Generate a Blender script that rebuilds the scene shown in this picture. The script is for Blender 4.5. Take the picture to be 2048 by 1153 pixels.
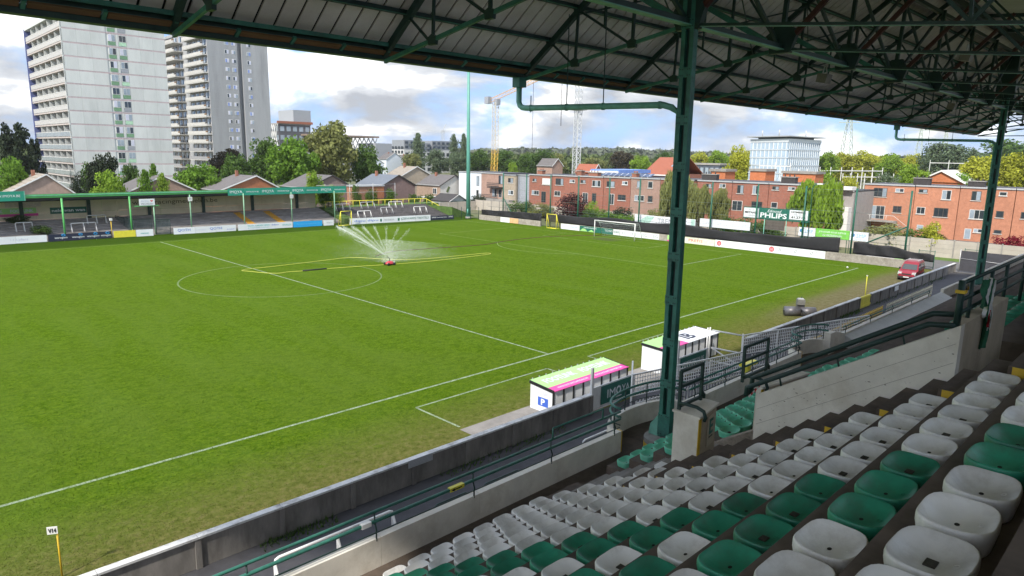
import bpy, math, random
from math import sin, cos, pi, radians, sqrt, atan2
from mathutils import Vector, Matrix, Euler
import numpy as np
random.seed(7); RNG = np.random.default_rng(11)
for o in list(bpy.data.objects): bpy.data.objects.remove(o)
scene = bpy.context.scene
COL = scene.collection
# ---------------------------------------------------------------- camera, sky, sun, exposure
cam_d = bpy.data.cameras.new('camera'); cam = bpy.data.objects.new('camera', cam_d); COL.objects.link(cam)
cam_d.sensor_fit = 'HORIZONTAL'; cam_d.sensor_width = 36.0
cam_d.lens = 36.0 * 1378.78 / 2048; cam_d.clip_start = 0.1; cam_d.clip_end = 6000
YAW, PIT, ROL = 0.780644, 0.190816, 0.016662
f = Vector((sin(YAW)*cos(PIT), cos(YAW)*cos(PIT), -sin(PIT))); r = Vector((cos(YAW), -sin(YAW), 0)); u = r.cross(f)
rr = r*cos(ROL) + u*sin(ROL); uu = -r*sin(ROL) + u*cos(ROL)
cam.matrix_world = Matrix(((rr.x, uu.x, -f.x, -30.10), (rr.y, uu.y, -f.y, -27.13), (rr.z, uu.z, -f.z, 11.876), (0, 0, 0, 1)))
scene.camera = cam
SUN_AZ = Vector((-0.95, -0.31)); SUN_EL = radians(44)
world = bpy.data.worlds.new('World'); scene.world = world; world.use_nodes = True
W = world.node_tree; W.nodes.clear()
def wn(t, **k):
    n = W.nodes.new(t)
    for a, b in k.items(): setattr(n, a, b)
    return n
wl = W.links.new
w_out = wn('ShaderNodeOutputWorld'); w_bg = wn('ShaderNodeBackground'); w_bg.inputs['Strength'].default_value = 0.15
sky = wn('ShaderNodeTexSky'); sky.sky_type = 'NISHITA'; sky.sun_disc = False
sky.sun_elevation = SUN_EL; sky.sun_rotation = atan2(SUN_AZ.x, SUN_AZ.y); sky.altitude = 20; sky.air_density = 1.0; sky.dust_density = 1.2; sky.ozone_density = 1.6
tc = wn('ShaderNodeTexCoord'); sep = wn('ShaderNodeSeparateXYZ'); wl(tc.outputs['Generated'], sep.inputs[0])
def wmath(op, a, b=None, clamp=False):
    n = wn('ShaderNodeMath', operation=op); n.use_clamp = clamp
    for k, v in enumerate((a, b)):
        if v is None: continue
        if isinstance(v, (int, float)): n.inputs[k].default_value = v
        else: wl(v, n.inputs[k])
    return n.outputs[0]
cmb = wn('ShaderNodeMapping'); cmb.inputs['Scale'].default_value = (1, 1, 2.3); wl(tc.outputs['Generated'], cmb.inputs['Vector'])
def cloud_noise(off, scale, det):
    add = wn('ShaderNodeVectorMath', operation='ADD'); wl(cmb.outputs[0], add.inputs[0]); add.inputs[1].default_value = off
    n = wn('ShaderNodeTexNoise'); n.inputs['Scale'].default_value = scale; n.inputs['Detail'].default_value = det
    n.inputs['Roughness'].default_value = 0.55; n.inputs['Distortion'].default_value = 0.25
    wl(add.outputs[0], n.inputs['Vector']); return n.outputs['Fac']
def wramp(src, stops):
    n = wn('ShaderNodeValToRGB'); wl(src, n.inputs[0]); e = n.color_ramp.elements
    while len(e) < len(stops): e.new(0.5)
    for k, (p, c) in enumerate(stops): e[k].position = p; e[k].color = (*c, 1)
    return n.outputs['Color']
CO = (5.1, 0.9, 1.3)
n0 = cloud_noise(CO, 3.6, 8); n1 = cloud_noise((CO[0]-0.03, CO[1]-0.012, CO[2]+0.10), 3.6, 6)
cover = wramp(n0, [(0.425, (0, 0, 0)), (0.53, (1, 1, 1))])
light = wmath('SUBTRACT', n0, n1); thick = wmath('MULTIPLY', n0, -0.55)
tone = wmath('ADD', wmath('MULTIPLY', light, 1.9), wmath('ADD', thick, 0.78))
ccol = wramp(tone, [(0.36, (1.42, 1.50, 1.64)), (0.50, (2.2, 2.28, 2.4)), (0.63, (4.6, 4.5, 4.32))])
wmix = wn('ShaderNodeMix', data_type='RGBA'); wl(cover, wmix.inputs['Factor'])
skyb = wn('ShaderNodeMix', data_type='RGBA'); skyb.inputs['Factor'].default_value = 0.86; wl(sky.outputs['Color'], skyb.inputs['A']); skyb.inputs['B'].default_value = (0.72, 1.45, 2.9, 1)
wl(skyb.outputs['Result'], wmix.inputs['A']); wl(ccol, wmix.inputs['B'])
wl(wmix.outputs['Result'], w_bg.inputs['Color']); wl(w_bg.outputs[0], w_out.inputs['Surface'])
sun_d = bpy.data.lights.new('sun', 'SUN'); sun_o = bpy.data.objects.new('sun', sun_d); COL.objects.link(sun_o)
sun_d.energy = 2.1; sun_d.angle = radians(2.5); sun_d.color = (1.0, 0.94, 0.84)
sdir = Vector((SUN_AZ.x*cos(SUN_EL), SUN_AZ.y*cos(SUN_EL), sin(SUN_EL)*SUN_AZ.length)).normalized()
sun_o.rotation_euler = sdir.to_track_quat('Z', 'Y').to_euler(); sun_o.location = (-60, -60, 80)
scene.render.engine = 'CYCLES'
vs = scene.view_settings; vs.view_transform = 'Standard'; vs.look = 'None'; vs.gamma = 1; vs.use_curve_mapping = False; vs.exposure = 1.40
# ---------------------------------------------------------------- materials
MATS = {}
def mat(name, col, rough=0.8, var=0.18, scale=3.0, bump=0.0, metal=0.0, stain=None, stain_amt=0.5, stain_scale=0.7, stretch=(1, 1, 1), alpha=1.0, emit=None, trans=0.0, isl=0.0, spec=None, orand=0.06):
    if name in MATS: return MATS[name]
    m = bpy.data.materials.new(name); m.use_nodes = True; N = m.node_tree; L = N.links.new
    b = N.nodes['Principled BSDF']; b.inputs['Roughness'].default_value = rough; b.inputs['Metallic'].default_value = metal
    if spec is not None: b.inputs['Specular IOR Level'].default_value = spec
    g = N.nodes.new('ShaderNodeNewGeometry'); mp = N.nodes.new('ShaderNodeMapping'); mp.inputs['Scale'].default_value = stretch; L(g.outputs['Position'], mp.inputs['Vector'])
    nz = N.nodes.new('ShaderNodeTexNoise'); nz.inputs['Scale'].default_value = scale; nz.inputs['Detail'].default_value = 5; nz.inputs['Roughness'].default_value = 0.65; L(mp.outputs[0], nz.inputs['Vector'])
    rp = N.nodes.new('ShaderNodeValToRGB'); L(nz.outputs['Fac'], rp.inputs[0])
    e = rp.color_ramp.elements; e[0].position = 0.3; e[1].position = 0.72
    e[0].color = (*[max(0, c*(1-var)) for c in col], 1); e[1].color = (*[min(1, c*(1+var)) for c in col], 1)
    out = rp.outputs['Color']
    if stain:
        n2 = N.nodes.new('ShaderNodeTexNoise'); n2.inputs['Scale'].default_value = stain_scale; n2.inputs['Detail'].default_value = 8; n2.inputs['Roughness'].default_value = 0.7; L(mp.outputs[0], n2.inputs['Vector'])
        r2 = N.nodes.new('ShaderNodeValToRGB'); r2.color_ramp.elements[0].position = 0.48; r2.color_ramp.elements[1].position = 0.66
        r2.color_ramp.elements[1].color = (stain_amt,)*3 + (1,); L(n2.outputs['Fac'], r2.inputs[0])
        mx = N.nodes.new('ShaderNodeMix'); mx.data_type = 'RGBA'; L(r2.outputs['Color'], mx.inputs['Factor']); L(out, mx.inputs['A']); mx.inputs['B'].default_value = (*stain, 1); out = mx.outputs['Result']
    if isl:
        hs = N.nodes.new('ShaderNodeHueSaturation'); mr = N.nodes.new('ShaderNodeMapRange'); L(g.outputs['Random Per Island'], mr.inputs['Value'])
        mr.inputs['To Min'].default_value = 1-isl; mr.inputs['To Max'].default_value = 1+isl; L(mr.outputs[0], hs.inputs['Value']); L(out, hs.inputs['Color']); out = hs.outputs['Color']
    if orand:
        oi = N.nodes.new('ShaderNodeObjectInfo'); h2 = N.nodes.new('ShaderNodeHueSaturation'); m2 = N.nodes.new('ShaderNodeMapRange'); L(oi.outputs['Random'], m2.inputs['Value'])
        m2.inputs['To Min'].default_value = 1-orand; m2.inputs['To Max'].default_value = 1+orand; L(m2.outputs[0], h2.inputs['Value']); L(out, h2.inputs['Color']); out = h2.outputs['Color']
    L(out, b.inputs['Base Color'])
    if bump:
        bp = N.nodes.new('ShaderNodeBump'); bp.inputs['Strength'].default_value = bump; bp.inputs['Distance'].default_value = 0.03; L(nz.outputs['Fac'], bp.inputs['Height']); L(bp.outputs[0], b.inputs['Normal'])
    if alpha < 1: b.inputs['Alpha'].default_value = alpha
    if trans:
        tr = N.nodes.new('ShaderNodeBsdfTranslucent'); L(out, tr.inputs['Color']); ms = N.nodes.new('ShaderNodeMixShader'); ms.inputs[0].default_value = trans
        L(b.outputs[0], ms.inputs[1]); L(tr.outputs[0], ms.inputs[2]); L(ms.outputs[0], N.nodes['Material Output'].inputs['Surface'])
    MATS[name] = m; return m
# ---------------------------------------------------------------- mesh helpers
class MB:
    def __init__(s): s.v = []; s.f = []
    def add(s, vs, fs):
        k = len(s.v); s.v += [tuple(p) for p in vs]; s.f += [tuple(i+k for i in q) for q in fs]; return s
    def box(s, x0, x1, y0, y1, z0, z1):
        return s.add([(x0,y0,z0),(x1,y0,z0),(x1,y1,z0),(x0,y1,z0),(x0,y0,z1),(x1,y0,z1),(x1,y1,z1),(x0,y1,z1)], [(0,3,2,1),(4,5,6,7),(0,1,5,4),(1,2,6,5),(2,3,7,6),(3,0,4,7)])
    def bar(s, p, q, w, h=None, up=(0, 0, 1)):
        h = h or w; p = Vector(p); q = Vector(q); d = (q-p).normalized(); U = Vector(up)
        if abs(d.dot(U)) > 0.98: U = Vector((0, 1, 0))
        a = d.cross(U).normalized()*(w/2); b = a.cross(d).normalized()*(h/2)
        vs = [p-a-b, p+a-b, p+a+b, p-a+b, q-a-b, q+a-b, q+a+b, q-a+b]
        return s.add(vs, [(0,1,2,3),(7,6,5,4),(4,5,1,0),(5,6,2,1),(6,7,3,2),(7,4,0,3)])
    def tube(s, pts, rad, n=8, close=False, cap=True):
        pts = [Vector(p) for p in pts]; k = len(s.v); m = len(pts); ref = None
        rads = rad if isinstance(rad, (list, tuple)) else [rad]*m
        for i, p in enumerate(pts):
            if close: d = pts[(i+1) % m]-pts[i-1]
            else: d = pts[min(i+1, m-1)]-pts[max(i-1, 0)]
            d.normalize(); U = Vector((0, 0, 1)) if abs(d.z) < 0.95 else Vector((0, 1, 0))
            if ref is not None: U = ref
            a = d.cross(U)
            if a.length < 1e-4: a = d.cross(Vector((1, 0, 0)))
            a.normalize(); b = a.cross(d); ref = b
            for j in range(n):
                t = 2*pi*j/n; s.v.append(tuple(p+(a*cos(t)+b*sin(t))*rads[i]))
        mm = m if close else m-1
        for i in range(mm):
            for j in range(n):
                A = k+i*n; B = k+((i+1) % m)*n; s.f.append((A+j, A+(j+1) % n, B+(j+1) % n, B+j))
        if cap and not close: s.f.append(tuple(k+j for j in range(n))[::-1]); s.f.append(tuple(k+(m-1)*n+j for j in range(n)))
        return s
    def prism(s, poly, axis, a, b):
        def P(u, v, w): return {'x': (w, u, v), 'y': (u, w, v), 'z': (u, v, w)}[axis]
        n = len(poly); vs = [P(u, v, a) for u, v in poly]+[P(u, v, b) for u, v in poly]
        return s.add(vs, [tuple(range(n))[::-1], tuple(range(n, 2*n))]+[(i, (i+1) % n, n+(i+1) % n, n+i) for i in range(n)])
    def grid(s, P, nu, nv):
        k = len(s.v)
        for i in range(nu+1):
            for j in range(nv+1): s.v.append(tuple(P(i/nu, j/nv)))
        for i in range(nu):
            for j in range(nv):
                a = k+i*(nv+1)+j; s.f.append((a, a+1, a+nv+2, a+nv+1))
        return s
    def mesh(s, name, m, smooth=False):
        me = bpy.data.meshes.new(name); me.from_pydata(s.v, [], s.f); me.validate(); me.update()
        import bmesh
        bm = bmesh.new(); bm.from_mesh(me); bmesh.ops.recalc_face_normals(bm, faces=bm.faces); bm.to_mesh(me); bm.free()
        if m: me.materials.append(m)
        if smooth:
            me.polygons.foreach_set('use_smooth', [True]*len(me.polygons))
        return me
    def build(s, name, m, parent=None, smooth=False): return obj(name, s.mesh(name, m, smooth), parent)
WT = {}
def obj(name, me, parent=None, loc=(0, 0, 0), rot=(0, 0, 0), scale=(1, 1, 1), local=False):
    o = bpy.data.objects.new(name, me); COL.objects.link(o); o.location = loc; o.rotation_euler = rot; o.scale = scale
    M = Matrix.LocRotScale(Vector(loc), Euler(rot), Vector(scale))
    if parent is not None:
        o.parent = parent
        if not local: o.matrix_parent_inverse = WT[parent.name].inverted()
        else: M = WT[parent.name] @ M
    WT[o.name] = M; return o
def tag(o, label=None, cat=None, group=None, kind=None):
    if label: o['label'] = label
    if cat: o['category'] = cat
    if group: o['group'] = group
    if kind: o['kind'] = kind
    return o
def thing(name, label, cat, loc=(0, 0, 0), group=None, rot=(0, 0, 0)):
    return tag(obj(name, None, None, loc, rot), label, cat, group)
CUBES = {}
def cube(name, x0, x1, y0, y1, z0, z1, m, parent=None, rz=0.0, rx=0.0, ry=0.0):
    if m.name not in CUBES: CUBES[m.name] = MB().box(-.5, .5, -.5, .5, -.5, .5).mesh('box_'+m.name, m)
    return obj(name, CUBES[m.name], parent, ((x0+x1)/2, (y0+y1)/2, (z0+z1)/2), (rx, ry, rz), (abs(x1-x0), abs(y1-y0), abs(z1-z0)))
BARS = {}
def bar(name, p, q, w, h, m, parent=None):
    p = Vector(p); q = Vector(q); d = q-p
    if m.name not in CUBES: CUBES[m.name] = MB().box(-.5, .5, -.5, .5, -.5, .5).mesh('box_'+m.name, m)
    U = Vector((0, 0, 1)) if abs(d.normalized().z) < 0.98 else Vector((0, 1, 0))
    x = d.normalized(); y = U.cross(x).normalized(); z = x.cross(y)
    R = Matrix((x, y, z)).transposed()
    return obj(name, CUBES[m.name], parent, tuple((p+q)/2), tuple(R.to_euler()), (d.length, w, h))
def tube(name, pts, rad, m, parent=None, n=8, close=False): return MB().tube(pts, rad, n, close).build(name, m, parent, True)
FACE = {'-y': (pi/2, 0, 0), '-x': (pi/2, 0, -pi/2), '+z': (0, 0, 0), '+x': (pi/2, 0, pi/2)}
TXT = {}
def text(s, loc, face, h, w, m, parent, name='lettering', shear=0.0, rot=None, bold=0.0):
    key = (s, round(h, 3), round(w or 0, 3), m.name, shear, bold)
    if key not in TXT:
        c = bpy.data.curves.new('lettering', 'FONT'); c.body = s; c.align_x = 'CENTER'; c.align_y = 'CENTER'; c.size = 1; c.extrude = 0.003; c.shear = shear; c.offset = bold; c.resolution_u = 2
        t = bpy.data.objects.new('t', c); COL.objects.link(t); bpy.context.view_layer.update()
        me = bpy.data.meshes.new_from_object(t); bpy.data.objects.remove(t); bpy.data.curves.remove(c)
        n = len(me.vertices)
        if n:
            co = np.empty(n*3); me.vertices.foreach_get('co', co); co = co.reshape(-1, 3)
            lo, hi = co.min(0), co.max(0); ctr = (lo+hi)/2; sy = h/max(1e-3, hi[1]-lo[1]); sx = (w/max(1e-3, hi[0]-lo[0])) if w else sy
            co[:, 0] = (co[:, 0]-ctr[0])*sx; co[:, 1] = (co[:, 1]-ctr[1])*sy; me.vertices.foreach_set('co', co.ravel()); me.update()
        me.materials.clear(); me.materials.append(m); TXT[key] = me
    return obj(name, TXT[key], parent, loc, rot or FACE[face])
ORD = ['zeroth', 'first', 'second', 'third', 'fourth', 'fifth', 'sixth', 'seventh', 'eighth', 'ninth', 'tenth', 'eleventh', 'twelfth', 'thirteenth', 'fourteenth', 'fifteenth', 'sixteenth', 'seventeenth', 'eighteenth', 'nineteenth', 'twentieth', 'twenty-first', 'twenty-second', 'twenty-third', 'twenty-fourth', 'twenty-fifth', 'twenty-sixth', 'twenty-seventh', 'twenty-eighth', 'twenty-ninth', 'thirtieth']
# palette
white = mat('white_paint', (0.74, 0.74, 0.73), 0.55, 0.06, 2.0, stain=(0.45, 0.45, 0.43), stain_amt=0.25)
white_hoard = mat('white_hoarding', (0.76, 0.79, 0.83), 0.5, 0.04, 1.0)
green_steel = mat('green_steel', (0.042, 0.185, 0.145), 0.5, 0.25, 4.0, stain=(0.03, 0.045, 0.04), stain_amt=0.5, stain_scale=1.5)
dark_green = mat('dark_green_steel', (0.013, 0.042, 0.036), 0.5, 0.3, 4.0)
pale_green_steel = mat('pale_green_steel', (0.17, 0.42, 0.33), 0.5, 0.25, 3.0)
mast_green = mat('mast_green', (0.12, 0.36, 0.30), 0.45, 0.1, 2.0)
yellow = mat('yellow_paint', (0.72, 0.47, 0.03), 0.55, 0.15, 3.0, stain=(0.3, 0.2, 0.05), stain_amt=0.4, stain_scale=3)
lemon = mat('lemon_paint', (0.78, 0.70, 0.06), 0.5, 0.1, 3.0)
black = mat('black', (0.012, 0.012, 0.014), 0.6, 0.2, 3.0)
blackfab = mat('black_fabric', (0.014, 0.014, 0.017), 0.75, 0.3, 2.0)
banner_green = mat('banner_green', (0.020, 0.27, 0.19), 0.5, 0.06, 1.0)
board_green = mat('board_green', (0.015, 0.13, 0.095), 0.45, 0.06, 1.0)
lime = mat('lime', (0.36, 0.68, 0.23), 0.5, 0.06, 1.0)
pink = mat('pink', (0.66, 0.06, 0.30), 0.5, 0.06, 1.0)
blue = mat('sky_blue_board', (0.02, 0.36, 0.80), 0.5, 0.05, 1.0)
navy = mat('navy', (0.018, 0.022, 0.05), 0.5, 0.1, 1.0)
royal = mat('royal_blue', (0.05, 0.13, 0.55), 0.5, 0.05, 1.0)
teal = mat('teal_print', (0.04, 0.42, 0.42), 0.5, 0.05, 1.0)
red = mat('red_print', (0.65, 0.03, 0.04), 0.5, 0.05, 1.0)
grey_print = mat('grey_print', (0.32, 0.34, 0.38), 0.5, 0.05, 1.0)
pale_lilac = mat('pale_lilac', (0.60, 0.62, 0.74), 0.5, 0.04, 1.0)
glass = mat('window_glass', (0.035, 0.045, 0.055), 0.08, 0.25, 0.35, spec=0.8)
glass_pale = mat('pale_glass', (0.30, 0.36, 0.42), 0.15, 0.25, 0.5, spec=0.8)
concrete = mat('concrete', (0.30, 0.285, 0.265), 0.9, 0.18, 2.5, 0.25, stain=(0.16, 0.15, 0.14), stain_amt=0.6)
dark_conc = mat('weathered_concrete', (0.21, 0.195, 0.18), 0.92, 0.25, 2.2, 0.4, stain=(0.085, 0.078, 0.07), stain_amt=0.6, stain_scale=1.6, stretch=(1.0, 1.0, 0.3))
galv = mat('galvanised', (0.50, 0.51, 0.52), 0.45, 0.1, 4.0, metal=0.3)
# ---------------------------------------------------------------- ground, pitch, paths
def grass_mat():
    m = bpy.data.materials.new('pitch_grass'); m.use_nodes = True; N = m.node_tree; L = N.links.new; b = N.nodes['Principled BSDF']; b.inputs['Roughness'].default_value = 0.9; b.inputs['Specular IOR Level'].default_value = 0.0
    g = N.nodes.new('ShaderNodeNewGeometry')
    def noise(sc, det, st=(1, 1, 1), rot=0.0):
        mp = N.nodes.new('ShaderNodeMapping'); mp.inputs['Scale'].default_value = st; mp.inputs['Rotation'].default_value = (0, 0, rot); L(g.outputs['Position'], mp.inputs[0])
        n = N.nodes.new('ShaderNodeTexNoise'); n.inputs['Scale'].default_value = sc; n.inputs['Detail'].default_value = det; n.inputs['Roughness'].default_value = 0.7; L(mp.outputs[0], n.inputs['Vector']); return n.outputs['Fac']
    def ramp(src, stops):
        r = N.nodes.new('ShaderNodeValToRGB'); L(src, r.inputs[0]); e = r.color_ramp.elements
        while len(e) < len(stops): e.new(0.5)
        for k, (p, c) in enumerate(stops): e[k].position = p; e[k].color = (*c, 1)
        return r.outputs['Color']
    def mix(fac, a, bb, typ='MIX'):
        x = N.nodes.new('ShaderNodeMix'); x.data_type = 'RGBA'; x.blend_type = typ
        if isinstance(fac, float): x.inputs['Factor'].default_value = fac
        else: L(fac, x.inputs['Factor'])
        for k, v in (('A', a), ('B', bb)):
            if isinstance(v, tuple): x.inputs[k].default_value = (*v, 1)
            else: L(v, x.inputs[k])
        return x.outputs['Result']
    def mth(op, a, b2=0.0):
        n = N.nodes.new('ShaderNodeMath'); n.operation = op; n.use_clamp = op in ('MULTIPLY',)
        for k, v in enumerate((a, b2)):
            if isinstance(v, (int, float)): n.inputs[k].default_value = v
            else: L(v, n.inputs[k])
        return n.outputs[0]
    def mrange(v, a, b2, c=0.0, d=1.0):
        n = N.nodes.new('ShaderNodeMapRange'); L(v, n.inputs['Value'])
        for k, x in zip(('From Min', 'From Max', 'To Min', 'To Max'), (a, b2, c, d)): n.inputs[k].default_value = x
        return n.outputs[0]
    sx = N.nodes.new('ShaderNodeSeparateXYZ'); L(g.outputs['Position'], sx.inputs[0]); X, Y = sx.outputs['X'], sx.outputs['Y']
    fine = noise(7.0, 7, (1.0, 1.7, 1), 0.5); mid = noise(0.55, 6); big = noise(0.085, 4)
    base = ramp(fine, [(0.30, (0.022, 0.050, 0.002)), (0.5, (0.072, 0.128, 0.008)), (0.70, (0.142, 0.208, 0.018))])
    base = mix(ramp(mid, [(0.40, (0, 0, 0)), (0.70, (0.45, 0.45, 0.45))]), base, (0.098, 0.158, 0.019))
    base = mix(ramp(noise(1.7, 5, (1, 1.5, 1), 0.6), [(0.44, (0, 0, 0)), (0.66, (0.7, 0.7, 0.7))]), base, (0.028, 0.074, 0.003))
    base = mix(ramp(noise(3.4, 4, (1, 1.4, 1), 0.2), [(0.50, (0, 0, 0)), (0.70, (0.6, 0.6, 0.6))]), base, (0.120, 0.190, 0.012))
    base = mix(ramp(noise(0.30, 4, (1, 0.16, 1), 0.42), [(0.44, (0, 0, 0)), (0.62, (0.28, 0.28, 0.28))]), base, (0.105, 0.165, 0.026))
    base = mix(ramp(big, [(0.42, (0, 0, 0)), (0.66, (0.40, 0.40, 0.40))]), base, (0.085, 0.128, 0.018))
    # worn strip along the near wall
    edge = mrange(Y, 1.0, -6.0); wear = mth('ADD', edge, mth('SUBTRACT', mth('MULTIPLY', noise(0.8, 8), 2.6), 1.3))
    wearc = ramp(noise(3.2, 8), [(0.30, (0.058, 0.062, 0.018)), (0.48, (0.112, 0.112, 0.034)), (0.62, (0.165, 0.140, 0.060)), (0.78, (0.165, 0.138, 0.088))])
    base = mix(ramp(wear, [(0.05, (0, 0, 0)), (0.75, (0.92, 0.92, 0.92))]), base, wearc)
    # bare wheel track towards the car
    tx = mth('MULTIPLY', mrange(X, 14.0, 26.0), mrange(X, 62.0, 48.0)); ty = mth('MULTIPLY', mrange(Y, -2.2, -4.2), 1.0)
    trk = mth('MULTIPLY', tx, mth('ADD', mth('MULTIPLY', ty, 1.0), mth('MULTIPLY', mth('SUBTRACT', noise(0.9, 6), 0.62), 3.0)))
    base = mix(ramp(trk, [(0.35, (0, 0, 0)), (1.0, (0.62, 0.62, 0.62))]), base, ramp(noise(2.0, 7), [(0.35, (0.11, 0.088, 0.05)), (0.65, (0.175, 0.15, 0.11))]))
    gx = mth('ABSOLUTE', mth('SUBTRACT', X, 50.0)); gy = mth('ABSOLUTE', mth('SUBTRACT', Y, 34.5)); gm = mth('MULTIPLY', mrange(gx, 2.2, 0.6), mrange(gy, 3.0, 1.0))
    base = mix(mth('MULTIPLY', gm, 0.6), base, (0.08, 0.075, 0.05))
    # grass coloured darker beyond the far touchline
    far = mrange(Y, 68.2, 70.0)
    base = mix(mth('MULTIPLY', far, 0.75), base, (0.024, 0.052, 0.006))
    L(base, b.inputs['Base Color'])
    bp = N.nodes.new('ShaderNodeBump'); bp.inputs['Strength'].default_value = 0.55; bp.inputs['Distance'].default_value = 0.06; L(fine, bp.inputs['Height']); L(bp.outputs[0], b.inputs['Normal'])
    return m
ground_m = mat('rough_ground', (0.10, 0.115, 0.045), 0.95, 0.4, 0.08, stain=(0.16, 0.14, 0.10), stain_amt=0.6, stain_scale=0.05)
asphalt = mat('asphalt', (0.052, 0.052, 0.060), 0.85, 0.25, 1.4, 0.2, stain=(0.085, 0.084, 0.09), stain_amt=0.45, stain_scale=0.8)
tag(MB().grid(lambda a, b: (-2500+6500*a, -2000+6000*b, -0.03), 2, 2).build('ground', ground_m), kind='structure')
pitch = tag(MB().grid(lambda a, b: (-90+147*a, -8+85.5*b, 0.0), 30, 18).build('pitch_turf', grass_mat()), kind='structure')
tag(MB().grid(lambda a, b: (-60+117*a, -17-(-9)*b, -0.006), 2, 1).build('walkway', asphalt), kind='structure')
tag(MB().grid(lambda a, b: (57.2+40*a, -17+21.5*b, -0.004), 2, 1).build('driveway', mat('driveway_asphalt', (0.12, 0.115, 0.115), 0.9, 0.2, 1.0)), kind='structure')
linem = mat('line_paint', (0.23, 0.29, 0.19), 0.8, 0.35, 3.0, stain=(0.10, 0.17, 0.04), stain_amt=0.85, stain_scale=1.6)
faded = mat('faded_line_paint', (0.135, 0.20, 0.065), 0.8, 0.3, 2.0, stain=(0.06, 0.12, 0.015), stain_amt=0.9, stain_scale=0.9)
def pline(name, p, q, m, w=0.12):
    p = Vector((*p, 0)); q = Vector((*q, 0)); d = (q-p).normalized(); a = Vector((-d.y, d.x, 0))*w/2; z = Vector((0, 0, 0.005)); n = 8
    b = MB(); k = [(p+(q-p)*i/n) for i in range(n+1)]
    b.v = [tuple(c+a+z) for c in k]+[tuple(c-a+z) for c in k]; b.f = [(i, i+1, n+2+i, n+1+i) for i in range(n)]
    return b.build(name, m, pitch)
def parc(name, c, r, a0, a1, m, w=0.12, n=72):
    b = MB(); b.grid(lambda s, t: (c[0]+(r-w/2+w*t)*cos(a0+(a1-a0)*s), c[1]+(r-w/2+w*t)*sin(a0+(a1-a0)*s), 0.005), n, 1)
    return b.build(name, m, pitch)
HL, PW = 51.6, 68.46; GY = PW/2
pline('touchline', (-75, 0), (HL, 0), linem, 0.16); pline('touchline', (-75, PW), (HL, PW), faded)
pline('halfway_line', (0, 0.1), (0, PW), linem, 0.14); parc('centre_circle', (0, GY), 9.15, 0, 2*pi, faded, 0.14)
pline('goal_line', (HL, 0), (HL, PW), faded)
pline('penalty_area_line', (HL, GY-20.16), (HL-16.5, GY-20.16), linem); pline('penalty_area_line', (HL-16.5, GY-20.16), (HL-16.5, GY+20.16), faded); pline('penalty_area_line', (HL-16.5, GY+20.16), (HL, GY+20.16), faded)
pline('goal_area_line', (HL, GY-9.16), (HL-5.5, GY-9.16), faded); pline('goal_area_line', (HL-5.5, GY-9.16), (HL-5.5, GY+9.16), faded); pline('goal_area_line', (HL-5.5, GY+9.16), (HL, GY+9.16), faded)
parc('penalty_arc', (HL-11, GY), 9.15, pi-0.925, pi+0.925, faded, 0.12, 24)
pline('technical_area_line', (-11.4, -1.9), (-2.2, -1.9), linem); pline('technical_area_line', (-11.4, -1.9), (-11.4, -5.1), linem); pline('technical_area_line', (-2.2, -1.9), (-2.25, -4.2), linem)
pline('technical_area_line', (1.45, -1.9), (11, -1.9), linem); pline('technical_area_line', (1.45, -1.9), (1.5, -3.9), linem)
tag(MB().grid(lambda a, b: (-11.6+17.5*a, -7.9+2.55*b, 0.012), 2, 1).build('dugout_paving', mat('paving', (0.24, 0.225, 0.21), 0.9, 0.2, 1.5, 0.2)), kind='structure')
# blades standing proud of the turf where it is close enough to read
def tufts():
    R = np.random.default_rng(21); n = 280000
    x = -30+75*R.beta(1.0, 1.9, n); y = -7.7+46*R.beta(1.0, 2.3, n); keep = (y > -7.7) & ~((x > -11.8) & (x < 6.2) & (y < -5.2)); x = x[keep]; y = y[keep]; n = len(x)
    h = 0.018+0.030*R.random(n); a = R.random(n)*6.283; w = 0.006+0.008*R.random(n); lean = 0.045*R.normal(size=(n, 2))
    V = np.zeros((n, 3, 3)); V[:, 0, 0] = x-w*np.cos(a); V[:, 0, 1] = y-w*np.sin(a); V[:, 1, 0] = x+w*np.cos(a); V[:, 1, 1] = y+w*np.sin(a); V[:, 2, 0] = x+lean[:, 0]; V[:, 2, 1] = y+lean[:, 1]; V[:, 2, 2] = h
    me = bpy.data.meshes.new('grass_tufts'); me.vertices.add(3*n); me.vertices.foreach_set('co', V.ravel()); me.loops.add(3*n); me.loops.foreach_set('vertex_index', np.arange(3*n)); me.polygons.add(n); me.polygons.foreach_set('loop_start', np.arange(0, 3*n, 3)); me.polygons.foreach_set('loop_total', np.full(n, 3)); me.update()
    me.materials.append(pitch.data.materials[0]); tag(obj('grass_tufts', me), 'short green grass blades over the near half of the pitch', 'grass', kind='stuff')
tufts()
# ---------------------------------------------------------------- main stand: terraces, walls, seats
tread_m = mat('terrace_concrete', (0.115, 0.088, 0.070), 0.93, 0.28, 3.0, 0.3, stain=(0.055, 0.043, 0.036), stain_amt=0.7, stain_scale=1.2)
step_m = mat('step_concrete', (0.27, 0.255, 0.235), 0.92, 0.25, 5.0, 0.35, stain=(0.15, 0.125, 0.10), stain_amt=0.6, stain_scale=2.0, stretch=(0.4, 1, 1))
wallw = mat('whitewashed_concrete', (0.79, 0.745, 0.66), 0.85, 0.10, 1.5, 0.3, stain=(0.50, 0.44, 0.35), stain_amt=0.5, stain_scale=1.1)
chip_m = mat('bare_chip', (0.16, 0.12, 0.085), 0.95, 0.3, 8.0)
def sy(n): return -25.8212+0.6128*(n-1)
def sz(n): return 9.6027-0.4098*(n-1)+0.0018*(n-1)**2
def tz(n): return sz(n)-0.07
XE, XW = -36.0, 38.0
stand = thing('grandstand', 'concrete main grandstand with brown terraces and whitewashed parapet under the truss roof', 'grandstand', (-20, -24, 0))
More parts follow.
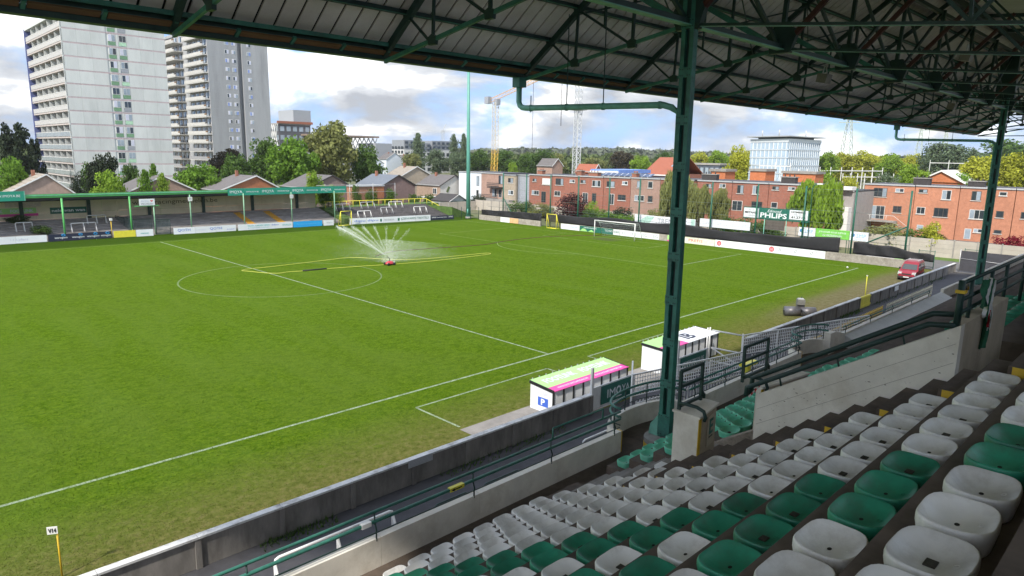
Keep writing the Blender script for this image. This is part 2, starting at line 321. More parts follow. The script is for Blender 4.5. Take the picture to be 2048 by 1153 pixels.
FRONTZ = 4.15; PY = -17.0
for n in range(-6, 14):
    y0 = sy(n)-0.3128; y1 = sy(n)+0.30; zt = tz(n)
    if n <= -2: segs = [(XE, XW)]
    elif n <= 1: segs = [(XE, -17.6+0.0), (-17.6, XW)] if n < 1 else [(XE, -20.2), (-17.2, XW)]
    elif n <= 8: segs = [(XE, -20.2), (-17.2, XW)]
    else: segs = [(XE, -20.35), (-18.05, XW)]
    for a, b in segs: cube('terrace_step', a, b, y0, y1, zt-0.75, zt, tread_m, stand)
cube('front_floor', XE, XW, sy(13)+0.30, PY, FRONTZ-0.3, FRONTZ, tread_m, stand)
cube('landing_floor', -20.2, -17.2, -22.7, -20.98, 6.05, 6.35, tread_m, stand)
cube('stairwell_floor', -20.2, -17.2, -25.4, -22.7, 4.5, 4.8, tread_m, stand)
for k in range(5): cube('stair_step', -20.2, -17.2, -22.9-0.3*k, -22.7-0.3*k+0.1, 4.9, 6.15-0.25*k, tread_m, stand)
# gangway steps down to the front rows, and half steps of the side aisles
for n in range(9, 14):
    for h in (0, 1):
        y1 = sy(n)+0.30-0.3064*(1-h); y0 = y1-0.3064
        cube('gangway_step', -20.348, -18.052, y0, y1, tz(n)-0.95, tz(n)-0.02+(0.18 if h == 0 else 0)-0.18, step_m, stand)
cube('gangway_step', -20.348, -18.6, sy(13)+0.30, sy(13)+0.72, 3.9, 4.50, tread_m, stand)
cube('painted_edge', -20.356, -20.349, sy(13)+0.31, sy(13)+0.71, 4.3, 4.495, yellow, stand)
for n in range(-4, 9):
    y1 = sy(n)+0.30; z1 = tz(n)
    cube('aisle_step', -21.34, -20.205, y1, y1+0.30, z1-0.9, z1-0.195, tread_m, stand)
    cube('painted_edge', -21.350, -21.341, y1+0.06, y1+0.26, z1-0.37, z1-0.197, yellow, stand)
# parapet of the front edge: straight runs, a bulge round the column
def parapet_run(x0, x1, endmark=True):
    n = max(1, round((x1-x0)/2.6)); w = (x1-x0)/n
    for k in range(n): cube('parapet_panel', x0+k*w+0.004, x0+(k+1)*w-0.004, PY, PY+0.16, FRONTZ-0.9, 4.75, wallw, stand)
    cube('parapet_base', x0, x1, PY+0.012, PY+0.148, 0.0, FRONTZ-0.9, dark_conc, stand)
    if endmark: cube('painted_edge', x1, x1+0.03, PY-0.006, PY+0.166, FRONTZ+0.02, 4.756, yellow, stand)
parapet_run(XE, -15.9); parapet_run(-12.6, -4.6); parapet_run(-1.9, 12.0); parapet_run(14.6, 38.0)
def bulge(xa, xb, depth, name='curved_parapet'):
    b = MB(); n = 22; cxm = (xa+xb)/2; R = (xb-xa)/2
    for (o, z0, z1) in ((0, 2.2, 4.72),):
        pts = []
        for i in range(n+1):
            t = pi-pi*i/n; pts.append((cxm+R*cos(t), PY+0.08+depth*sin(t)**0.75))
        k = len(b.v)
        for (x, y) in pts:
            d = Vector((x-cxm, (y-PY)*1.2)).normalized()*0.075
            b.v += [(x-d.x, y-d.y, z0), (x-d.x, y-d.y, z1), (x+d.x, y+d.y, z1), (x+d.x, y+d.y, z0)]
        for i in range(n):
            a = k+4*i; c = a+4
            b.f += [(a, c, c+1, a+1), (a+1, c+1, c+2, a+2), (a+2, c+2, c+3, a+3), (a+3, c+3, c, a)]
        b.f += [(k, k+1, k+2, k+3), (k+4*n, k+4*n+3, k+4*n+2, k+4*n+1)]
    b.build(name, wallw, stand, False)
    b2 = MB(); poly = [(cxm+R*cos(pi-pi*i/n), PY+0.0+depth*sin(pi-pi*i/n)**0.75) for i in range(n+1)]
    b2.prism(poly, 'z', FRONTZ-0.25, FRONTZ-0.002); b2.build('curved_floor', tread_m, stand)
    return cxm, R
bulge(-15.86, -12.64, 0.85); bulge(-4.56, -1.94, 0.7)
MB().prism([(-2.0, 4.0), (-2.0, 5.02), (-1.5, 5.02), (-0.4, 4.76), (-0.4, 4.0)], 'y', PY-0.05, PY+0.215).build('parapet_end_block', wallw, stand)
MB().prism([(PY-0.01, 4.68), (PY-0.01, 3.95), (-18.12, 3.95), (-18.12, 4.22)], 'x', -0.4, 14.0).build('sloped_apron', white, stand)
# stairwell side wall (boarded concrete) with raked top, back wall, front screens E and D
def raked_wall(x0, x1):
    z = lambda y: 8.28+(-22.57-y)*0.621
    b = MB(); b.prism([(-22.57, 5.6), (-22.57, 8.28), (-25.13, z(-25.13)), (-25.13, 6.5)], 'x', x0, x1); return b
sw = raked_wall(-20.2, -20.02).build('stairwell_side_wall', wallw, stand)
MB().prism([(-21.9, 5.6), (-21.9, 7.0), (-20.3, 6.0), (-20.3, 5.4)], 'x', -18.2, -17.9).build('stairwell_side_wall', mat('stone_chip_render', (0.33, 0.28, 0.235), 0.95, 0.3, 14, 0.6), stand)
cube('stairwell_back_wall', -20.02, -17.45, -25.13, -24.97, 4.6, 9.86, mat('tan_render', (0.50, 0.42, 0.31), 0.9, 0.2, 1.5, 0.3, stain=(0.2, 0.15, 0.10), stain_amt=0.6), stand)
cube('stairwell_far_wall', -17.45, -17.2, -25.12, -22.9, 4.6, 7.2, wallw, stand)
def screen(x0, x1, y0, y1, y2, letter):
    tan = MATS['tan_render']; zt = 7.6
    MB().prism([(x0, y0), (x0, y1), (x1, y1), (x1, y2)], 'z', 4.6, zt).build('screen_wall', tan, stand)  # face coloured tan for its shaded side, end panel white for the lit one
    MB().prism([(x0-0.03, y0-0.03), (x0-0.03, y1+0.03), (x1+0.03, y1+0.03), (x1+0.03, y2-0.03)], 'z', zt+0.003, zt+0.04).build('screen_cap', wallw, stand)
    cube('screen_end_panel', x0-0.015, x0, y0, y1, 5.2, zt+0.004, wallw, stand)
    cube('painted_edge', x0-0.012, x0+0.07, y0-0.014, y0-0.002, 6.4, zt, yellow, stand)
    d = Vector((x1-x0, y2-y0)); a = atan2(d.y, d.x)
    p = Vector((x0, y0))+d*0.68; nrm = Vector((d.y, -d.x)).normalized()*0.012
    q = p+nrm
    cube('letter_panel', q.x-0.16, q.x+0.16, q.y-0.006, q.y+0.006, 6.95, zt-0.1, mat('pale_render', (0.50, 0.44, 0.34), 0.9, 0.15, 3.0), stand, rz=a)
    q2 = p+nrm*1.7
    text(letter, (q2.x, q2.y, 7.30), None, 0.28, 0.18, green_steel, stand, name='stencil_letter', rot=(pi/2, 0, a), bold=0.02)
    cube('stencil_bar', q2.x-0.09, q2.x+0.09, q2.y-0.002, q2.y+0.002, 7.10, 7.125, dark_green, stand, rz=a)
screen(-20.2, -19.35, -21.62, -21.15, -21.47, 'E'); screen(-17.95, -16.4, -21.62, -21.52, -21.85, 'D')
cube('pier_footing', -20.42, -20.2, -21.35, -20.95, 5.8, 6.62, white, stand)
# chips and stains in the whitewash
cb = MB()
for k in range(60):
    y = -22.6-random.random()*2.5; zmax = 8.2+(-22.57-y)*0.621; z = zmax-0.72*random.random()**1.3; s = random.choice([0.003, 0.004, 0.006, 0.009])
    w = s*(1+random.random()*1.4); cb.add([(-20.203, y-w, z-s*.5), (-20.203, y+w*.8, z-s*.6), (-20.203, y+w, z+s*.5), (-20.203, y-w*.6, z+s*.7)], [(0, 1, 2, 3)])
tag(cb.build('paint_chip', chip_m, stand), kind='stuff')
for zf in (0.22, 0.47): bar('board_mark', (-20.203, -22.6, 8.28-zf), (-20.203, -25.1, 8.28+2.53*0.621-zf), 0.003, 0.003, chip_m, stand)
# unseen rear wall, added low and pale so sky light enters above it
backm = mat('unseen_back_wall', (0.60, 0.59, 0.56), 0.9, 0.1, 1.0)
cube('unseen_back_wall', XE, 38.0, -30.9, -30.7, 0, 13.3, backm, stand)
for k in range(16): cube('unseen_rear_pier', -34.9+5*k, -34.7+5*k, -30.95, -30.65, 13.3, 17.5, green_steel, stand)  # unseen piers added in the rear band left open to the sky
cube('front_void_wall', XE, XW, -18.2, -18.0, 0, 3.4, dark_conc, stand)
# ---- seats
seat_white = mat('white_seat_plastic', (0.80, 0.785, 0.755), 0.33, 0.07, 5.0, stain=(0.40, 0.36, 0.31), stain_amt=0.45, stain_scale=3.2, stretch=(1, 1, 1), orand=0.12)
seat_green = mat('green_seat_plastic', (0.026, 0.25, 0.15), 0.38, 0.22, 4.0, stain=(0.055, 0.085, 0.06), stain_amt=0.5, stain_scale=3.0, orand=0.18)
seat_daylit = mat('daylit_green_seat_plastic', (0.14, 0.58, 0.38), 0.45, 0.15, 4.0, stain=(0.20, 0.40, 0.30), stain_amt=0.5, stain_scale=3.0)  # same green seats, coloured paler to stand for daylight on them
hole_m = mat('drain_hole', (0.02, 0.018, 0.015), 0.8, 0.1, 3.0)
def seat_mesh(m):
    b = MB(); NS, NR = 36, 9; HX, HY = 0.209, 0.168
    def outline(t):
        c, s_ = cos(t), sin(t); k = (abs(c)**3.2+abs(s_)**3.2)**(-1/3.2); return c*k, s_*k
    def top(x, y, r):
        u_, v_ = x/HX, y/HY
        return r**2.2*(0.064+0.006*(u_/max(r, 1e-3))**2+0.014*(u_*v_/max(r*r, 1e-4))**2)
    b.v.append((0, 0.0, 0.0))
    for i in range(1, NR+1):
        r = i/NR
        for j in range(NS):
            ox, oy = outline(2*pi*j/NS); x, y = ox*HX*r, oy*HY*r; b.v.append((x, y, top(x, y, r)))
    for (k, dz) in ((1.018, 0.001), (1.045, -0.004), (1.065, -0.016), (1.065, -0.05), (0.97, -0.2)):
        for j in range(NS):
            ox, oy = outline(2*pi*j/NS); x, y = ox*HX*k, oy*HY*k
            z = top(ox*HX, oy*HY, 1)+dz if k != 0.97 else -0.065
            b.v.append((x, y, z))
    for j in range(NS): b.f.append((0, 1+j, 1+(j+1) % NS))
    for i in range(NR+4):
        a = 1+i*NS
        for j in range(NS): b.f.append((a+j, a+NS+j, a+NS+(j+1) % NS, a+(j+1) % NS))
    return b.mesh('seat_shell', m, True)
SM = {'white': seat_mesh(seat_white), 'dark green': seat_mesh(seat_green), 'pale green': seat_mesh(seat_daylit)}
hm = MB().add([(0.020*cos(2*pi*k/10), 0.013*sin(2*pi*k/10), 0.0) for k in range(10)], [tuple(range(10))]).mesh('drain_hole', hole_m)
pm = MB().box(-0.035, 0.035, -0.026, 0.026, -0.01, 0.004).mesh('drain_plate', mat('dirty_drain', (0.05, 0.045, 0.035), 0.9, 0.4, 30))
rm = MB().tube([(0.014*cos(2*pi*k/12), 0.014*sin(2*pi*k/12), 0) for k in range(12)], 0.0018, 4, True).mesh('moulding_mark', seat_white)
rmg = MB().tube([(0.014*cos(2*pi*k/12), 0.014*sin(2*pi*k/12), 0) for k in range(12)], 0.0018, 4, True).mesh('moulding_mark', seat_green)
def seat(n, x, colour, label, group, detail):
    o = obj('stadium_seat', SM[colour], None, (x+random.uniform(-.006, .006), sy(n)+random.uniform(-.006, .006), sz(n)), (random.uniform(-.012, .012), random.uniform(-.012, .012), random.uniform(-.03, .03)))
    tag(o, label, 'seat', group)
    if detail:
        if random.random() < 0.3: obj('drain_plate', pm, o, (0, 0, 0.006), local=True)
        else: obj('drain_hole', hm, o, (0, -0.0, 0.003), local=True)
        if detail > 1: obj('moulding_mark', rm if colour == 'white' else rmg, o, (0.02, -0.10, 0.0275), (-0.4, 0, 0), local=True)
    return o
for n in range(0, 14):
    i0 = 0 if n <= 7 else (-1 if n == 8 else -2)
    for i in range(i0, 12 if n < 3 else (11 if n < 10 else 10)):
        g = i in (6, 7) or (n in (1, 2) and i == 8) or (i == 9 and n >= 2)
        c = 'dark green' if g else 'white'
        lab = f"{c} bucket seat in near block, {ORD[i-i0+1]} from the stair aisle, {ORD[14-n]} row up"
        seat(n, -21.6065-0.5*i, c, lab, 'seats of the near block', 2 if n < 4 else 1)
# pale green seats of the next block: front rows either side of screen E, back rows beyond the stairwell
for n in range(9, 14):
    for i in range(0, 18): seat(n, -17.7+0.5*i, 'pale green', f"green bucket seat of second block, coloured as daylit, {ORD[i+1]} from the gangway, {ORD[14-n]} row up", 'pale green seats beyond the gangway', 1)
for n in range(1, 7):
    x0 = {1: -15.2, 2: -14.9, 3: -14.4, 4: -13.4, 5: -11.9, 6: -9.4}[n]
    for i in range(0, 13 if n < 6 else 9):
        seat(n, x0+0.5*i, 'dark green', f"dark green bucket seat beyond the stairwell wall, {ORD[i+1]} from it, {ORD[14-n]} row up", 'seats beyond the stairwell', 0)
# ---------------------------------------------------------------- roof of the main stand
EY, EZ, RY, RZ = -12.0, 14.38, -18.0, 18.86
roof = thing('stand_roof', 'long pitched grandstand roof of grey sheets on green steel trusses', 'roof', (0, -18, 15))
sheet = mat('roof_sheet', (0.80, 0.76, 0.72), 0.8, 0.10, 0.8, 0.05, stain=(0.55, 0.49, 0.43), stain_amt=0.5, stain_scale=0.35)
dark_sheet = mat('roof_light_block', (0.012, 0.012, 0.012), 0.9, 0.2, 1.0)  # black backing added above the panels to block light in the gaps
timber = mat('rusty_timber', (0.20, 0.105, 0.045), 0.85, 0.35, 4.0, stain=(0.07, 0.05, 0.035), stain_amt=0.6, stain_scale=2.0, stretch=(0.3, 1, 1))
red_steel = mat('primer_red_steel', (0.07, 0.022, 0.016), 0.6, 0.3, 3.0)
SL = Vector((0, RY-EY, RZ-EZ)); LEN = SL.length; ANG = atan2(SL.z, -SL.y); nrm = Vector((0, -(RZ-EZ), (RY-EY))).normalized()
if nrm.z < 0: nrm = -nrm
def roofpt(x, s, off=0.0): return Vector((x, EY, EZ))+Vector((0, SL.y, SL.z))*s+nrm*off
RX0, RX1 = -37.3, 40.2
def slab(x0, x1, s0, s1, o0, o1):
    b = MB(); vs = [roofpt(x, s, o) for o in (o0, o1) for (x, s) in ((x0, s0), (x1, s0), (x1, s1), (x0, s1))]
    b.add(vs, [(0, 3, 2, 1), (4, 5, 6, 7), (0, 1, 5, 4), (1, 2, 6, 5), (2, 3, 7, 6), (3, 0, 4, 7)]); return b
slab(RX0, RX1, -0.02, 1.02, 0.10, 0.16).build('roof_light_block', dark_sheet, roof)
PIT_ = 0.4558; base = Vector((0, 0, 0)); lo = slab(0.030, PIT_-0.030, 0.0, 0.36, 0.045, 0.085).mesh('roof_panel', sheet); hi = slab(0.030, PIT_-0.030, 0.352, 1.0, 0.062, 0.098).mesh('roof_panel', sheet); full = slab(0.030, PIT_-0.030, 0.0, 1.0, 0.05, 0.095).mesh('roof_panel', sheet)
npan = int((RX1-RX0)/PIT_)
for k in range(npan):
    x = RX0+k*PIT_
    if -31 < x < 2: obj('roof_panel', lo, roof, (x, 0, 0)); obj('roof_panel', hi, roof, (x, 0, 0))
    else: obj('roof_panel', full, roof, (x, 0, 0))
# back slope, rear edge set high to let sky light in
BY, BZ = -31.0, 17.7
def bslab(x0, x1, o0, o1):
    b = MB(); d = Vector((0, BY-RY, BZ-RZ)); nn = Vector((0, -d.z, d.y)).normalized(); nn = nn if nn.z > 0 else -nn
    A = Vector((0, RY, RZ)); vs = [A+d*s+nn*o+Vector((x, 0, 0)) for o in (o0, o1) for (x, s) in ((x0, 0.0), (x1, 0.0), (x1, 1.0), (x0, 1.0))]
    b.add(vs, [(0, 3, 2, 1), (4, 5, 6, 7), (0, 1, 5, 4), (1, 2, 6, 5), (2, 3, 7, 6), (3, 0, 4, 7)]); return b
bslab(RX0, RX1, 0.1, 0.16).build('roof_light_block', dark_sheet, roof)
bp_ = bslab(0.02, 0.95, 0.04, 0.09).mesh('roof_panel', sheet)
for k in range(80): obj('roof_panel', bp_, roof, (RX0+k*0.968, 0, 0))
cube('ridge_beam', RX0, RX1, RY-0.14, RY+0.14, RZ-0.30, RZ-0.02, dark_green, roof)
# purlins
SP = [0.012, 0.172, 0.34, 0.50, 0.66, 0.83]
for s in SP:
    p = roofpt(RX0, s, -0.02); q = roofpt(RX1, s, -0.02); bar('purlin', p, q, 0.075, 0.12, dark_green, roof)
    p = roofpt(RX0, s, -0.085); q = roofpt(RX1, s, -0.085); bar('purlin_flange', p, q, 0.13, 0.014, green_steel, roof)
# trusses every 5 m: raked top chord, lower chord to the lattice girder, posts and diagonals
NODE = Vector((0, -17.6, 15.03)); FOOT = Vector((0, -12.12, 14.10))
def tmesh(nm, p, q, w, h, m): return MB().bar(p, q, w, h).mesh(nm, m)
def low(s):  # point on lower chord with same y as roof point s
    y = roofpt(0, s).y; t = (y-FOOT.y)/(NODE.y-FOOT.y); return FOOT+(NODE-FOOT)*t
P_ = [roofpt(0, s, -0.12) for s in SP]
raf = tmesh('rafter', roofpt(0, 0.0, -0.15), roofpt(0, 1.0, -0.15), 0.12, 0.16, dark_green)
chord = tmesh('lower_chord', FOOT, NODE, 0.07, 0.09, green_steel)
webs = [tmesh('truss_post', P_[2], low(SP[2]), 0.06, 0.06, dark_green), tmesh('truss_diagonal', P_[1], low(SP[2]-0.02), 0.05, 0.05, dark_green), tmesh('truss_post', P_[4]+Vector((0, 0, 0)), low(SP[4]), 0.07, 0.07, dark_green),
        tmesh('truss_diagonal', P_[2], low(SP[4]-0.01), 0.06, 0.06, dark_green), tmesh('truss_post', P_[3], P_[2].lerp(low(SP[4]), 0.5), 0.05, 0.05, dark_green), tmesh('truss_diagonal', P_[4], NODE, 0.06, 0.06, dark_green)]
gus = MB()
for c in (P_[1], P_[2], low(SP[2]), low(SP[4]), P_[4]): gus.prism([(c.y-0.12, c.z-0.11), (c.y+0.12, c.z-0.11), (c.y+0.15, c.z+0.06), (c.y, c.z+0.13), (c.y-0.15, c.z+0.06)], 'x', -0.045, 0.045)
gusm = gus.mesh('gusset_plate', dark_green)
TOPN = Vector((0, RY, RZ-0.3))
ped = [tmesh('king_post', NODE, Vector((0, -17.75, 18.3)), 0.12, 0.12, dark_green), tmesh('raking_strut', NODE+Vector((0, 0.04, 0)), P_[3], 0.16, 0.16, green_steel), tmesh('raking_strut', NODE-Vector((0, 0.05, 0)), Vector((0, -20.3, 17.85)), 0.13, 0.13, red_steel),
       tmesh('back_chord', NODE, Vector((0, -30.8, 13.6)), 0.06, 0.06, dark_green), tmesh('back_flange', NODE-Vector((0, 0, 0.045)), Vector((0, -30.8, 13.555)), 0.07, 0.008, pale_green_steel),
       tmesh('back_rafter', Vector((0, RY, RZ-0.12)), Vector((0, BY, BZ-0.12)), 0.12, 0.16, dark_green), tmesh('back_diagonal', Vector((0, -20.3, 17.85)), Vector((0, -23.5, 14.4)), 0.07, 0.07, dark_green),
       tmesh('back_diagonal', Vector((0, -23.5, 14.4)), Vector((0, -26.2, 17.6)), 0.07, 0.07, dark_green), tmesh('back_post', Vector((0, -23.5, 14.4)), Vector((0, -23.3, 17.9)), 0.06, 0.06, dark_green), tmesh('back_diagonal', Vector((0, -26.2, 17.6)), Vector((0, -29.2, 13.85)), 0.07, 0.07, dark_green)]
diag_up = tmesh('girder_diagonal', NODE+Vector((0.05, 0, 0.1)), Vector((5.0, -17.65, 18.2)), 0.09, 0.09, dark_green); diag_dn = tmesh('girder_diagonal', NODE+Vector((5.0, 0.07, 0.1)), Vector((0, -17.58, 18.2)), 0.09, 0.09, dark_green)
lace = [tmesh('cross_brace', roofpt(0, 0.66, -0.22), roofpt(5.0, 0.34, -0.22), 0.03, 0.05, dark_green), tmesh('cross_brace', roofpt(0, 0.34, -0.26), roofpt(5.0, 0.66, -0.26), 0.03, 0.05, dark_green)]
ngus = MB().prism([(-17.9, 14.9), (-17.3, 14.9), (-17.2, 15.35), (-17.45, 15.75), (-17.85, 15.75), (-18.05, 15.35)], 'x', -0.09, 0.09).mesh('node_plate', dark_green)
for k in range(-4, 12):
    X = -14.81+5*k
    t = obj('roof_truss', raf, roof, (X, 0, 0))
    for me in [chord, gusm, ngus]+webs+ped: obj(me.name.split('.')[0], me, t, (X, 0, 0))
    if k < 11:
        for me in (diag_up, diag_dn): obj('girder_diagonal', me, roof, (X, 0, 0))
        if k >= 0:
            for me in lace: obj('cross_brace', me, roof, (X, 0, 0))
for k in range(-4, 11):
    X = -14.81+5*k; cube('girder_flange', X+0.06, X+4.94, -17.74, -17.52, 14.985, 15.01, pale_green_steel, roof); cube('girder_chord', X+0.06, X+4.94, -17.68, -17.58, 15.01, 15.15, dark_green, roof)  # flange coloured pale to stand for light on the girder's bottom face
cube('girder_top_chord', RX0, RX1, -17.72, -17.56, 18.12, 18.26, dark_green, roof)
# eave: gutter, weathered boards and brackets
cube('gutter', RX0, RX1, EY-0.10, EY+0.16, EZ-0.24, EZ-0.06, dark_green, roof)
n_b = int((RX1-RX0)/1.25)
for k in range(n_b):
    x = RX0+1.25*k
    cube('eave_board', x+0.06, x+1.19, EY-0.27, EY-0.12, EZ-0.10, EZ-0.06, timber, roof, rx=-0.5)
    cube('eave_bracket', x-0.035, x+0.035, EY-0.32, EY-0.09, EZ-0.115, EZ-0.05, green_steel, roof, rx=-0.5)
bar('eave_angle', (RX0, EY-0.34, EZ+0.10), (RX1, EY-0.34, EZ+0.10), 0.06, 0.09, green_steel, roof)
bar('verge_beam', roofpt(RX1-0.05, 0, -0.05), roofpt(RX1-0.05, 1, -0.05), 0.12, 0.3, dark_green, roof)
for z in (14.6, 15.5, 16.4): bar('end_tie', (40.1, -12.5-(z-14)*0.7, z), (40.1, -30, z+0.3), 0.05, 0.05, green_steel, roof)
cube('end_tie', 40.0, 40.1, -30.6, -12.2, 14.05, 14.12, green_steel, roof)
# columns of the stand
def column(X, zb, label):
    c = thing('roof_column', label, 'column', (X, -17.6, zb), 'columns of the grandstand roof')
    y0, y1, dx = -17.81, -17.47, 0.095
    for (a, b) in ((y0, y0+0.11), (y1-0.11, y1)):
        cube('channel', X-dx, X+dx, a, b, zb, 15.6, green_steel, c)
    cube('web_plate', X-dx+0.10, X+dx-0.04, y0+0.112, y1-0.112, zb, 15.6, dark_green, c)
    k = 0; z = zb+0.05
    while z < 15.0:
        hgt = 0.62 if k == 0 else 0.24
        bt = cube('batten_plate', X-dx-0.014, X-dx-0.001, y0-0.01, y1+0.01, z, z+hgt, green_steel, c)
        for yy in (y0+0.04, y0+0.10, y1-0.10, y1-0.04):
            for zz in (z+0.05, z+hgt-0.05): cube('bolt', X-dx-0.026, X-dx-0.014, yy-0.012, yy+0.012, zz-0.012, zz+0.012, dark_green, bt)
        z += (1.35 if k == 0 else 1.13); k += 1
    cube('head_plate', X-0.2, X+0.2, -18.05, -17.15, 15.6, 18.1, dark_green, c)
    MB().prism([(-17.47, zb), (-17.18, zb), (-17.23, zb+0.3), (-17.47, zb+0.62)], 'x', X-0.10, X-0.04).build('base_stiffener', pale_green_steel, c)
    MB().prism([(-17.47, zb), (-17.18, zb), (-17.23, zb+0.3), (-17.47, zb+0.62)], 'x', X+0.04, X+0.10).build('base_stiffener', pale_green_steel, c)
    pts = [(X+0.52*cos(2*pi*k/20), -17.55+0.46*sin(2*pi*k/20)) for k in range(20)]
    MB().prism(pts, 'z', zb-0.42, zb-0.002).build('footing', concrete, c)
    MB().prism([(X+0.524*cos(2*pi*k/20), -17.55+0.464*sin(2*pi*k/20)) for k in range(20)], 'z', zb-0.40, zb-0.14).build('painted_band', yellow, c)
    return c
column(-14.81, 4.48, 'nearest green riveted steel column rising from a concrete footing by the parapet')
column(19.8, 4.48, 'farther green steel column at the right, standing beyond the stairwell walls')
def downpipe(X, label):
    p = thing('drain_pipe', label, 'pipe', (X, -12, 13.2), 'rainwater pipes under the eave')
    cube('hopper', X-0.15, X+0.15, EY-0.15, EY+0.14, 13.86, 14.138, green_steel, p)
    pts = [(X, EY, 13.87), (X, EY, 13.44), (X, EY-0.05, 13.33), (X, EY-0.16, 13.27), (X, EY-0.3, 13.25), (X, -17.1, 13.16), (X+0.10, -17.28, 13.10), (X+0.24, -17.42, 12.95), (X+0.26, -17.45, 4.9)]
    tube('pipe', pts, 0.085, pale_green_steel, p, 10)
    for yy in (-12.5, -13.9, -15.2, -17.0):
        if yy > -17: bar('hanger_rod', (X, yy, 13.12), (X, yy, roofpt(0, (yy-EY)/(RY-EY)).z-0.1 if yy < -12.6 else 13.6), 0.02, 0.02, dark_green, p)
        tube('pipe_joint', [(X, yy-0.03, 13.16+0.018*(yy+17.1)), (X, yy+0.03, 13.16+0.018*(yy+17.1))], 0.10, pale_green_steel, p, 10)
downpipe(-14.95, 'green rain pipe running from the eave back to the nearest column')
downpipe(19.62, 'green rain pipe running from the eave to the farther column')
# floodlights hung on the girder
def flood(x, y, z, label):
    t = thing('floodlight', label, 'floodlight', (x, y, z), 'floodlights under the roof')
    MB().prism([(-0.16, -0.2), (0.16, -0.2), (0.22, 0.16), (-0.22, 0.16)], 'x', -0.24, 0.24)
    b = MB().prism([(y-0.12, z-0.18), (y+0.2, z-0.12), (y+0.16, z+0.16), (y-0.18, z+0.12)], 'x', x-0.22, x+0.22); b.build('lamp_housing', mat('lamp_housing', (0.20, 0.18, 0.15), 0.6, 0.2, 4.0), t)
    bar('bracket', (x-0.2, y, z+0.1), (x-0.05, y, z+0.42), 0.03, 0.03, galv, t); bar('bracket', (x+0.2, y, z+0.1), (x+0.05, y, z+0.42), 0.03, 0.03, galv, t)
flood(-5.5, -17.2, 14.6, 'box floodlight hanging from the green girder right of the nearest column'); flood(10.5, -17.2, 14.62, 'smaller-looking floodlight hanging farther along the green girder'); flood(-1.2, -20.3, 15.5, 'dark floodlight fixed among the trusses behind the girder')
# ---------------------------------------------------------------- railings on the stand
def rail_run(label, x0, x1, y, zs, post_every, name='parapet_railing', rad=(0.03, 0.036, 0.014), loops=()):
    t = thing(name, label, 'railing', (x0, y, 4.75), 'green parapet railings')
    for z, rd in zip(zs, rad): tube('rail', [(x0, y, z), (x1, y, z)], rd, green_steel if rd > 0.02 else dark_green, t)
    n = max(1, round((x1-x0)/post_every))
    for k in range(n+1):
        x = x0+0.25+(x1-x0-0.5)*k/n
        tube('rail_post', [(x, y-0.02, 4.70), (x, y-0.02, 4.86), (x-0.02, y-0.06, 4.95), (x-0.02, y-0.005, 5.08), (x-0.02, y, zs[0])], 0.017, dark_green, t, 6)
    for (a, b, h) in loops:
        tube('raised_rail', [(a, y, zs[0]), (a, y, zs[0]+h), (b, y, zs[0]+h), (b, y, zs[0])], 0.024, green_steel, t, 6)
    return t
RYp = PY+0.03
t = rail_run('long green railing on the near white parapet, with a yellow arrow tag', XE, -15.95, RYp, (5.30, 5.10, 4.86), 2.55, loops=((-18.6, -16.7, 0.27),))
cube('arrow_tag', -21.75, -21.38, RYp-0.045, RYp+0.045, 5.06, 5.145, lemon, t); cube('arrow_mark', -21.66, -21.45, RYp-0.056, RYp-0.046, 5.09, 5.112, black, t); MB().prism([(-21.73, 5.10), (-21.65, 5.135), (-21.65, 5.065)], 'y', RYp-0.056, RYp-0.052).build('arrow_mark', black, t)
cube('paper_tag', -23.85, -23.65, RYp-0.05, RYp+0.05, 5.06, 5.15, white, t)
rail_run('green railing on the parapet between the curved bays', -12.5, -4.65, RYp, (5.30, 5.10, 4.86), 2.2)
rail_run('green railing on the white parapet past the second curved bay', -0.5, 11.9, RYp, (5.02, 4.90), 3.0, rad=(0.024, 0.02))
def curve_rail(xa, xb, depth, label):
    t = thing('curved_railing', label, 'railing', ((xa+xb)/2, PY, 4.7), 'curved railings of the parapet bays'); c = (xa+xb)/2; R = (xb-xa)/2; n = 20
    P = lambda i, z: (c+R*cos(pi-pi*i/n), PY+0.08+depth*sin(pi*i/n)**0.75, z)
    for z, rd, m in ((5.33, 0.034, green_steel), (5.10, 0.034, green_steel), (4.88, 0.014, dark_green)): tube('rail', [P(i, z) for i in range(n+1)], rd, m, t)
    for i in (1, 5, 9, 13, 17, 19): tube('rail_post', [P(i, 4.7), P(i, 5.33)], 0.018, dark_green, t, 6)
curve_rail(-15.86, -12.64, 0.85, 'curved green railing bulging round the nearest column footing'); curve_rail(-4.56, -1.94, 0.7, 'curved green railing of the bay beyond screen D')
# heavy handrails on the stairwell wall
t = thing('stair_handrail', 'heavy dark green double handrail along the raked stairwell wall', 'railing', (-20.1, -23, 8.3))
zr = lambda y: 8.28+(-22.57-y)*0.621
for dz, dx in ((0.17, 0.0), (0.29, 0.16)):
    tube('handrail', [(-20.1+dx, -22.35, zr(-22.45)-0.02), (-20.1+dx, -22.36, zr(-22.45)+dz-0.05), (-20.1+dx, -22.46, zr(-22.46)+dz)]+[(-20.1+dx, y, zr(y)+dz) for y in (-23.2, -24.0, -24.75)]+[(-20.1+dx, -25.05, zr(-24.8)+dz)], 0.038, dark_green, t, 10)
for y in (-22.9, -23.7, -24.5): tube('rail_bracket', [(-20.1, y, zr(y)-0.01), (-20.1, y+0.05, zr(y)+0.17)], 0.014, dark_green, t, 6)
t = thing('landing_railing', 'dark green railing on the wall behind the stairwell, draped with a scarf', 'railing', (-19.5, -25.05, 9.8))
tube('rail_post', [(-20.08, -25.05, 9.8), (-20.08, -25.05, 10.42)], 0.042, dark_green, t); cube('yellow_tape', -20.135, -20.025, -25.105, -24.995, 10.26, 10.30, yellow, t)
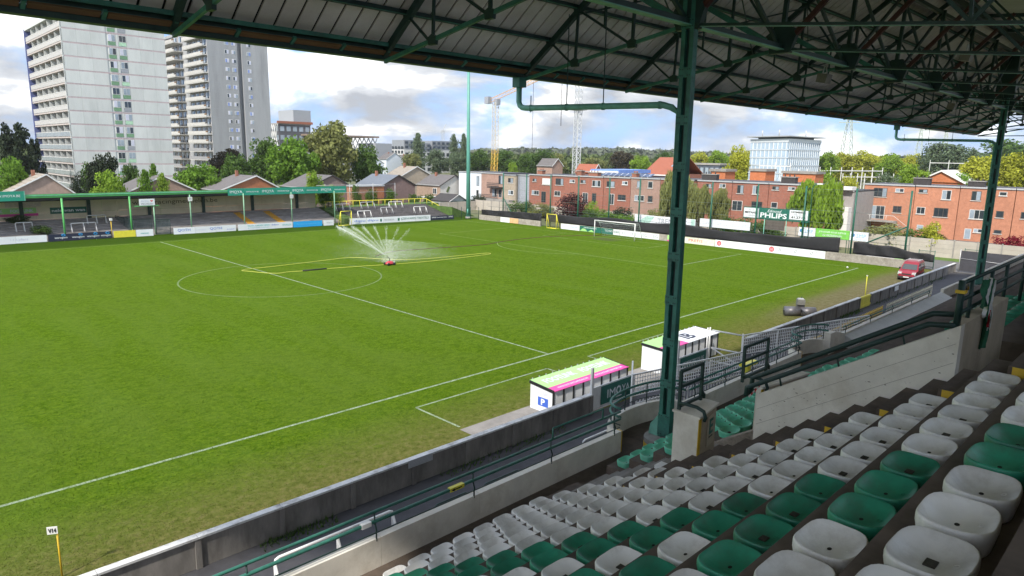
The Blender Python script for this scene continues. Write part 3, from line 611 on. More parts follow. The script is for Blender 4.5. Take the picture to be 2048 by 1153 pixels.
for z in (10.38, 10.16, 9.99): tube('rail', [(-20.08, -25.05, z), (-14.0, -25.05, z-0.02)], 0.024, dark_green, t)
for x in (-19.55, -18.4, -17.4, -16): tube('rail_post', [(x, -25.05, 9.6), (x, -25.05, 10.38)], 0.026, dark_green, t)
t2 = thing('club_scarf', 'green, white and red scarf knotted on the railing above the stairwell', 'scarf', (-18.7, -25.15, 10.2))
sc = [mat('scarf_green', (0.02, 0.12, 0.06), 0.9, 0.3, 20), white, mat('scarf_red', (0.35, 0.02, 0.03), 0.9)]
def strip(x0, x1, z0, z1, m, wob): MB().grid(lambda a, b: (x0+(x1-x0)*a+0.02*sin(9*b+wob)+0.05*wob*b, -25.16+0.035*sin(7*a+5*b+wob), z1+(z0-z1)*b), 6, 10).build('scarf_fold', m, t2)
strip(-19.45, -19.15, 9.98, 10.36, sc[0], 0.3); strip(-19.25, -19.05, 9.82, 10.36, sc[1], 0.9); strip(-19.15, -18.90, 9.36, 10.34, sc[0], 1.2); strip(-18.95, -18.84, 9.6, 10.3, sc[1], 0.6); strip(-19.0, -18.96, 9.65, 9.9, sc[2], 1.2)
def screen_rail(x0, x1, label):
    t = thing('screen_railing', label, 'railing', (x0, -21.3, 7.6), 'frame railings on the lettered screens'); y = -21.2
    for a, b in (((x0, y, 7.62), (x0, y, 8.32)), ((x0, y, 8.32), (x1, y, 8.32)), ((x1, y, 8.32), (x1, y, 7.62)), ((x0, y, 8.05), (x1, y, 8.05)), ((x0, y, 7.70), (x1, y, 7.70))): bar('frame_bar', a, b, 0.05, 0.05, dark_green, t)
    tube('handrail', [(x0-0.0, y, 7.75), (x0-0.02, -21.35, 7.78), (x0-0.02, -21.55, 7.78), (x0-0.02, -21.68, 7.74), (x0-0.02, -21.72, 7.64), (x0-0.02, -21.70, 7.58)], 0.032, dark_green, t)
    tube('handrail', [(x1, y, 7.75), (x1+0.05, y, 7.77), (x1+0.11, y, 7.72), (x1+0.11, y, 7.65)], 0.032, dark_green, t)
screen_rail(-20.15, -19.45, 'black-green frame railing on screen E beside the nearest column'); screen_rail(-17.9, -16.9, 'black-green frame railing on screen D farther back')
t = thing('barrier_tape', 'scrap of red and white barrier tape tied to the stairwell wall end', 'tape', (-20.1, -22.4, 8.2))
for k in range(7): cube('tape_stripe', -20.30+0.06*k, -20.24+0.06*k, -22.50, -22.49, 8.245+0.018*k, 8.275+0.018*k, red if k % 2 else white, t, ry=-0.3)
# ---------------------------------------------------------------- perimeter wall in front of the stand
cop = mat('white_coping', (0.62, 0.62, 0.61), 0.8, 0.12, 4.0, 0.2, stain=(0.22, 0.21, 0.20), stain_amt=0.75, stain_scale=1.7)
pw = thing('perimeter_wall', 'low weathered concrete panel wall with white coping along the walkway', 'wall', (-17, -8, 0))
def wall_run(x0, x1, step=2.4):
    n = round((x1-x0)/step); w = (x1-x0)/n
    for k in range(n):
        a = x0+k*w
        cube('wall_panel', a+0.09, a+w-0.09, -8.07, -7.95, 0, 0.90, dark_conc, pw); cube('wall_post', a-0.085, a+0.085, -8.13, -7.93, 0, 0.93, dark_conc, pw)
        cube('coping_stone', a+0.006, a+w-0.006, -8.15, -7.90, 0.932, 1.0, cop, pw)
    cube('wall_post', x1-0.085, x1+0.085, -8.13, -7.93, 0, 0.93, dark_conc, pw)
wall_run(-31.4, -5.9, 2.43); wall_run(9.3, 28.5); wall_run(31.0, 57.4)
cube('notice_plate', -16.4, -15.3, -8.165, -8.152, 0.72, 1.01, galv, pw)
for k in range(5): cube('notice_slot', -16.36, -15.34, -8.170, -8.166, 0.755+0.05*k, 0.772+0.05*k, grey_print, pw)
cube('paper_notice', 36.8, 37.9, -8.165, -8.152, 0.45, 0.88, white, pw)
yg = thing('yellow_wall_gate', 'yellow painted gate section in the perimeter wall below the corner flag', 'gate', (29.8, -8, 0))
for k in range(5): cube('gate_board', 28.62+0.45*k, 29.05+0.45*k, -8.10, -8.0, 0.02, 0.98, lemon, yg)
cube('gate_rail', 28.6, 30.9, -8.14, -8.10, 0.80, 0.90, lemon, yg); cube('gate_rail', 28.6, 30.9, -8.14, -8.10, 0.15, 0.25, lemon, yg)
fp = thing('flag_pole', 'thin yellow pole standing behind the yellow gate section', 'pole', (30.8, -7.7, 0)); tube('pole', [(30.8, -7.7, 0), (30.72, -7.7, 2.45)], 0.035, lemon, fp); cube('pole_cap', 30.67, 30.77, -7.75, -7.65, 2.45, 2.52, white, fp)
vs_ = thing('marker_sign', 'white V14 sign on a yellow pole at the pitch edge', 'sign', (-26.72, -5.9, 0)); tube('pole', [(-26.70, -5.9, 0), (-26.70, -5.9, 1.52)], 0.025, yellow, vs_)
cube('sign_plate', -26.94, -26.68, -5.945, -5.93, 1.38, 1.60, white, vs_, rz=-0.5); text('V14', (-26.818, -5.953, 1.49), None, 0.13, 0.19, black, vs_, rot=(pi/2, 0, -0.5), bold=0.02)
# tufts of weeds at the wall foot
wd = MB()
for k in range(900):
    x = random.choice([random.uniform(-22, -19.5), random.uniform(24, 28), random.uniform(31.5, 52), random.uniform(-15, -8)]); y = -8.16-random.random()**2*0.45; h = random.uniform(0.05, 0.22); a = random.random()*6.3; w = 0.025
    wd.add([(x-w*cos(a), y-w*sin(a), 0), (x+w*cos(a), y+w*sin(a), 0), (x+random.uniform(-.08, .08), y+random.uniform(-.08, .08), h)], [(0, 1, 2)])
tag(wd.build('wall_weeds', mat('weed_green', (0.06, 0.12, 0.02), 0.9, 0.3, 3.0, trans=0.3)), 'straggling green weeds along the foot of the perimeter wall', 'weeds', kind='stuff')
# ---------------------------------------------------------------- dugouts
def dugout(x0, x1, label, kind):
    t = thing('dugout', label, 'dugout', (x0, -6.2, 0), 'team dugouts')
    wp = mat('dugout_panel', (0.70, 0.72, 0.74), 0.5, 0.05, 1.0, stain=(0.4, 0.4, 0.4), stain_amt=0.3); n = 8
    zf, zb = (1.36, 1.22) if kind == 1 else (1.54, 1.46)
    for s, X in ((-1, x0), (1, x1)):
        MB().prism([(-5.55, 0.02), (-5.55, zf-0.06), (-7.0, zb-0.06), (-7.0, 0.02)], 'x', X-0.02, X+0.02).build('end_panel', wp, t)
        bar('end_trim', (X-0.03, -5.5, zf-0.05), (X-0.03, -7.05, zb-0.05), 0.05, 0.14, black, t)
    w = (x1-x0)/n
    for k in range(n):
        cube('back_panel', x0+k*w+0.05, x0+(k+1)*w-0.05, -7.0, -6.97, 0.05, zb-0.07, wp, t); cube('frame_post', x0+k*w-0.03, x0+k*w+0.03, -7.04, -6.96, 0, zb-0.05, black, t)
    cube('frame_post', x1-0.03, x1+0.03, -7.04, -6.96, 0, zb-0.05, black, t)
    def roofq(nm, a, b, y0, y1, m, lift=0.0):
        zz = lambda y: zb+(zf-zb)*(y+7.1)/(1.65)+lift
        MB().add([(a, y0, zz(y0)), (b, y0, zz(y0)), (b, y1, zz(y1)), (a, y1, zz(y1)), (a, y0, zz(y0)-0.03), (b, y0, zz(y0)-0.03), (b, y1, zz(y1)-0.03), (a, y1, zz(y1)-0.03)], [(0, 1, 2, 3), (7, 6, 5, 4), (0, 4, 5, 1), (1, 5, 6, 2), (2, 6, 7, 3), (3, 7, 4, 0)]).build(nm, m, t)
        return zz
    sl = atan2(zf-zb, 1.65)
    if kind == 1:
        zz = roofq('roof_panel', x0, x1, -7.1, -6.62, pink); roofq('roof_panel', x0, x1, -6.615, -5.45, lime)
        for a, b in ((0.06, 0.48), (0.52, 0.94)): text('FOOTLINK', (x0+(x1-x0)*(a+b)/2, -6.02, zz(-6.02)+0.006), None, 0.48, (x1-x0)*(b-a)*0.92, pale_lilac, t, rot=(sl, 0, 0), bold=0.03)
        text('WWW.FOOTLINKTEAMWEAR.COM', (x0+(x1-x0)*0.27, -6.87, zz(-6.87)+0.006), None, 0.15, 2.2, pale_lilac, t, rot=(sl, 0, 0)); text('WWW.FOOTLINKTEAMWEAR.COM', (x0+(x1-x0)*0.75, -6.87, zz(-6.87)+0.006), None, 0.15, 2.2, pale_lilac, t, rot=(sl, 0, 0))
        cube('end_sticker', x0-0.028, x0-0.022, -6.7, -6.05, 0.30, 0.72, royal, t); text('P', (x0-0.034, -6.38, 0.51), '-x', 0.3, 0.25, white_hoard, t, bold=0.03); text('CAR PARK', (x0-0.03, -6.25, 0.95), '-x', 0.2, 0.9, pale_lilac, t)
    else:
        m = x0+(x1-x0)*0.40
        roofq('roof_panel', x0, m, -7.1, -6.62, pink); zz = roofq('roof_panel', x0, m, -6.615, -5.45, lime); roofq('roof_panel', m+0.005, x1, -7.1, -5.45, white_hoard)
        text('IB', (m+1.1, -6.3, zz(-6.3)+0.006), None, 0.9, 1.0, navy, t, rot=(sl, 0, 0), bold=0.03)
    cube('bench', x0+0.1, x1-0.1, -6.9, -6.5, 0.40, 0.45, black, t)
    for k in range(12): cube('gutter_clip', x0+(x1-x0)*(k+.5)/12-0.02, x0+(x1-x0)*(k+.5)/12+0.02, -5.46, -5.40, zf-0.02, zf+0.05, grey_print, t)
dugout(-7.35, -1.65, 'nearer dugout with lime and pink roof lettered FOOTLINK', 1); dugout(1.75, 7.6, 'farther dugout with part white roof marked IB, behind the column', 2)
# boards and gates beside the dugouts
def sponsor_gate(x0, x1, z0, z1, s, label, gap):
    t = thing('sponsor_gate', label, 'gate', (x0, -8, 0), 'green sponsor boards at the tunnel')
    cube('gate_leaf', x0-gap, x1+0.3, -8.03, -7.98, 0.15, z1+0.06, white, t); cube('gate_post', x0-gap-0.14, x0-gap-0.02, -8.08, -7.96, 0, 2.25, white, t)
    cube('sign_board', x0, x1, -8.07, -8.045, z0, z1, board_green, t); return t
t = sponsor_gate(-5.15, -2.72, 0.28, 1.18, '', 'white gate leaf carrying the green IMOYA board', 0.6)
text('IM', (-4.37, -8.075, 0.72), '-y', 0.42, 0.62, white_hoard, t); text('O', (-3.80, -8.075, 0.74), '-y', 0.45, 0.40, white_hoard, t, bold=0.03); cube('underline', -4.0, -3.55, -8.078, -8.072, 0.40, 0.45, white_hoard, t); text('YA', (-3.22, -8.075, 0.72), '-y', 0.42, 0.62, white_hoard, t)
t = sponsor_gate(1.75, 4.4, 0.42, 1.18, '', 'dark green WWW.IMOYA.BE board behind the nearest column', 0.2); text('WWW.IMOYA.BE', (3.08, -8.075, 0.80), '-y', 0.26, 2.2, white_hoard, t)
# mesh fences and gate at the players' entrance
mesh_m = mat('white_mesh', (0.80, 0.80, 0.80), 0.6, 0.05, 3.0)
def mesh_fence(p, q, z0, z1, label, cell=0.16, m=None, frame=None, cat='fence', r=0.013, name='mesh_fence'):
    m = m or mesh_m; frame = frame or white; p = Vector((*p, 0)); q = Vector((*q, 0)); L_ = (q-p).length; d = (q-p)/L_
    t = thing(name, label, cat, tuple(p)); n = int(L_/cell); k = int((z1-z0)/cell); b = MB()
    for i in range(n+1):
        c = p+d*(L_*i/n); b.bar((c.x, c.y, z0), (c.x, c.y, z1), 2*r, 2*r)
    for j in range(k+1):
        z = z0+(z1-z0)*j/k; b.bar((p.x, p.y, z), (q.x, q.y, z), 2*r, 2*r)
    tag(b.build('wire_mesh', m, t), kind='stuff')
    bar('top_rail', (p.x, p.y, z1+0.03), (q.x, q.y, z1+0.03), 0.06, 0.06, frame, t)
    np_ = max(1, round(L_/3.0))
    for i in range(np_+1):
        c = p+d*(L_*i/np_); tube('fence_post', [(c.x, c.y, 0), (c.x, c.y, z1+0.06)], 0.04, frame, t)
    return t
mesh_fence((-4.75, -9.5), (2.9, -11.1), 1.0, 2.0, 'white wire mesh fence panel in front of the dugouts'); mesh_fence((6.0, -9.45), (17.1, -12.45), 0.9, 2.0, 'long white wire mesh fence slanting away beyond the tunnel gate')
mesh_fence((-2.7, -8.05), (-4.7, -9.45), 0.0, 1.9, 'small white mesh wing beside the IMOYA board', 0.2)
g = thing('tunnel_gate', 'white tubular gate standing open at the tunnel mouth', 'gate', (5.9, -7.5, 0))
for a, b in (((5.8, -7.45, 0), (5.8, -7.45, 2.15)), ((6.0, -9.4, 0), (6.0, -9.4, 2.1)), ((5.8, -7.6, 2.0), (6.0, -9.4, 2.0)), ((5.8, -7.6, 0.95), (6.0, -9.4, 0.95)), ((5.8, -7.6, 0.15), (6.0, -9.4, 0.15)), ((5.8, -7.6, 0.95), (6.0, -9.4, 0.15)), ((5.62, -7.4, 0), (5.62, -7.4, 2.15))): tube('gate_tube', [a, b], 0.045, white, g)
def pickets(p, q, h, label, m, pitch_=0.22, name='picket_barrier'):
    p = Vector((*p, 0)); q = Vector((*q, 0)); d = q-p; n = int(d.length/pitch_); t = thing(name, label, 'barrier', tuple(p), 'picket barriers on the walkway')
    ang = atan2(d.y, d.x)
    for i in range(n+1):
        c = p+d*i/n; cube('picket', c.x-0.035, c.x+0.035, c.y-0.015, c.y+0.015, 0.08, h, m, t, rz=ang)
    for z in (0.22*h, 0.85*h): bar('picket_rail', (p.x, p.y, z), (q.x, q.y, z), 0.05, 0.07, m, t)
    return t
pickets((-4.9, -9.9), (3.4, -11.2), 0.95, 'white picket barrier below the mesh fence by the curved bay', white); pickets((6.3, -9.9), (10.2, -11.0), 0.95, 'short white picket barrier beyond the tunnel gate', white)
pickets((11.0, -10.75), (26.5, -10.4), 1.0, 'yellow picket barrier running along the far walkway', yellow, 0.30); pickets((27.5, -10.4), (40.0, -10.3), 1.0, 'cream picket barrier farthest along the walkway', mat('cream_paint', (0.62, 0.58, 0.42), 0.6), 0.34)
def crush(name, x0, x1, y, h, label, m, posts=2, y_foot=0.45, z=0.0, group=None, rad=0.03, rot=0):
    t = thing(name, label, 'barrier', ((x0+x1)/2, y, z), group)
    tube('barrier_rail', [(x0, y, z), (x0, y, z+h-0.12), (x0+0.03, y, z+h-0.04), (x0+0.12, y, z+h), (x1-0.12, y, z+h), (x1-0.03, y, z+h-0.04), (x1, y, z+h-0.12), (x1, y, z)], rad, m, t)
    for k in range(posts):
        x = x0+(x1-x0)*k/(posts-1) if posts > 1 else (x0+x1)/2
        tube('barrier_brace', [(x, y, z+h-0.15), (x, y-y_foot, z)], rad*0.85, m, t)
    if posts == 3: tube('barrier_post', [((x0+x1)/2, y, z+h), ((x0+x1)/2, y, z)], rad, m, t)
    return t
crush('crush_barrier', -22.75, -18.95, -10.85, 1.14, 'white tubular crush barrier on the walkway below the railing', white, 3, rad=0.045); crush('crush_barrier', -15.6, -13.9, -11.3, 1.0, 'dark green crush barrier on the walkway left of the curved bay', dark_green, 2); crush('crush_barrier', -17.7, -16.3, -11.3, 1.0, 'second dark green crush barrier lower on the walkway', dark_green, 2); crush('crush_barrier', -10.4, -8.6, -11.3, 1.05, 'small white crush barrier beside the end of the near parapet', white, 2, rad=0.04)
crush('crush_barrier', 11.5, 14.8, -11.6, 1.1, 'white braced barrier on the walkway past the mesh fence', white, 3, rad=0.045)
bx_ = thing('turnstile_box', 'yellow bollard with green seat beside the mesh fence', 'bollard', (0.9, -12.3, 0)); cube('bollard_post', 0.75, 1.0, -12.4, -12.2, 0, 2.0, lemon, bx_); cube('bollard_head', 0.35, 1.5, -12.5, -12.1, 2.0, 2.15, lemon, bx_); cube('side_panel', -0.1, 0.7, -12.5, -12.4, 0.9, 1.5, green_steel, bx_)
# ---------------------------------------------------------------- goal, sprinkler, roller, car
g = thing('football_goal', 'white football goal with net at the far end', 'goal', (HL, GY, 0))
for s in (-1, 1):
    tube('goal_post', [(HL, GY+3.66*s, 0), (HL, GY+3.66*s, 2.44)], 0.07, white, g, 10); tube('net_stanchion', [(HL, GY+3.66*s, 2.44), (HL+0.9, GY+3.66*s, 2.40), (HL+1.1, GY+3.66*s, 2.2), (HL+1.9, GY+3.66*s, 0)], 0.035, mat('stanchion_grey', (0.4, 0.45, 0.43), 0.5), g)
tube('crossbar', [(HL, GY-3.72, 2.44), (HL, GY+3.72, 2.44)], 0.07, white, g, 10)
net = MB()
def netp(a, b): # b 0..1 along profile
    P3 = [(0, 2.42), (0.5, 2.15), (1.0, 2.2), (1.5, 1.1), (1.9, 0.02)]; k = min(3, int(b*4)); f_ = b*4-k; x = P3[k][0]+(P3[k+1][0]-P3[k][0])*f_; z = P3[k][1]+(P3[k+1][1]-P3[k][1])*f_
    return (HL+x, GY-3.66+7.32*a, z-0.14*sin(pi*b)*abs(sin(3*pi*a)))
for i in range(31): net.tube([netp(i/30, j/10) for j in range(11)], 0.006, 3, cap=False)
for j in range(15): net.tube([netp(i/16, j/14) for i in range(17)], 0.006, 3, cap=False)
tag(net.build('net', mat('net_string', (0.45, 0.52, 0.5), 0.8), g), kind='stuff')
def small_goal(x, y, label, ang, w=2.1):
    t = thing('training_goal', label, 'goal', (x, y, 0), 'small yellow training goals', (0, 0, ang))
    def lt(nm, pts, r_, m): MB().tube(pts, r_, 6).build(nm, m, None, True)
    for pts in ([(0, 0, 0), (0, 0, 2.35)], [(w, 0, 0), (w, 0, 2.35)], [(0, 0, 2.35), (w, 0, 2.35)], [(0, 0, 0.05), (w, 0, 0.05)], [(0, 0.75, 0), (0, 0, 2.35)], [(w, 0.75, 0), (w, 0, 2.35)], [(0, 0.75, 0), (w, 0.75, 0)], [(0, 0, 0.05), (0, 0.75, 0)]):
        o = obj('goal_tube', MB().tube(pts, 0.05, 6).mesh('goal_tube', lemon, True), t, local=True)
    b = MB()
    for i in range(13): b.bar((w*i/12, 0.75, 0), (w*i/12, 0.02, 2.33), 0.015)
    for i in range(13): b.bar((0, 0.75*(1-i/12), 2.35*i/12), (w, 0.75*(1-i/12), 2.35*i/12), 0.015)
    o = obj('net', b.mesh('net', mat('olive_net', (0.20, 0.19, 0.10), 0.9)), t, local=True); tag(o, kind='stuff')
small_goal(29.1, 72.6, 'small yellow goal parked at the hoardings left of the sprinkler spray', 0.08); small_goal(54.6, 50.4, 'small yellow goal leaning by the gap left of the white goal', -pi/2)
sp = thing('sprinkler_cart', 'red travelling sprinkler cart on the pitch throwing water', 'sprinkler', (12.15, 34.3, 0))
redp = mat('red_plastic', (0.42, 0.03, 0.045), 0.4, 0.15, 3.0)
b = MB(); b.grid(lambda a, c: (12.15+0.52*cos(2*pi*a)*cos(c*pi/2), 34.3+0.36*sin(2*pi*a)*cos(c*pi/2), 0.16+0.30*sin(c*pi/2)), 16, 5); b.build('hood', redp, sp, True)
for dx in (-0.38, 0.36):
    for dy in (-0.34, 0.34): tube('wheel', [(12.15+dx, 34.3+dy-0.05, 0.15), (12.15+dx, 34.3+dy+0.05, 0.15)], 0.15, black, sp, 12)
tube('nozzle_mast', [(12.15, 34.3, 0.4), (12.15, 34.3, 0.75)], 0.035, black, sp); tube('nozzle_arm', [(12.15, 34.3, 0.72), (11.9, 34.45, 0.92)], 0.03, black, sp)
cube('counterweight', 12.55, 12.75, 34.2, 34.4, 0.1, 0.3, white, sp)
# hoses
hose_y = mat('yellow_hose', (0.50, 0.52, 0.08), 0.5, 0.1, 2.0)
def smooth(pts, n=5):
    out = []; P = [Vector(p) for p in pts]
    for i in range(len(P)-1):
        p0, p1, p2, p3 = P[max(i-1, 0)], P[i], P[i+1], P[min(i+2, len(P)-1)]
        for k in range(n):
            t = k/n; out.append(0.5*((2*p1)+(-p0+p2)*t+(2*p0-5*p1+4*p2-p3)*t*t+(-p0+3*p1-3*p2+p3)*t**3))
    out.append(P[-1]); return out
hp = [(12.5, 34.4), (17.2, 33.6), (24.4, 33.5), (26.3, 33.7), (26.6, 34.3), (25.6, 34.6), (21.0, 35.0), (17.0, 35.6), (14.3, 37.6), (11.9, 41.3), (9.0, 41.4), (6.5, 41.2), (3.6, 41.0), (1.7, 40.9), (-0.6, 40.9), (-1.4, 40.4), (-1.1, 39.7), (-0.2, 37.6), (0.7, 36.7), (1.8, 36.8), (2.9, 36.5), (4.2, 36.3), (6.5, 36.0), (9.2, 35.4), (11.8, 34.6)]
hz = thing('garden_hose', 'long yellow hose looped on the grass around the sprinkler cart', 'hose', (12, 34, 0)); tube('hose', smooth([(x, y, 0.03) for x, y in hp]), 0.030, hose_y, hz, 6)
tube('hose_coupling', [(3.1, 36.42, 0.06), (5.6, 36.1, 0.06)], 0.075, black, hz, 6)
hd = thing('supply_hose', 'thin dark red hose curving across the pitch to the goal', 'hose', (40, 42, 0)); tube('hose', smooth([(14.5, 40.6, 0.03), (18.0, 42.5, 0.03), (21.5, 42.3, 0.03), (30.9, 40.7, 0.03), (36, 41.6, 0.03), (40.9, 42.1, 0.03), (45.7, 41.6, 0.03), (49, 40.3, 0.03), (52.5, 38.4, 0.03), (54.5, 37.5, 0.03)]), 0.045, mat('maroon_hose', (0.09, 0.035, 0.02), 0.6), hd, 6)
# water: pulsed jets and drifting drops
wm = mat('water_jet', (0.80, 0.85, 0.83), 0.3, 0.03, 2.0, alpha=0.20); dm = mat('water_drops', (0.82, 0.87, 0.84), 0.4, 0.02, 2.0, alpha=0.28)
wt = thing('water_spray', 'fan of white water jets rising from the red sprinkler cart', 'water', (12.0, 34.4, 0.9))
S0 = Vector((11.9, 34.45, 0.92))
def arc(az, el, v, t): return S0+Vector((cos(az)*cos(el)*v*t, sin(az)*cos(el)*v*t, sin(el)*v*t-4.9*t*t))
drops = MB()
azs = [2.42, 2.15, 1.86, 1.57, 1.28, 0.98, 0.66, 0.30]
def quad(c, s):
    a = random.random()*pi; ux = Vector((0.707, -0.707, 0))*cos(a)+Vector((0, 0, 1))*sin(a); vx = Vector((0.707, -0.707, 0))*-sin(a)+Vector((0, 0, 1))*cos(a)
    drops.add([c-ux*s-vx*s*.6, c+ux*s-vx*s*.6, c+ux*s*.8+vx*s*.6, c-ux*s*.8+vx*s*.6], [(0, 1, 2, 3)])
for i, az in enumerate(azs):
    fade = max(0.10, 1-0.19*i); el = 0.66; v = 16.0
    if i == 0:
        pts = [arc(az, el, v, 0.02+0.40*k/14) for k in range(15)]; tube('jet', pts, [0.02+0.045*k/14 for k in range(15)], wm, wt, 6)
        pts = [arc(az+0.02, el-0.06, v*0.8, 0.02+0.30*k/10) for k in range(11)]; tube('jet', pts, [0.02+0.03*k/10 for k in range(11)], wm, wt, 6)
    n = int(3600*fade*(1.0 if i == 0 else 0.65))
    for k in range(n):
        t = random.random()**0.7*(0.40-0.012*i)+0.02; c = arc(az+random.gauss(0, 0.012+0.02*t), el+random.gauss(0, 0.015), v*random.uniform(0.93, 1.0), t)
        if 0.1 < t and random.random() < 0.3: c.z -= abs(random.gauss(0, 0.5))*t*2
        if c.z > 0.03: quad(c, random.uniform(0.010, 0.026)*(0.7+1.2*t)*(1.0 if i < 5 else 1.2))
for k in range(26000):
    az = random.triangular(-0.5, 2.3, 0.45); d = 0.4+8.0*random.random()**1.25; zt = 0.1+random.random()**1.5*(2.6-0.15*d)
    quad(S0+Vector((cos(az)*d, sin(az)*d, zt-0.8)), random.uniform(0.008, 0.022))
tag(drops.build('spray_drops', dm, wt), kind='stuff')
# lawn roller
lr = thing('lawn_roller', 'grey motor lawn roller parked beside the perimeter wall', 'roller', (22.3, -5.7, 0)); steel = mat('roller_steel', (0.13, 0.13, 0.145), 0.45, 0.2, 3.0, metal=0.4, stain=(0.12, 0.09, 0.07), stain_amt=0.5)
A = Vector((21.6, -4.95, 0.36)); Bv = Vector((23.1, -6.7, 0.36)); dd = (Bv-A)
tube('drum', [A, A+dd*0.48], 0.36, steel, lr, 24); tube('drum', [A+dd*0.52, Bv], 0.36, steel, lr, 24); tube('axle', [A-dd*0.04, Bv+dd*0.04], 0.05, black, lr)
mid = (A+Bv)/2; cube('yoke', mid.x-0.08, mid.x+0.08, mid.y-0.3, mid.y+0.3, 0.4, 0.95, steel, lr, rz=0.7); cube('engine_block', mid.x-0.24, mid.x+0.24, mid.y-0.27, mid.y+0.27, 0.92, 1.32, mat('engine_grey', (0.16, 0.16, 0.15), 0.6, 0.3, 5), lr, rz=0.7)
cube('engine_cover', mid.x-0.2, mid.x+0.1, mid.y-0.2, mid.y+0.2, 1.32, 1.40, galv, lr, rz=0.7); tube('exhaust', [(mid.x+0.1, mid.y, 1.3), (mid.x+0.1, mid.y, 1.52)], 0.03, black, lr); bar('drawbar', mid+Vector((0, 0, 0.2)), mid+Vector((-1.0, -0.9, 0.1)), 0.06, 0.06, black, lr)
# balls of paper / line marker bits on the grass
def ball(x, y, r_, label):
    b = MB(); b.grid(lambda a, c: (x+r_*cos(2*pi*a)*sin(pi*c), y+r_*sin(2*pi*a)*sin(pi*c), r_+r_*cos(pi*c)), 12, 8); o = b.build('football', white, None, True); tag(o, label, 'ball')
    for k in range(6):
        a = k*pi/3; q = MB(); c = Vector((x, y, r_))+Vector((cos(a)*0.8, sin(a)*0.8, 0.6*(-1)**k))*r_; nn = (c-Vector((x, y, r_))).normalized(); c = Vector((x, y, r_))+nn*(r_+0.003); e1 = nn.orthogonal().normalized(); e2 = nn.cross(e1)
        q.add([c+(e1*cos(t)+e2*sin(t))*r_*0.35 for t in [2*pi*j/5 for j in range(5)]], [tuple(range(5))]); q.build('ball_patch', grey_print, o)
ball(-5.0, -3.75, 0.11, 'white ball lying on the grass inside the technical area'); ball(50.4, 0.75, 0.11, 'white ball near the right corner of the pitch')
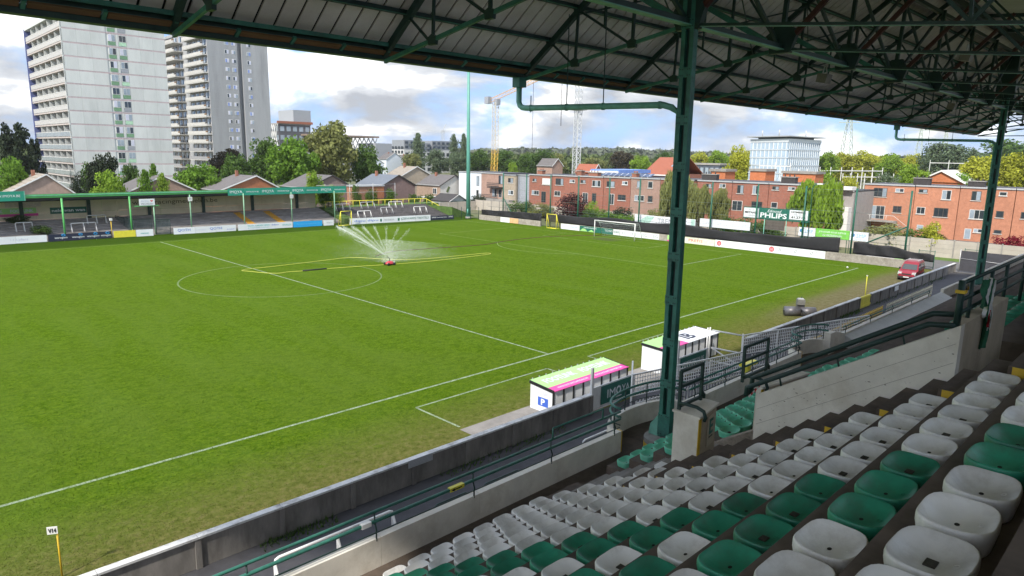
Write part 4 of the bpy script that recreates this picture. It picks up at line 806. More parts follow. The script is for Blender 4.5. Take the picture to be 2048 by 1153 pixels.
# car
def make_car():
    c = thing('parked_car', 'red compact van parked on the worn turf at the corner', 'car', (48.7, -6.15, 0), None, (0, 0, pi+0.06))
    paint = mat('red_car_paint', (0.26, 0.016, 0.032), 0.28, 0.06, 2.0, spec=0.6); gl = mat('car_glass', (0.03, 0.04, 0.05), 0.06, 0.2, 1.0, spec=0.9); trim = mat('car_trim', (0.03, 0.03, 0.032), 0.7)
    # local: x forward, y left
    def part(nm, me, par=None): return obj(nm, me, par or c, local=True)
    low_ = [(-2.03, 0.30), (-2.07, 0.60), (-2.06, 1.02), (1.02, 1.02), (1.55, 0.98), (1.90, 0.86), (2.06, 0.66), (2.08, 0.38), (2.02, 0.24), (-1.98, 0.24)]
    up_ = [(-2.05, 1.0), (-1.98, 1.40), (-1.86, 1.74), (-1.70, 1.80), (-0.2, 1.82), (0.30, 1.76), (0.62, 1.55), (1.18, 1.0)]
    def shell(poly, wf):
        b = MB(); n = len(poly); rows = [-1, -0.93, -0.55, 0.55, 0.93, 1]
        for s in rows:
            for (x, z) in poly:
                w = wf(x, z); ins = 0.0 if abs(s) < 1 else 0.035
                cxp = sum(p[0] for p in poly)/n; czp = sum(p[1] for p in poly)/n
                b.v.append((x+(cxp-x)*ins, s*w, z+(czp-z)*ins))
        for k in range(len(rows)-1):
            for i in range(n): b.f.append((k*n+i, k*n+(i+1) % n, (k+1)*n+(i+1) % n, (k+1)*n+i))
        b.f.append(tuple(range(n))); b.f.append(tuple(range((len(rows)-1)*n, len(rows)*n))[::-1]); return b
    part('body', shell(low_, lambda x, z: 0.84-0.10*max(0, (abs(x)-1.6))/0.5).mesh('body', paint, False)); part('cabin', shell(up_, lambda x, z: 0.82-0.16*(z-1.0)/0.8).mesh('cabin', paint, False))
    def pan(pts, nm, m):
        k = len(pts); b = MB(); b.add(pts, [tuple(range(k))]); return part(nm, b.mesh(nm, m))
    pan([(1.14, -0.70, 1.06), (1.14, 0.70, 1.06), (0.66, 0.62, 1.55), (0.66, -0.62, 1.55)], 'windscreen', gl)
    for s in (-1, 1):
        W_ = lambda z: s*(0.826-0.16*(z-1.0)/0.8)
        pan([(x, W_(z)+s*0.004, z) for x, z in ((0.95, 1.06), (0.50, 1.52), (0.05, 1.60), (0.05, 1.06))], 'side_window', gl); pan([(x, W_(z)+s*0.004, z) for x, z in ((-0.05, 1.06), (-0.05, 1.60), (-0.85, 1.62), (-0.85, 1.06))], 'side_window', gl); pan([(x, W_(z)+s*0.004, z) for x, z in ((-0.98, 1.06), (-0.98, 1.62), (-1.72, 1.60), (-1.86, 1.06))], 'side_window', gl)
        part('mirror', MB().box(0.78, 0.95, s*0.84, s*1.0, 1.02, 1.20).mesh('mirror', trim)); part('headlight', MB().prism([(1.72, 0.66), (2.045, 0.60), (2.03, 0.78), (1.80, 0.90)], 'y', s*0.46, s*0.80).mesh('headlight', mat('headlight_glass', (0.42, 0.44, 0.43), 0.15, 0.1, 4.0)))
        part('rub_strip', MB().box(-1.9, 1.6, s*0.842, s*0.858, 0.52, 0.64).mesh('rub_strip', trim)); part('roof_bar', MB().bar((-1.6, s*0.56, 1.87), (0.2, s*0.56, 1.87), 0.05, 0.05).mesh('roof_bar', galv))
        for x in (-1.30, 1.28):
            w = part('wheel', MB().tube([(x, s*0.70, 0.31), (x, s*0.88, 0.31)], 0.31, 20).mesh('wheel', black, True)); obj('rim', MB().tube([(x, s*0.875, 0.31), (x, s*0.892, 0.31)], 0.19, 14).mesh('rim', galv, True), w, local=True)
    part('grille', MB().box(2.055, 2.085, -0.42, 0.42, 0.62, 0.74).mesh('grille', trim)); part('bumper', MB().box(1.94, 2.12, -0.78, 0.78, 0.28, 0.46).mesh('bumper', trim)); part('number_plate', MB().box(2.12, 2.13, -0.26, 0.26, 0.34, 0.44).mesh('number_plate', white))
    for x in (-1.2, -0.7, -0.2): part('roof_rack_bar', MB().bar((x, -0.58, 1.90), (x, 0.58, 1.90), 0.05, 0.03).mesh('roof_rack_bar', galv))
make_car()
# ---------------------------------------------------------------- goal end: walls, boards, screens, tall fence
blockw = mat('grey_blockwork', (0.34, 0.31, 0.275), 0.92, 0.25, 3.0, 0.4, stain=(0.22, 0.19, 0.16), stain_amt=0.6, stain_scale=1.2)
ew = thing('end_wall', 'low grey block wall behind the goal line carrying the hoardings', 'wall', (55.7, 30, 0))
for a, b in ((68.3, 52.8), (48.2, -4.0)):
    n = int((a-b)/2.2); w = (a-b)/n
    for k in range(n): cube('wall_bay', 55.55, 55.85, b+k*w+0.008, b+(k+1)*w-0.008, 0, 0.88+0.02*(k % 2), blockw, ew)
# blockwork courses where the wall is bare
bl = MB().box(-0.01, 0.02, -0.215, 0.215, -0.09, 0.09).mesh('block', blockw)
for k in range(20):
    for c in range(5): obj('block', bl, ew, (55.535, 4.8-0.45*k-(0.22 if c % 2 else 0), 0.11+0.195*c))
def hoard(y0, y1, m, label, lines, z0=0.04, z1=0.88, X=55.50, group='hoardings on the end wall', name='hoarding', step=None):
    t = thing(name, label, 'hoarding', (X, (y0+y1)/2, z0), group)
    n = max(1, round(abs(y0-y1)/(step or 4.0))); w = (y1-y0)/n
    for k in range(n): cube('board', X-0.02, X+0.02, y0+k*w-0.006*(1 if w > 0 else -1)*-1, y0+(k+1)*w, z0, z1, m, t)
    for (s, yc, zc, h, w_, mm) in lines: text(s, (X-0.026, yc, zc), '-x', h, w_, mm, t)
    return t
peach = mat('peach_board', (0.72, 0.42, 0.22), 0.5)
hoard(62.5, 60.2, white_hoard, 'small white board at the left end of the block wall', []); hoard(60.15, 58.0, peach, 'small peach-orange board beside the small white one', [])
hoard(48.0, 44.1, white_hoard, 'white hoarding just right of the second yellow goal', [('acupunctuur', 45.2, 0.5, 0.24, 1.5, teal)]); 
t = hoard(44.0, 37.4, board_green, 'green hoarding behind the left goal post', [('GROENAANLEG', 41.9, 0.66, 0.17, 2.6, white_hoard), ('TECHNO', 38.2, 0.55, 0.3, 1.5, white_hoard)])
MB().prism([(44.0, 0.06), (42.4, 0.06), (42.9, 0.45), (43.4, 0.5)], 'x', 55.472, 55.478).build('logo_shape', lime, t); MB().prism([(42.3, 0.06), (41.0, 0.06), (41.6, 0.4)], 'x', 55.472, 55.478).build('logo_shape', lime, t)
hoard(37.3, 36.1, white_hoard, 'short dark-lettered hoarding inside the goal', [('HUIS BREUGEL', 36.7, 0.5, 0.3, 1.0, board_green)]); hoard(36.0, 29.0, white_hoard, 'white hoarding repeating EG right of the goal', [('EG', y, 0.48, 0.42, 0.75, grey_print) for y in (35.2, 33.4, 31.5, 29.6)])
t = hoard(27.6, 25.9, lime, 'lime and pink board left of the nearest column', []); cube('pink_band', 55.472, 55.478, 27.6, 25.9, 0.04, 0.22, pink, t)
hoard(25.8, 20.1, mat('cream_board', (0.74, 0.76, 0.62), 0.5), 'cream hoarding lettered PREFIS in red', [('PREFIS', 23.0, 0.52, 0.38, 2.2, red)])
t = hoard(20.0, 5.25, white_hoard, 'long white hoarding with red round logos at the corner', [('//', 10.9, 0.56, 0.42, 0.35, navy), ('//', 8.9, 0.56, 0.42, 0.35, navy), ('//', 6.9, 0.56, 0.42, 0.35, navy), ('ITC', 10.2, 0.58, 0.36, 0.7, mat('mint_print', (0.45, 0.70, 0.50), 0.5)), ('ITC', 8.2, 0.58, 0.36, 0.7, MATS['mint_print']), ('ITC', 6.2, 0.58, 0.36, 0.7, MATS['mint_print'])], z1=0.96)
for yy in (19.4, 12.0):
    MB().prism([(yy+0.34*cos(2*pi*k/18), 0.52+0.34*sin(2*pi*k/18)) for k in range(18)], 'x', 55.472, 55.478).build('round_logo', mat('logo_red', (0.62, 0.10, 0.12), 0.5), t); text('LG', (55.468, yy, 0.52), '-x', 0.3, 0.34, white_hoard, t)
# black screen cloth on the low fence
def cloth(name, y0, y1, zb, ztop, X, label, n=60):
    o = MB().grid(lambda a, b: (X+0.05*sin(23*a+4*b)+0.06*b*sin(41*a+2)+0.03*sin(71*a), y0+(y1-y0)*a, zb+(ztop(a)-zb)*b), n, 6).build(name, blackfab, None, True)
    sd = o.modifiers.new('thickness', 'SOLIDIFY'); sd.thickness = 0.012
    tag(o, label, 'screen', 'black windbreak screens')
cloth('windbreak_screen', 68.2, 53.0, 0.9, lambda a: 1.82+0.35*a+0.04*sin(20*a), 56.0, 'black windbreak screen on the fence left of the second yellow goal'); cloth('windbreak_screen', 52.2, 3.9, 0.92, lambda a: 2.42+0.12*sin(26*a)-0.25*max(0, sin(9*a+1.0))**2+(0.25 if a > 0.93 else 0), 56.1, 'long black windbreak screen behind the white goal', 120)
cloth('windbreak_screen', 2.4, -6.2, 0.95, lambda a: 2.35-0.75*max(0, a-0.35)*1.4+0.1*sin(15*a), 56.3, 'sagging black screen near the parked red van', 40)
cl = thing('trestle_plank', 'pale plank with a lime end lying on the block wall', 'plank', (55.6, -1.5, 1.0)); cube('plank', 55.58, 55.72, -2.4, 0.6, 0.93, 0.99, white, cl); cube('plank_end', 55.57, 55.73, -3.3, -2.41, 0.92, 1.0, lime, cl)
# ball stop fence
bf = thing('ball_stop_fence', 'tall dark green ball stop fence behind the goal', 'fence', (57, 30, 0)); fg = mat('fence_green', (0.012, 0.10, 0.065), 0.5, 0.2, 3.0)
PYs = [63.45, 57.6, 51.9, 45.8, 39.5, 33.8, 27.8, 21.8, 15.2, 8.9, 2.9, -3.0]
for y in PYs: tube('fence_post', [(57, y, 0), (57, y, 8.65)], 0.11, fg, bf)
wire = mat('fence_wire', (0.16, 0.20, 0.18), 0.6)
for a, b in zip(PYs, PYs[1:]):
    for z in (2.9, 4.3, 5.8, 8.4): tube('fence_wire', [(57, a, z), (57, (a+b)/2, z-0.06), (57, b, z)], 0.012, wire, bf, 4)
nb = MB()
for k in range(150): y = 63.4-66.4*k/149; nb.bar((57.02, y, 2.3), (57.02, y, 8.4), 0.006)
for k in range(16): nb.bar((57.02, 63.4, 2.4+0.38*k), (57.02, -3.0, 2.4+0.38*k), 0.006)
tag(nb.build('catch_net', wire, bf), kind='stuff')
tube('fence_brace', [(57, 63.45, 4.3), (57, 60.0, 0.2)], 0.07, fg, bf); tube('fence_brace', [(57, -3.0, 4.6), (57, 2.5, 1.6)], 0.08, fg, bf)
# low wire fence behind the screens
lf = thing('low_wire_fence', 'low dark wire fence with thin posts behind the black screens', 'fence', (56.5, 20, 0))
for k in range(34): y = 66-2.1*k; tube('fence_post', [(56.5, y, 0), (56.5, y, 2.5)], 0.028, dark_green, lf, 6)
tube('fence_rail', [(56.5, 67, 2.48), (56.5, -3.5, 2.48)], 0.02, dark_green, lf, 6)
# raised boards
def raised(y0, y1, z0, z1, m, label, lines, X=58.0):
    t = hoard(y0, y1, m, label, lines, z0, z1, X, 'raised boards behind the end wall', 'raised_board')
    for y in (y0-0.3, (y0+y1)/2, y1+0.3): tube('board_post', [(X+0.08, y, 0), (X+0.08, y, z1)], 0.04, fg, t, 6)
    return t
t = raised(35.2, 24.7, 1.85, 3.22, white_hoard, 'white TRENTELS board raised above the black screen', [('TRENTELS', 28.6, 2.55, 0.75, 5.0, grey_print)]); MB().prism([(35.1, 1.95), (32.6, 1.95), (31.6, 3.1), (33.0, 3.1)], 'x', 57.972, 57.977).build('logo_shape', mat('pale_mint', (0.45, 0.68, 0.60), 0.5), t); cube('green_end', 57.972, 57.978, 25.4, 24.8, 1.9, 3.15, MATS['pale_mint'], t)
raised(24.0, 16.4, 2.30, 3.45, white_hoard, 'white raised board with four faint blue logos', [('TT Lyfers', y, 2.95, 0.42, 1.3, pale_lilac) for y in (23.0, 21.1, 19.3, 17.5)])
def smp(y0, y1, label):
    t = raised(y0, y1, 2.30, 3.42, white_hoard, label, [('SMP', (y0+y1)/2-0.25, 2.95, 0.45, 1.1, mat('pale_blue_print', (0.25, 0.50, 0.75), 0.5)), ('www.smpadvies.be', (y0+y1)/2-0.2, 2.48, 0.14, 1.3, MATS['pale_blue_print'])])
    MB().prism([(y0-0.35+0.22*cos(2*pi*k/14), 3.0+0.22*sin(2*pi*k/14)) for k in range(14)], 'x', 57.972, 57.977).build('round_logo', mat('logo_blue', (0.06, 0.25, 0.5), 0.5), t)
smp(9.8, 7.68, 'white SMP board left of the green raised board'); smp(3.5, 1.4, 'white SMP board right of the green raised board')
raised(7.64, 3.54, 2.32, 3.45, mat('leaf_green_board', (0.20, 0.56, 0.09), 0.5), 'bright green raised board with italic white lettering', [('JE PARTNER VOOR ENERGIE', 5.6, 3.05, 0.26, 3.3, white_hoard), ('EN VERZEKERINGEN', 5.6, 2.68, 0.24, 2.3, white_hoard)])
sg = thing('scoreboard_sign', 'long PHLIPS sign over a blank dark scoreboard', 'sign', (58.1, 13, 0))
cube('sign_panel', 58.0, 58.06, 15.35, 11.2, 4.12, 5.45, board_green, sg); cube('sign_panel', 58.0, 58.06, 17.45, 15.36, 4.14, 5.42, white_hoard, sg); cube('sign_panel', 58.0, 58.06, 11.19, 8.82, 4.3, 5.5, white_hoard, sg); cube('sign_frame', 58.062, 58.10, 17.55, 8.7, 4.0, 5.55, board_green, sg)
for s, y, z, h, w, m in (('ALLE', 16.4, 5.20, 0.22, 0.9, grey_print), ('METAAL-', 16.4, 4.83, 0.30, 1.8, black), ('WERKEN', 16.4, 4.42, 0.22, 1.1, grey_print), ('PHLIPS', 13.3, 4.60, 0.66, 3.6, white_hoard), ('HOMBEEK', 10.0, 5.25, 0.25, 1.9, black), ('TEL. 015', 10.0, 4.93, 0.22, 1.2, grey_print), ('41.27.02', 10.0, 4.58, 0.28, 1.9, black)): text(s, (57.992, y, z), '-x', h, w, m, sg, bold=0.025 if h > 0.24 else 0)
text('Edmond', (57.992, 13.2, 5.18), '-x', 0.36, 1.9, white_hoard, sg, shear=0.35)
cube('scoreboard', 58.02, 58.12, 14.3, 11.75, 2.72, 4.0, mat('dead_screen', (0.10, 0.085, 0.075), 0.8, 0.2, 2.0), sg)
for y in (14.5, 11.55): tube('sign_post', [(58.1, y, 0), (58.1, y, 4.2)], 0.06, pale_green_steel, sg)
for y in (17.3, 9.0): tube('sign_post', [(58.15, y, 0), (58.15, y, 4.5)], 0.06, fg, sg)
lamp = thing('lamp_post', 'slim green lamp post with white head in front of the willow', 'lamp', (57.6, 8.4, 0)); tube('post', [(57.6, 8.4, 0), (57.6, 8.4, 8.3), (57.6, 8.2, 8.75), (57.6, 7.8, 8.95)], 0.06, fg, lamp); cube('lamp_head', 57.5, 57.7, 7.2, 7.85, 8.88, 9.02, white, lamp)
# concrete panel wall at the plot boundary
cwm = mat('panel_wall_concrete', (0.44, 0.40, 0.35), 0.9, 0.15, 1.2, 0.15, stain=(0.30, 0.26, 0.22), stain_amt=0.5, stain_scale=0.6)
cw = thing('boundary_wall', 'pale concrete panel boundary wall behind the end of the ground', 'wall', (69.5, 20, 0))
for k in range(45):
    y = 85-2.5*k; cube('wall_post', 69.38, 69.62, y-0.07, y+0.07, 0, 2.35, concrete, cw)
    for c in range(4): cube('wall_plank', 69.46, 69.54, y-2.43, y-0.07, 0.01+0.56*c, 0.555+0.56*c, cwm, cw)
for k in range(6):
    x = 69.5-2.5*k
    for c in range(4): cube('wall_plank', x-2.43, x-0.07, 85.0, 85.08, 0.01+0.5*c, 0.495+0.5*c, cwm, cw)
tag(MB().grid(lambda a, b: (66.5+3*a, -20+26*b, 0.01), 1, 1).build('grass_verge', mat('verge_grass', (0.085, 0.15, 0.02), 0.95, 0.4, 2.0)), kind='structure')
def vgate(x, y0, y1, label):
    t = thing('yard_gate', label, 'gate', (x, y0, 0), 'yard gates at the corner'); mm = fg
    for y in (y0, y1): tube('gate_post', [(x, y, 0), (x, y, 2.1)], 0.04, mm, t, 6)
    for z in (0.2, 1.1, 2.0): tube('gate_rail', [(x, y0, z), (x, y1, z)], 0.025, mm, t, 6)
    b = MB()
    for k in range(14): y = y0+(y1-y0)*k/13; b.bar((x, y, 0.2), (x, y, 2.0), 0.012)
    tag(b.build('gate_bars', mm, t), kind='stuff')
vgate(57.6, -4.3, -5.9, 'dark green wire gate at the end of the block wall'); vgate(63.0, -7.6, -9.2, 'dark green wire gate across the driveway')
tg = thing('tarp_gate', 'gate covered with dark tarpaulin at the end of the walkway', 'gate', (57.9, -10, 0)); cube('tarp', 57.9, 57.94, -13.5, -8.35, 0.15, 2.35, mat('grey_tarp', (0.055, 0.055, 0.065), 0.7, 0.2, 2.0), tg)
for y in (-8.3, -10.6, -13.5): tube('gate_post', [(57.86, y, 0), (57.86, y, 2.5)], 0.04, galv, tg, 6)
tube('gate_rail', [(57.85, -8.3, 1.5), (57.85, -13.5, 1.3)], 0.03, galv, tg, 6)
# ---------------------------------------------------------------- far side: hoardings, covered terrace, open terrace
def fy(x): return float(np.interp(x, [-30, -15, 0, 27.5, 53.5], [77.0, 76.6, 75.8, 74.1, 71.2]))
def fhoard(x0, x1, m, label, lines, z0=0.05, z1=0.95):
    t = thing('hoarding', label, 'hoarding', ((x0+x1)/2, fy((x0+x1)/2), 0), 'hoardings along the far touchline'); a = atan2(fy(x1)-fy(x0), x1-x0); n = max(1, round((x1-x0)/3.0)); w = (x1-x0)/n
    for k in range(n):
        xm = x0+(k+.5)*w; ym = fy(x0)+(fy(x1)-fy(x0))*(k+.5)/n; cube('board', xm-w/2+0.01, xm+w/2-0.01, ym-0.02, ym+0.02, z0+random.uniform(-.02, .02), z1+random.uniform(-.02, .02), m, t, rz=a)
        tube('board_stake', [(xm, ym+0.06, 0), (xm, ym+0.06, z1)], 0.03, galv, t, 5)
    for (s, x, z, h, w_, mm) in lines: text(s, (x, fy(x0)+(fy(x1)-fy(x0))*(x-x0)/(x1-x0)-0.03, z), None, h, w_, mm, t, rot=(pi/2, 0, a))
    return t
fhoard(-24, -10.9, white_hoard, 'long white hoarding at the left edge with faint grey lettering', [('11 Lyfers', -13.8, 0.5, 0.35, 1.8, pale_lilac), ('11 Lyfers', -17.2, 0.5, 0.35, 1.8, pale_lilac)])
t = fhoard(-10.8, -3.6, navy, 'dark navy hoarding with four ring logos', [('waregem', -9.4, 0.40, 0.26, 1.4, white_hoard), ('waregem', -7.5, 0.40, 0.26, 1.4, white_hoard), ('waregem', -5.8, 0.40, 0.26, 1.4, white_hoard), ('waregem', -4.3, 0.40, 0.26, 1.2, white_hoard)])
for x in (-9.1, -7.2, -5.5, -4.1): tube('ring_logo', [(x+0.2*cos(2*pi*k/14), fy(x)-0.03, 0.78+0.13*sin(2*pi*k/14)) for k in range(14)], 0.035, blue, t, 5, True)
fhoard(-3.4, -0.7, lemon, 'bright yellow hoarding left of the small white one', []); fhoard(-0.65, 1.5, white_hoard, 'small white hoarding beside the yellow one', [('smartmat', 0.4, 0.45, 0.18, 1.0, teal)])
fhoard(4.1, 12.8, white_hoard, 'white hoarding repeating QOTH in blue', [('QOTH', 5.5, 0.55, 0.42, 1.7, royal), ('QOTH', 9.9, 0.55, 0.42, 1.7, royal), ('verzekeringen', 7.8, 0.5, 0.2, 1.4, pale_lilac), ('www.qoth.be', 12.0, 0.35, 0.16, 1.1, royal)])
fhoard(13.1, 21.6, white_hoard, 'white hoarding with teal lettering left of the blue one', [('TECHN. GARDEN VERDE', 16.2, 0.66, 0.22, 3.4, teal), ('projecten tuinen', 16.2, 0.34, 0.16, 3.2, teal), ('Robinio', 18.8, 0.66, 0.22, 1.1, royal), ('VIVALDI', 20.6, 0.55, 0.24, 1.4, teal)]); fhoard(21.7, 26.6, blue, 'plain bright blue hoarding of the far touchline', [('IN CHRISTUS ALLEEN HOOP', 24.2, 0.5, 0.24, 3.8, mat('light_blue_print', (0.12, 0.50, 0.86), 0.5))])
fhoard(26.8, 28.6, white_hoard, 'short white hoarding left of the small yellow goal', [('dipu', 27.8, 0.5, 0.2, 1.0, grey_print)])
t = fhoard(31.3, 47.0, white_hoard, 'long white hoarding lettered dipu under the open terrace', [('dipu', 33.2, 0.5, 0.45, 2.0, royal), ('dipu', 35.6, 0.5, 0.45, 2.0, royal), ('HOUT EN BOUW', 38.7, 0.5, 0.28, 1.9, grey_print), ('IJZERWAREN TRENTELS', 43.8, 0.5, 0.5, 5.6, board_green)], z0=0.0, z1=1.0)
for x in (37.2, 40.6): cube('dark_logo', x-0.25, x+0.3, fy(31.3)+(fy(47)-fy(31.3))*(x-31.3)/15.7-0.032, fy(31.3)+(fy(47)-fy(31.3))*(x-31.3)/15.7-0.026, 0.25, 0.7, board_green, t)
fhoard(47.05, 52.0, navy, 'dark blue hoarding at the right end of the far side', [('LEMMENS', 47.7, 0.5, 0.25, 0.9, white_hoard), ('bouwmaterialen', 49.4, 0.5, 0.2, 2.2, white_hoard), ('LEMMENS', 51.3, 0.5, 0.25, 0.9, white_hoard)], z0=0.0, z1=0.75)
dg = mat('weathered_terrace', (0.33, 0.305, 0.285), 0.93, 0.3, 2.0, 0.3, stain=(0.17, 0.15, 0.14), stain_amt=0.6, stain_scale=0.8, stretch=(0.3, 1, 1))
ct = thing('covered_terrace', 'long covered standing terrace with green roof edge across the pitch', 'terrace', (5, 80, 0))
for k in range(12):
    y = 77.0+0.66*k; cube('terrace_step', -40, 31.8, y, y+0.66, 0, 0.30+0.165*k, dg, ct)
cream = mat('cream_sheet', (0.74, 0.64, 0.48), 0.8, 0.08, 1.0, stain=(0.40, 0.32, 0.22), stain_amt=0.4, stain_scale=0.5)
n = 36
for k in range(n):
    x = -40+71.5*k/n
    for c, (a, b) in enumerate(((2.15, 3.0), (3.03, 4.9))): cube('rear_panel', x+0.015, x+71.5/n-0.015, 85.0, 85.05, a, b, cream, ct)
for x in np.arange(-40.0, 32, 7.95): cube('rear_post', x-3.9, x-3.45, 84.75, 84.98, 1.9, 5.0, dark_green, ct)
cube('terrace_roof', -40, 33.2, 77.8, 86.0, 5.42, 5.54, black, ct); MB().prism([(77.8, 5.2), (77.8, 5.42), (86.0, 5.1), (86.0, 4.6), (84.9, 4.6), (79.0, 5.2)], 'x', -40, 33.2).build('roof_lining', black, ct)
lg = mat('fresh_green_paint', (0.10, 0.42, 0.12), 0.5, 0.15, 1.0); pg = mat('pale_post_green', (0.22, 0.42, 0.27), 0.5, 0.15, 1.0)
n = 16
for k in range(n): x = -40+53*k/n; cube('roof_edge', x+0.01, x+53/n-0.01, 77.68, 77.80, 5.52+0.0*k, 5.95, lg, ct); cube('roof_trim', x+0.01, x+53/n-0.01, 77.62, 77.68, 5.76, 5.84, pale_green_steel, ct)
for x, m in ((-16.7, lg), (-8.75, lg), (-0.8, lg), (7.15, pg), (15.05, pg), (22.85, pg), (30.6, pg)): tube('roof_post', [(x, 77.0, 0.2), (x, 77.0, 5.45)], 0.12 if m is lg else 0.09, m, ct)
# stairs painted orange, weeds, step edges
orange = mat('orange_stair_paint', (0.62, 0.33, 0.03), 0.8, 0.2, 3.0, stain=(0.3, 0.2, 0.1), stain_amt=0.4)
for xa in (16.2, 21.2):
    for k in range(11): y = 77.0+0.66*k; cube('painted_step', xa+0.08*k*0, xa+1.15, y+0.005, y+0.655, 0.31+0.165*k, 0.316+0.165*k, orange, ct); cube('painted_riser', xa, xa+1.15, y-0.006, y-0.001, 0.15+0.165*k, 0.31+0.165*k, orange, ct)
# IMOYA banners on the roof edge
bn = thing('roof_banner', 'green IMOYA banner along the right part of the far roof edge', 'banner', (23, 77.5, 5.5), 'green banners on the far roof')
for k in range(8):
    x0 = 12.95+2.54*k; x1 = min(x0+2.5, 33.3); cube('banner_panel', x0, x1, 77.54, 77.58, 5.10, 6.18, banner_green, bn)
    if k % 2 == 0:
        text('IMOYA', ((x0+x1)/2, 77.53, 5.66), '-y', 0.40, 1.9, white_hoard, bn); cube('underline', (x0+x1)/2-0.25, (x0+x1)/2+0.25, 77.528, 77.534, 5.36, 5.40, white_hoard, bn)
    else: text('WWW.IMOYA.BE', ((x0+x1)/2, 77.53, 5.62), '-y', 0.2, 2.0, white_hoard, bn)
bn = thing('roof_banner', 'green banner at the left end of the far roof edge', 'banner', (-14, 77.5, 5.5), 'green banners on the far roof'); cube('banner_panel', -24, -12.6, 77.54, 77.58, 5.22, 6.42, banner_green, bn); text('WWW.IMOYA.BE', (-14.6, 77.53, 5.85), '-y', 0.3, 3.2, white_hoard, bn); cube('banner_edge', -12.6, -12.5, 77.53, 77.59, 5.22, 6.42, pale_green_steel, bn)
# banners on the cream rear wall
bn = thing('wall_banner', 'lime and pink FOOTLINK banner on the cream rear wall', 'banner', (-13, 84.9, 3)); cube('banner_panel', -22, -10.2, 84.93, 84.97, 3.05, 3.80, lime, bn); cube('banner_band', -22, -10.0, 84.92, 84.96, 2.70, 3.04, pink, bn); text('FOOTLINK', (-11.8, 84.92, 3.42), '-y', 0.42, 2.6, pale_lilac, bn, bold=0.03); text('FOOTLINK', (-15.2, 84.92, 3.42), '-y', 0.42, 2.6, pale_lilac, bn, bold=0.03)
bn = thing('wall_banner', 'dark green banner with pale lettering behind the second roof post', 'banner', (-6, 84.9, 3)); cube('banner_panel', -8.6, -4.2, 84.93, 84.97, 2.85, 3.72, board_green, bn); text('nele wan wan', (-6.4, 84.92, 3.3), '-y', 0.42, 4.0, white_hoard, bn, bold=0.02)
bn = thing('wall_lettering', 'faded brown www lettering painted on the cream rear wall', 'lettering', (10, 84.9, 4)); text('www.racingmechelen.be', (8.0, 84.985, 3.95), '-y', 0.85, 12.5, mat('brown_letter', (0.12, 0.08, 0.04), 0.9), bn)
bn = thing('wall_banner', 'faded white and pink banner high on the rear wall at left', 'banner', (-11, 84.9, 4)); cube('banner_panel', -13.6, -9.6, 84.95, 84.98, 3.95, 4.6, mat('faded_pink', (0.60, 0.50, 0.46), 0.8), bn)
# platform sign, fenced passage, clock plates
ps = thing('platform_sign', 'white sign with a red heart on green posts at the terrace passage', 'sign', (1.3, 77, 0)); cube('sign_board', 0.35, 2.35, 76.86, 76.9, 4.15, 5.05, white_hoard, ps); text('RACING', (1.1, 76.85, 4.75), '-y', 0.26, 1.0, pale_lilac, ps); text('MECHELEN', (1.35, 76.85, 4.38), '-y', 0.26, 1.5, grey_print, ps)
MB().prism([(1.95, 4.62), (2.14, 4.80), (2.05, 4.88), (1.95, 4.82), (1.85, 4.88), (1.76, 4.80)], 'y', 76.845, 76.855).build('heart', red, ps); cube('platform_beam', -0.3, 2.9, 76.9, 77.0, 4.02, 4.14, lg, ps); tube('sign_post', [(2.2, 77, 0.2), (2.2, 77, 4.1)], 0.08, pg, ps)
for x, z, l in ((7.15, 4.85, 'white clock plate on the fourth roof post of the far terrace'), (22.85, 4.75, 'white plate on the sixth roof post of the far terrace')):
    k = thing('post_plate', l, 'sign', (x, 76.85, z)); cube('plate', x-0.3, x+0.3, 76.84, 76.88, z-0.3, z+0.3, white, k); text('75' if x < 10 else '12', (x, 76.83, z), '-y', 0.28, 0.3, grey_print, k)
dgf = mat('dark_mesh', (0.010, 0.05, 0.045), 0.7)
mesh_fence((-0.6, 76.9), (-0.9, 84.0), 0.2, 2.3, 'dark green mesh fence along the terrace passage, left side', 0.22, dgf, dark_green, r=0.012); mesh_fence((2.3, 76.9), (4.0, 76.4), 0.1, 2.1, 'dark green mesh gate right of the passage on the far side', 0.16, dgf, dark_green, r=0.012); mesh_fence((-0.5, 78.5), (2.2, 78.5), 0.3, 2.1, 'dark green mesh panel across the terrace passage', 0.16, dgf, dark_green, r=0.012)
for x0, x1, y, z, l in ((-7.5, -4.6, 79.3, 0.8, 'white crush barrier low on the far terrace, right of the second post'), (-4.9, -2.6, 82.2, 1.5, 'white crush barrier high on the far terrace near the passage'), (-13.4, -11.6, 80.5, 1.1, 'white crush barrier at the left edge of the far terrace')): crush('crush_barrier', x0, x1, y, 1.15, l, white, 3, 0.5, z, 'crush barriers across the pitch', 0.06)
pole_ = thing('marker_pole', 'yellow pole with white ball top at the navy hoarding end', 'pole', (-3.5, 76.2, 0)); tube('pole', [(-3.5, 76.25, 0), (-3.5, 76.25, 2.4)], 0.05, yellow, pole_); cube('pole_head', -3.65, -3.35, 76.1, 76.4, 2.35, 2.65, white, pole_)
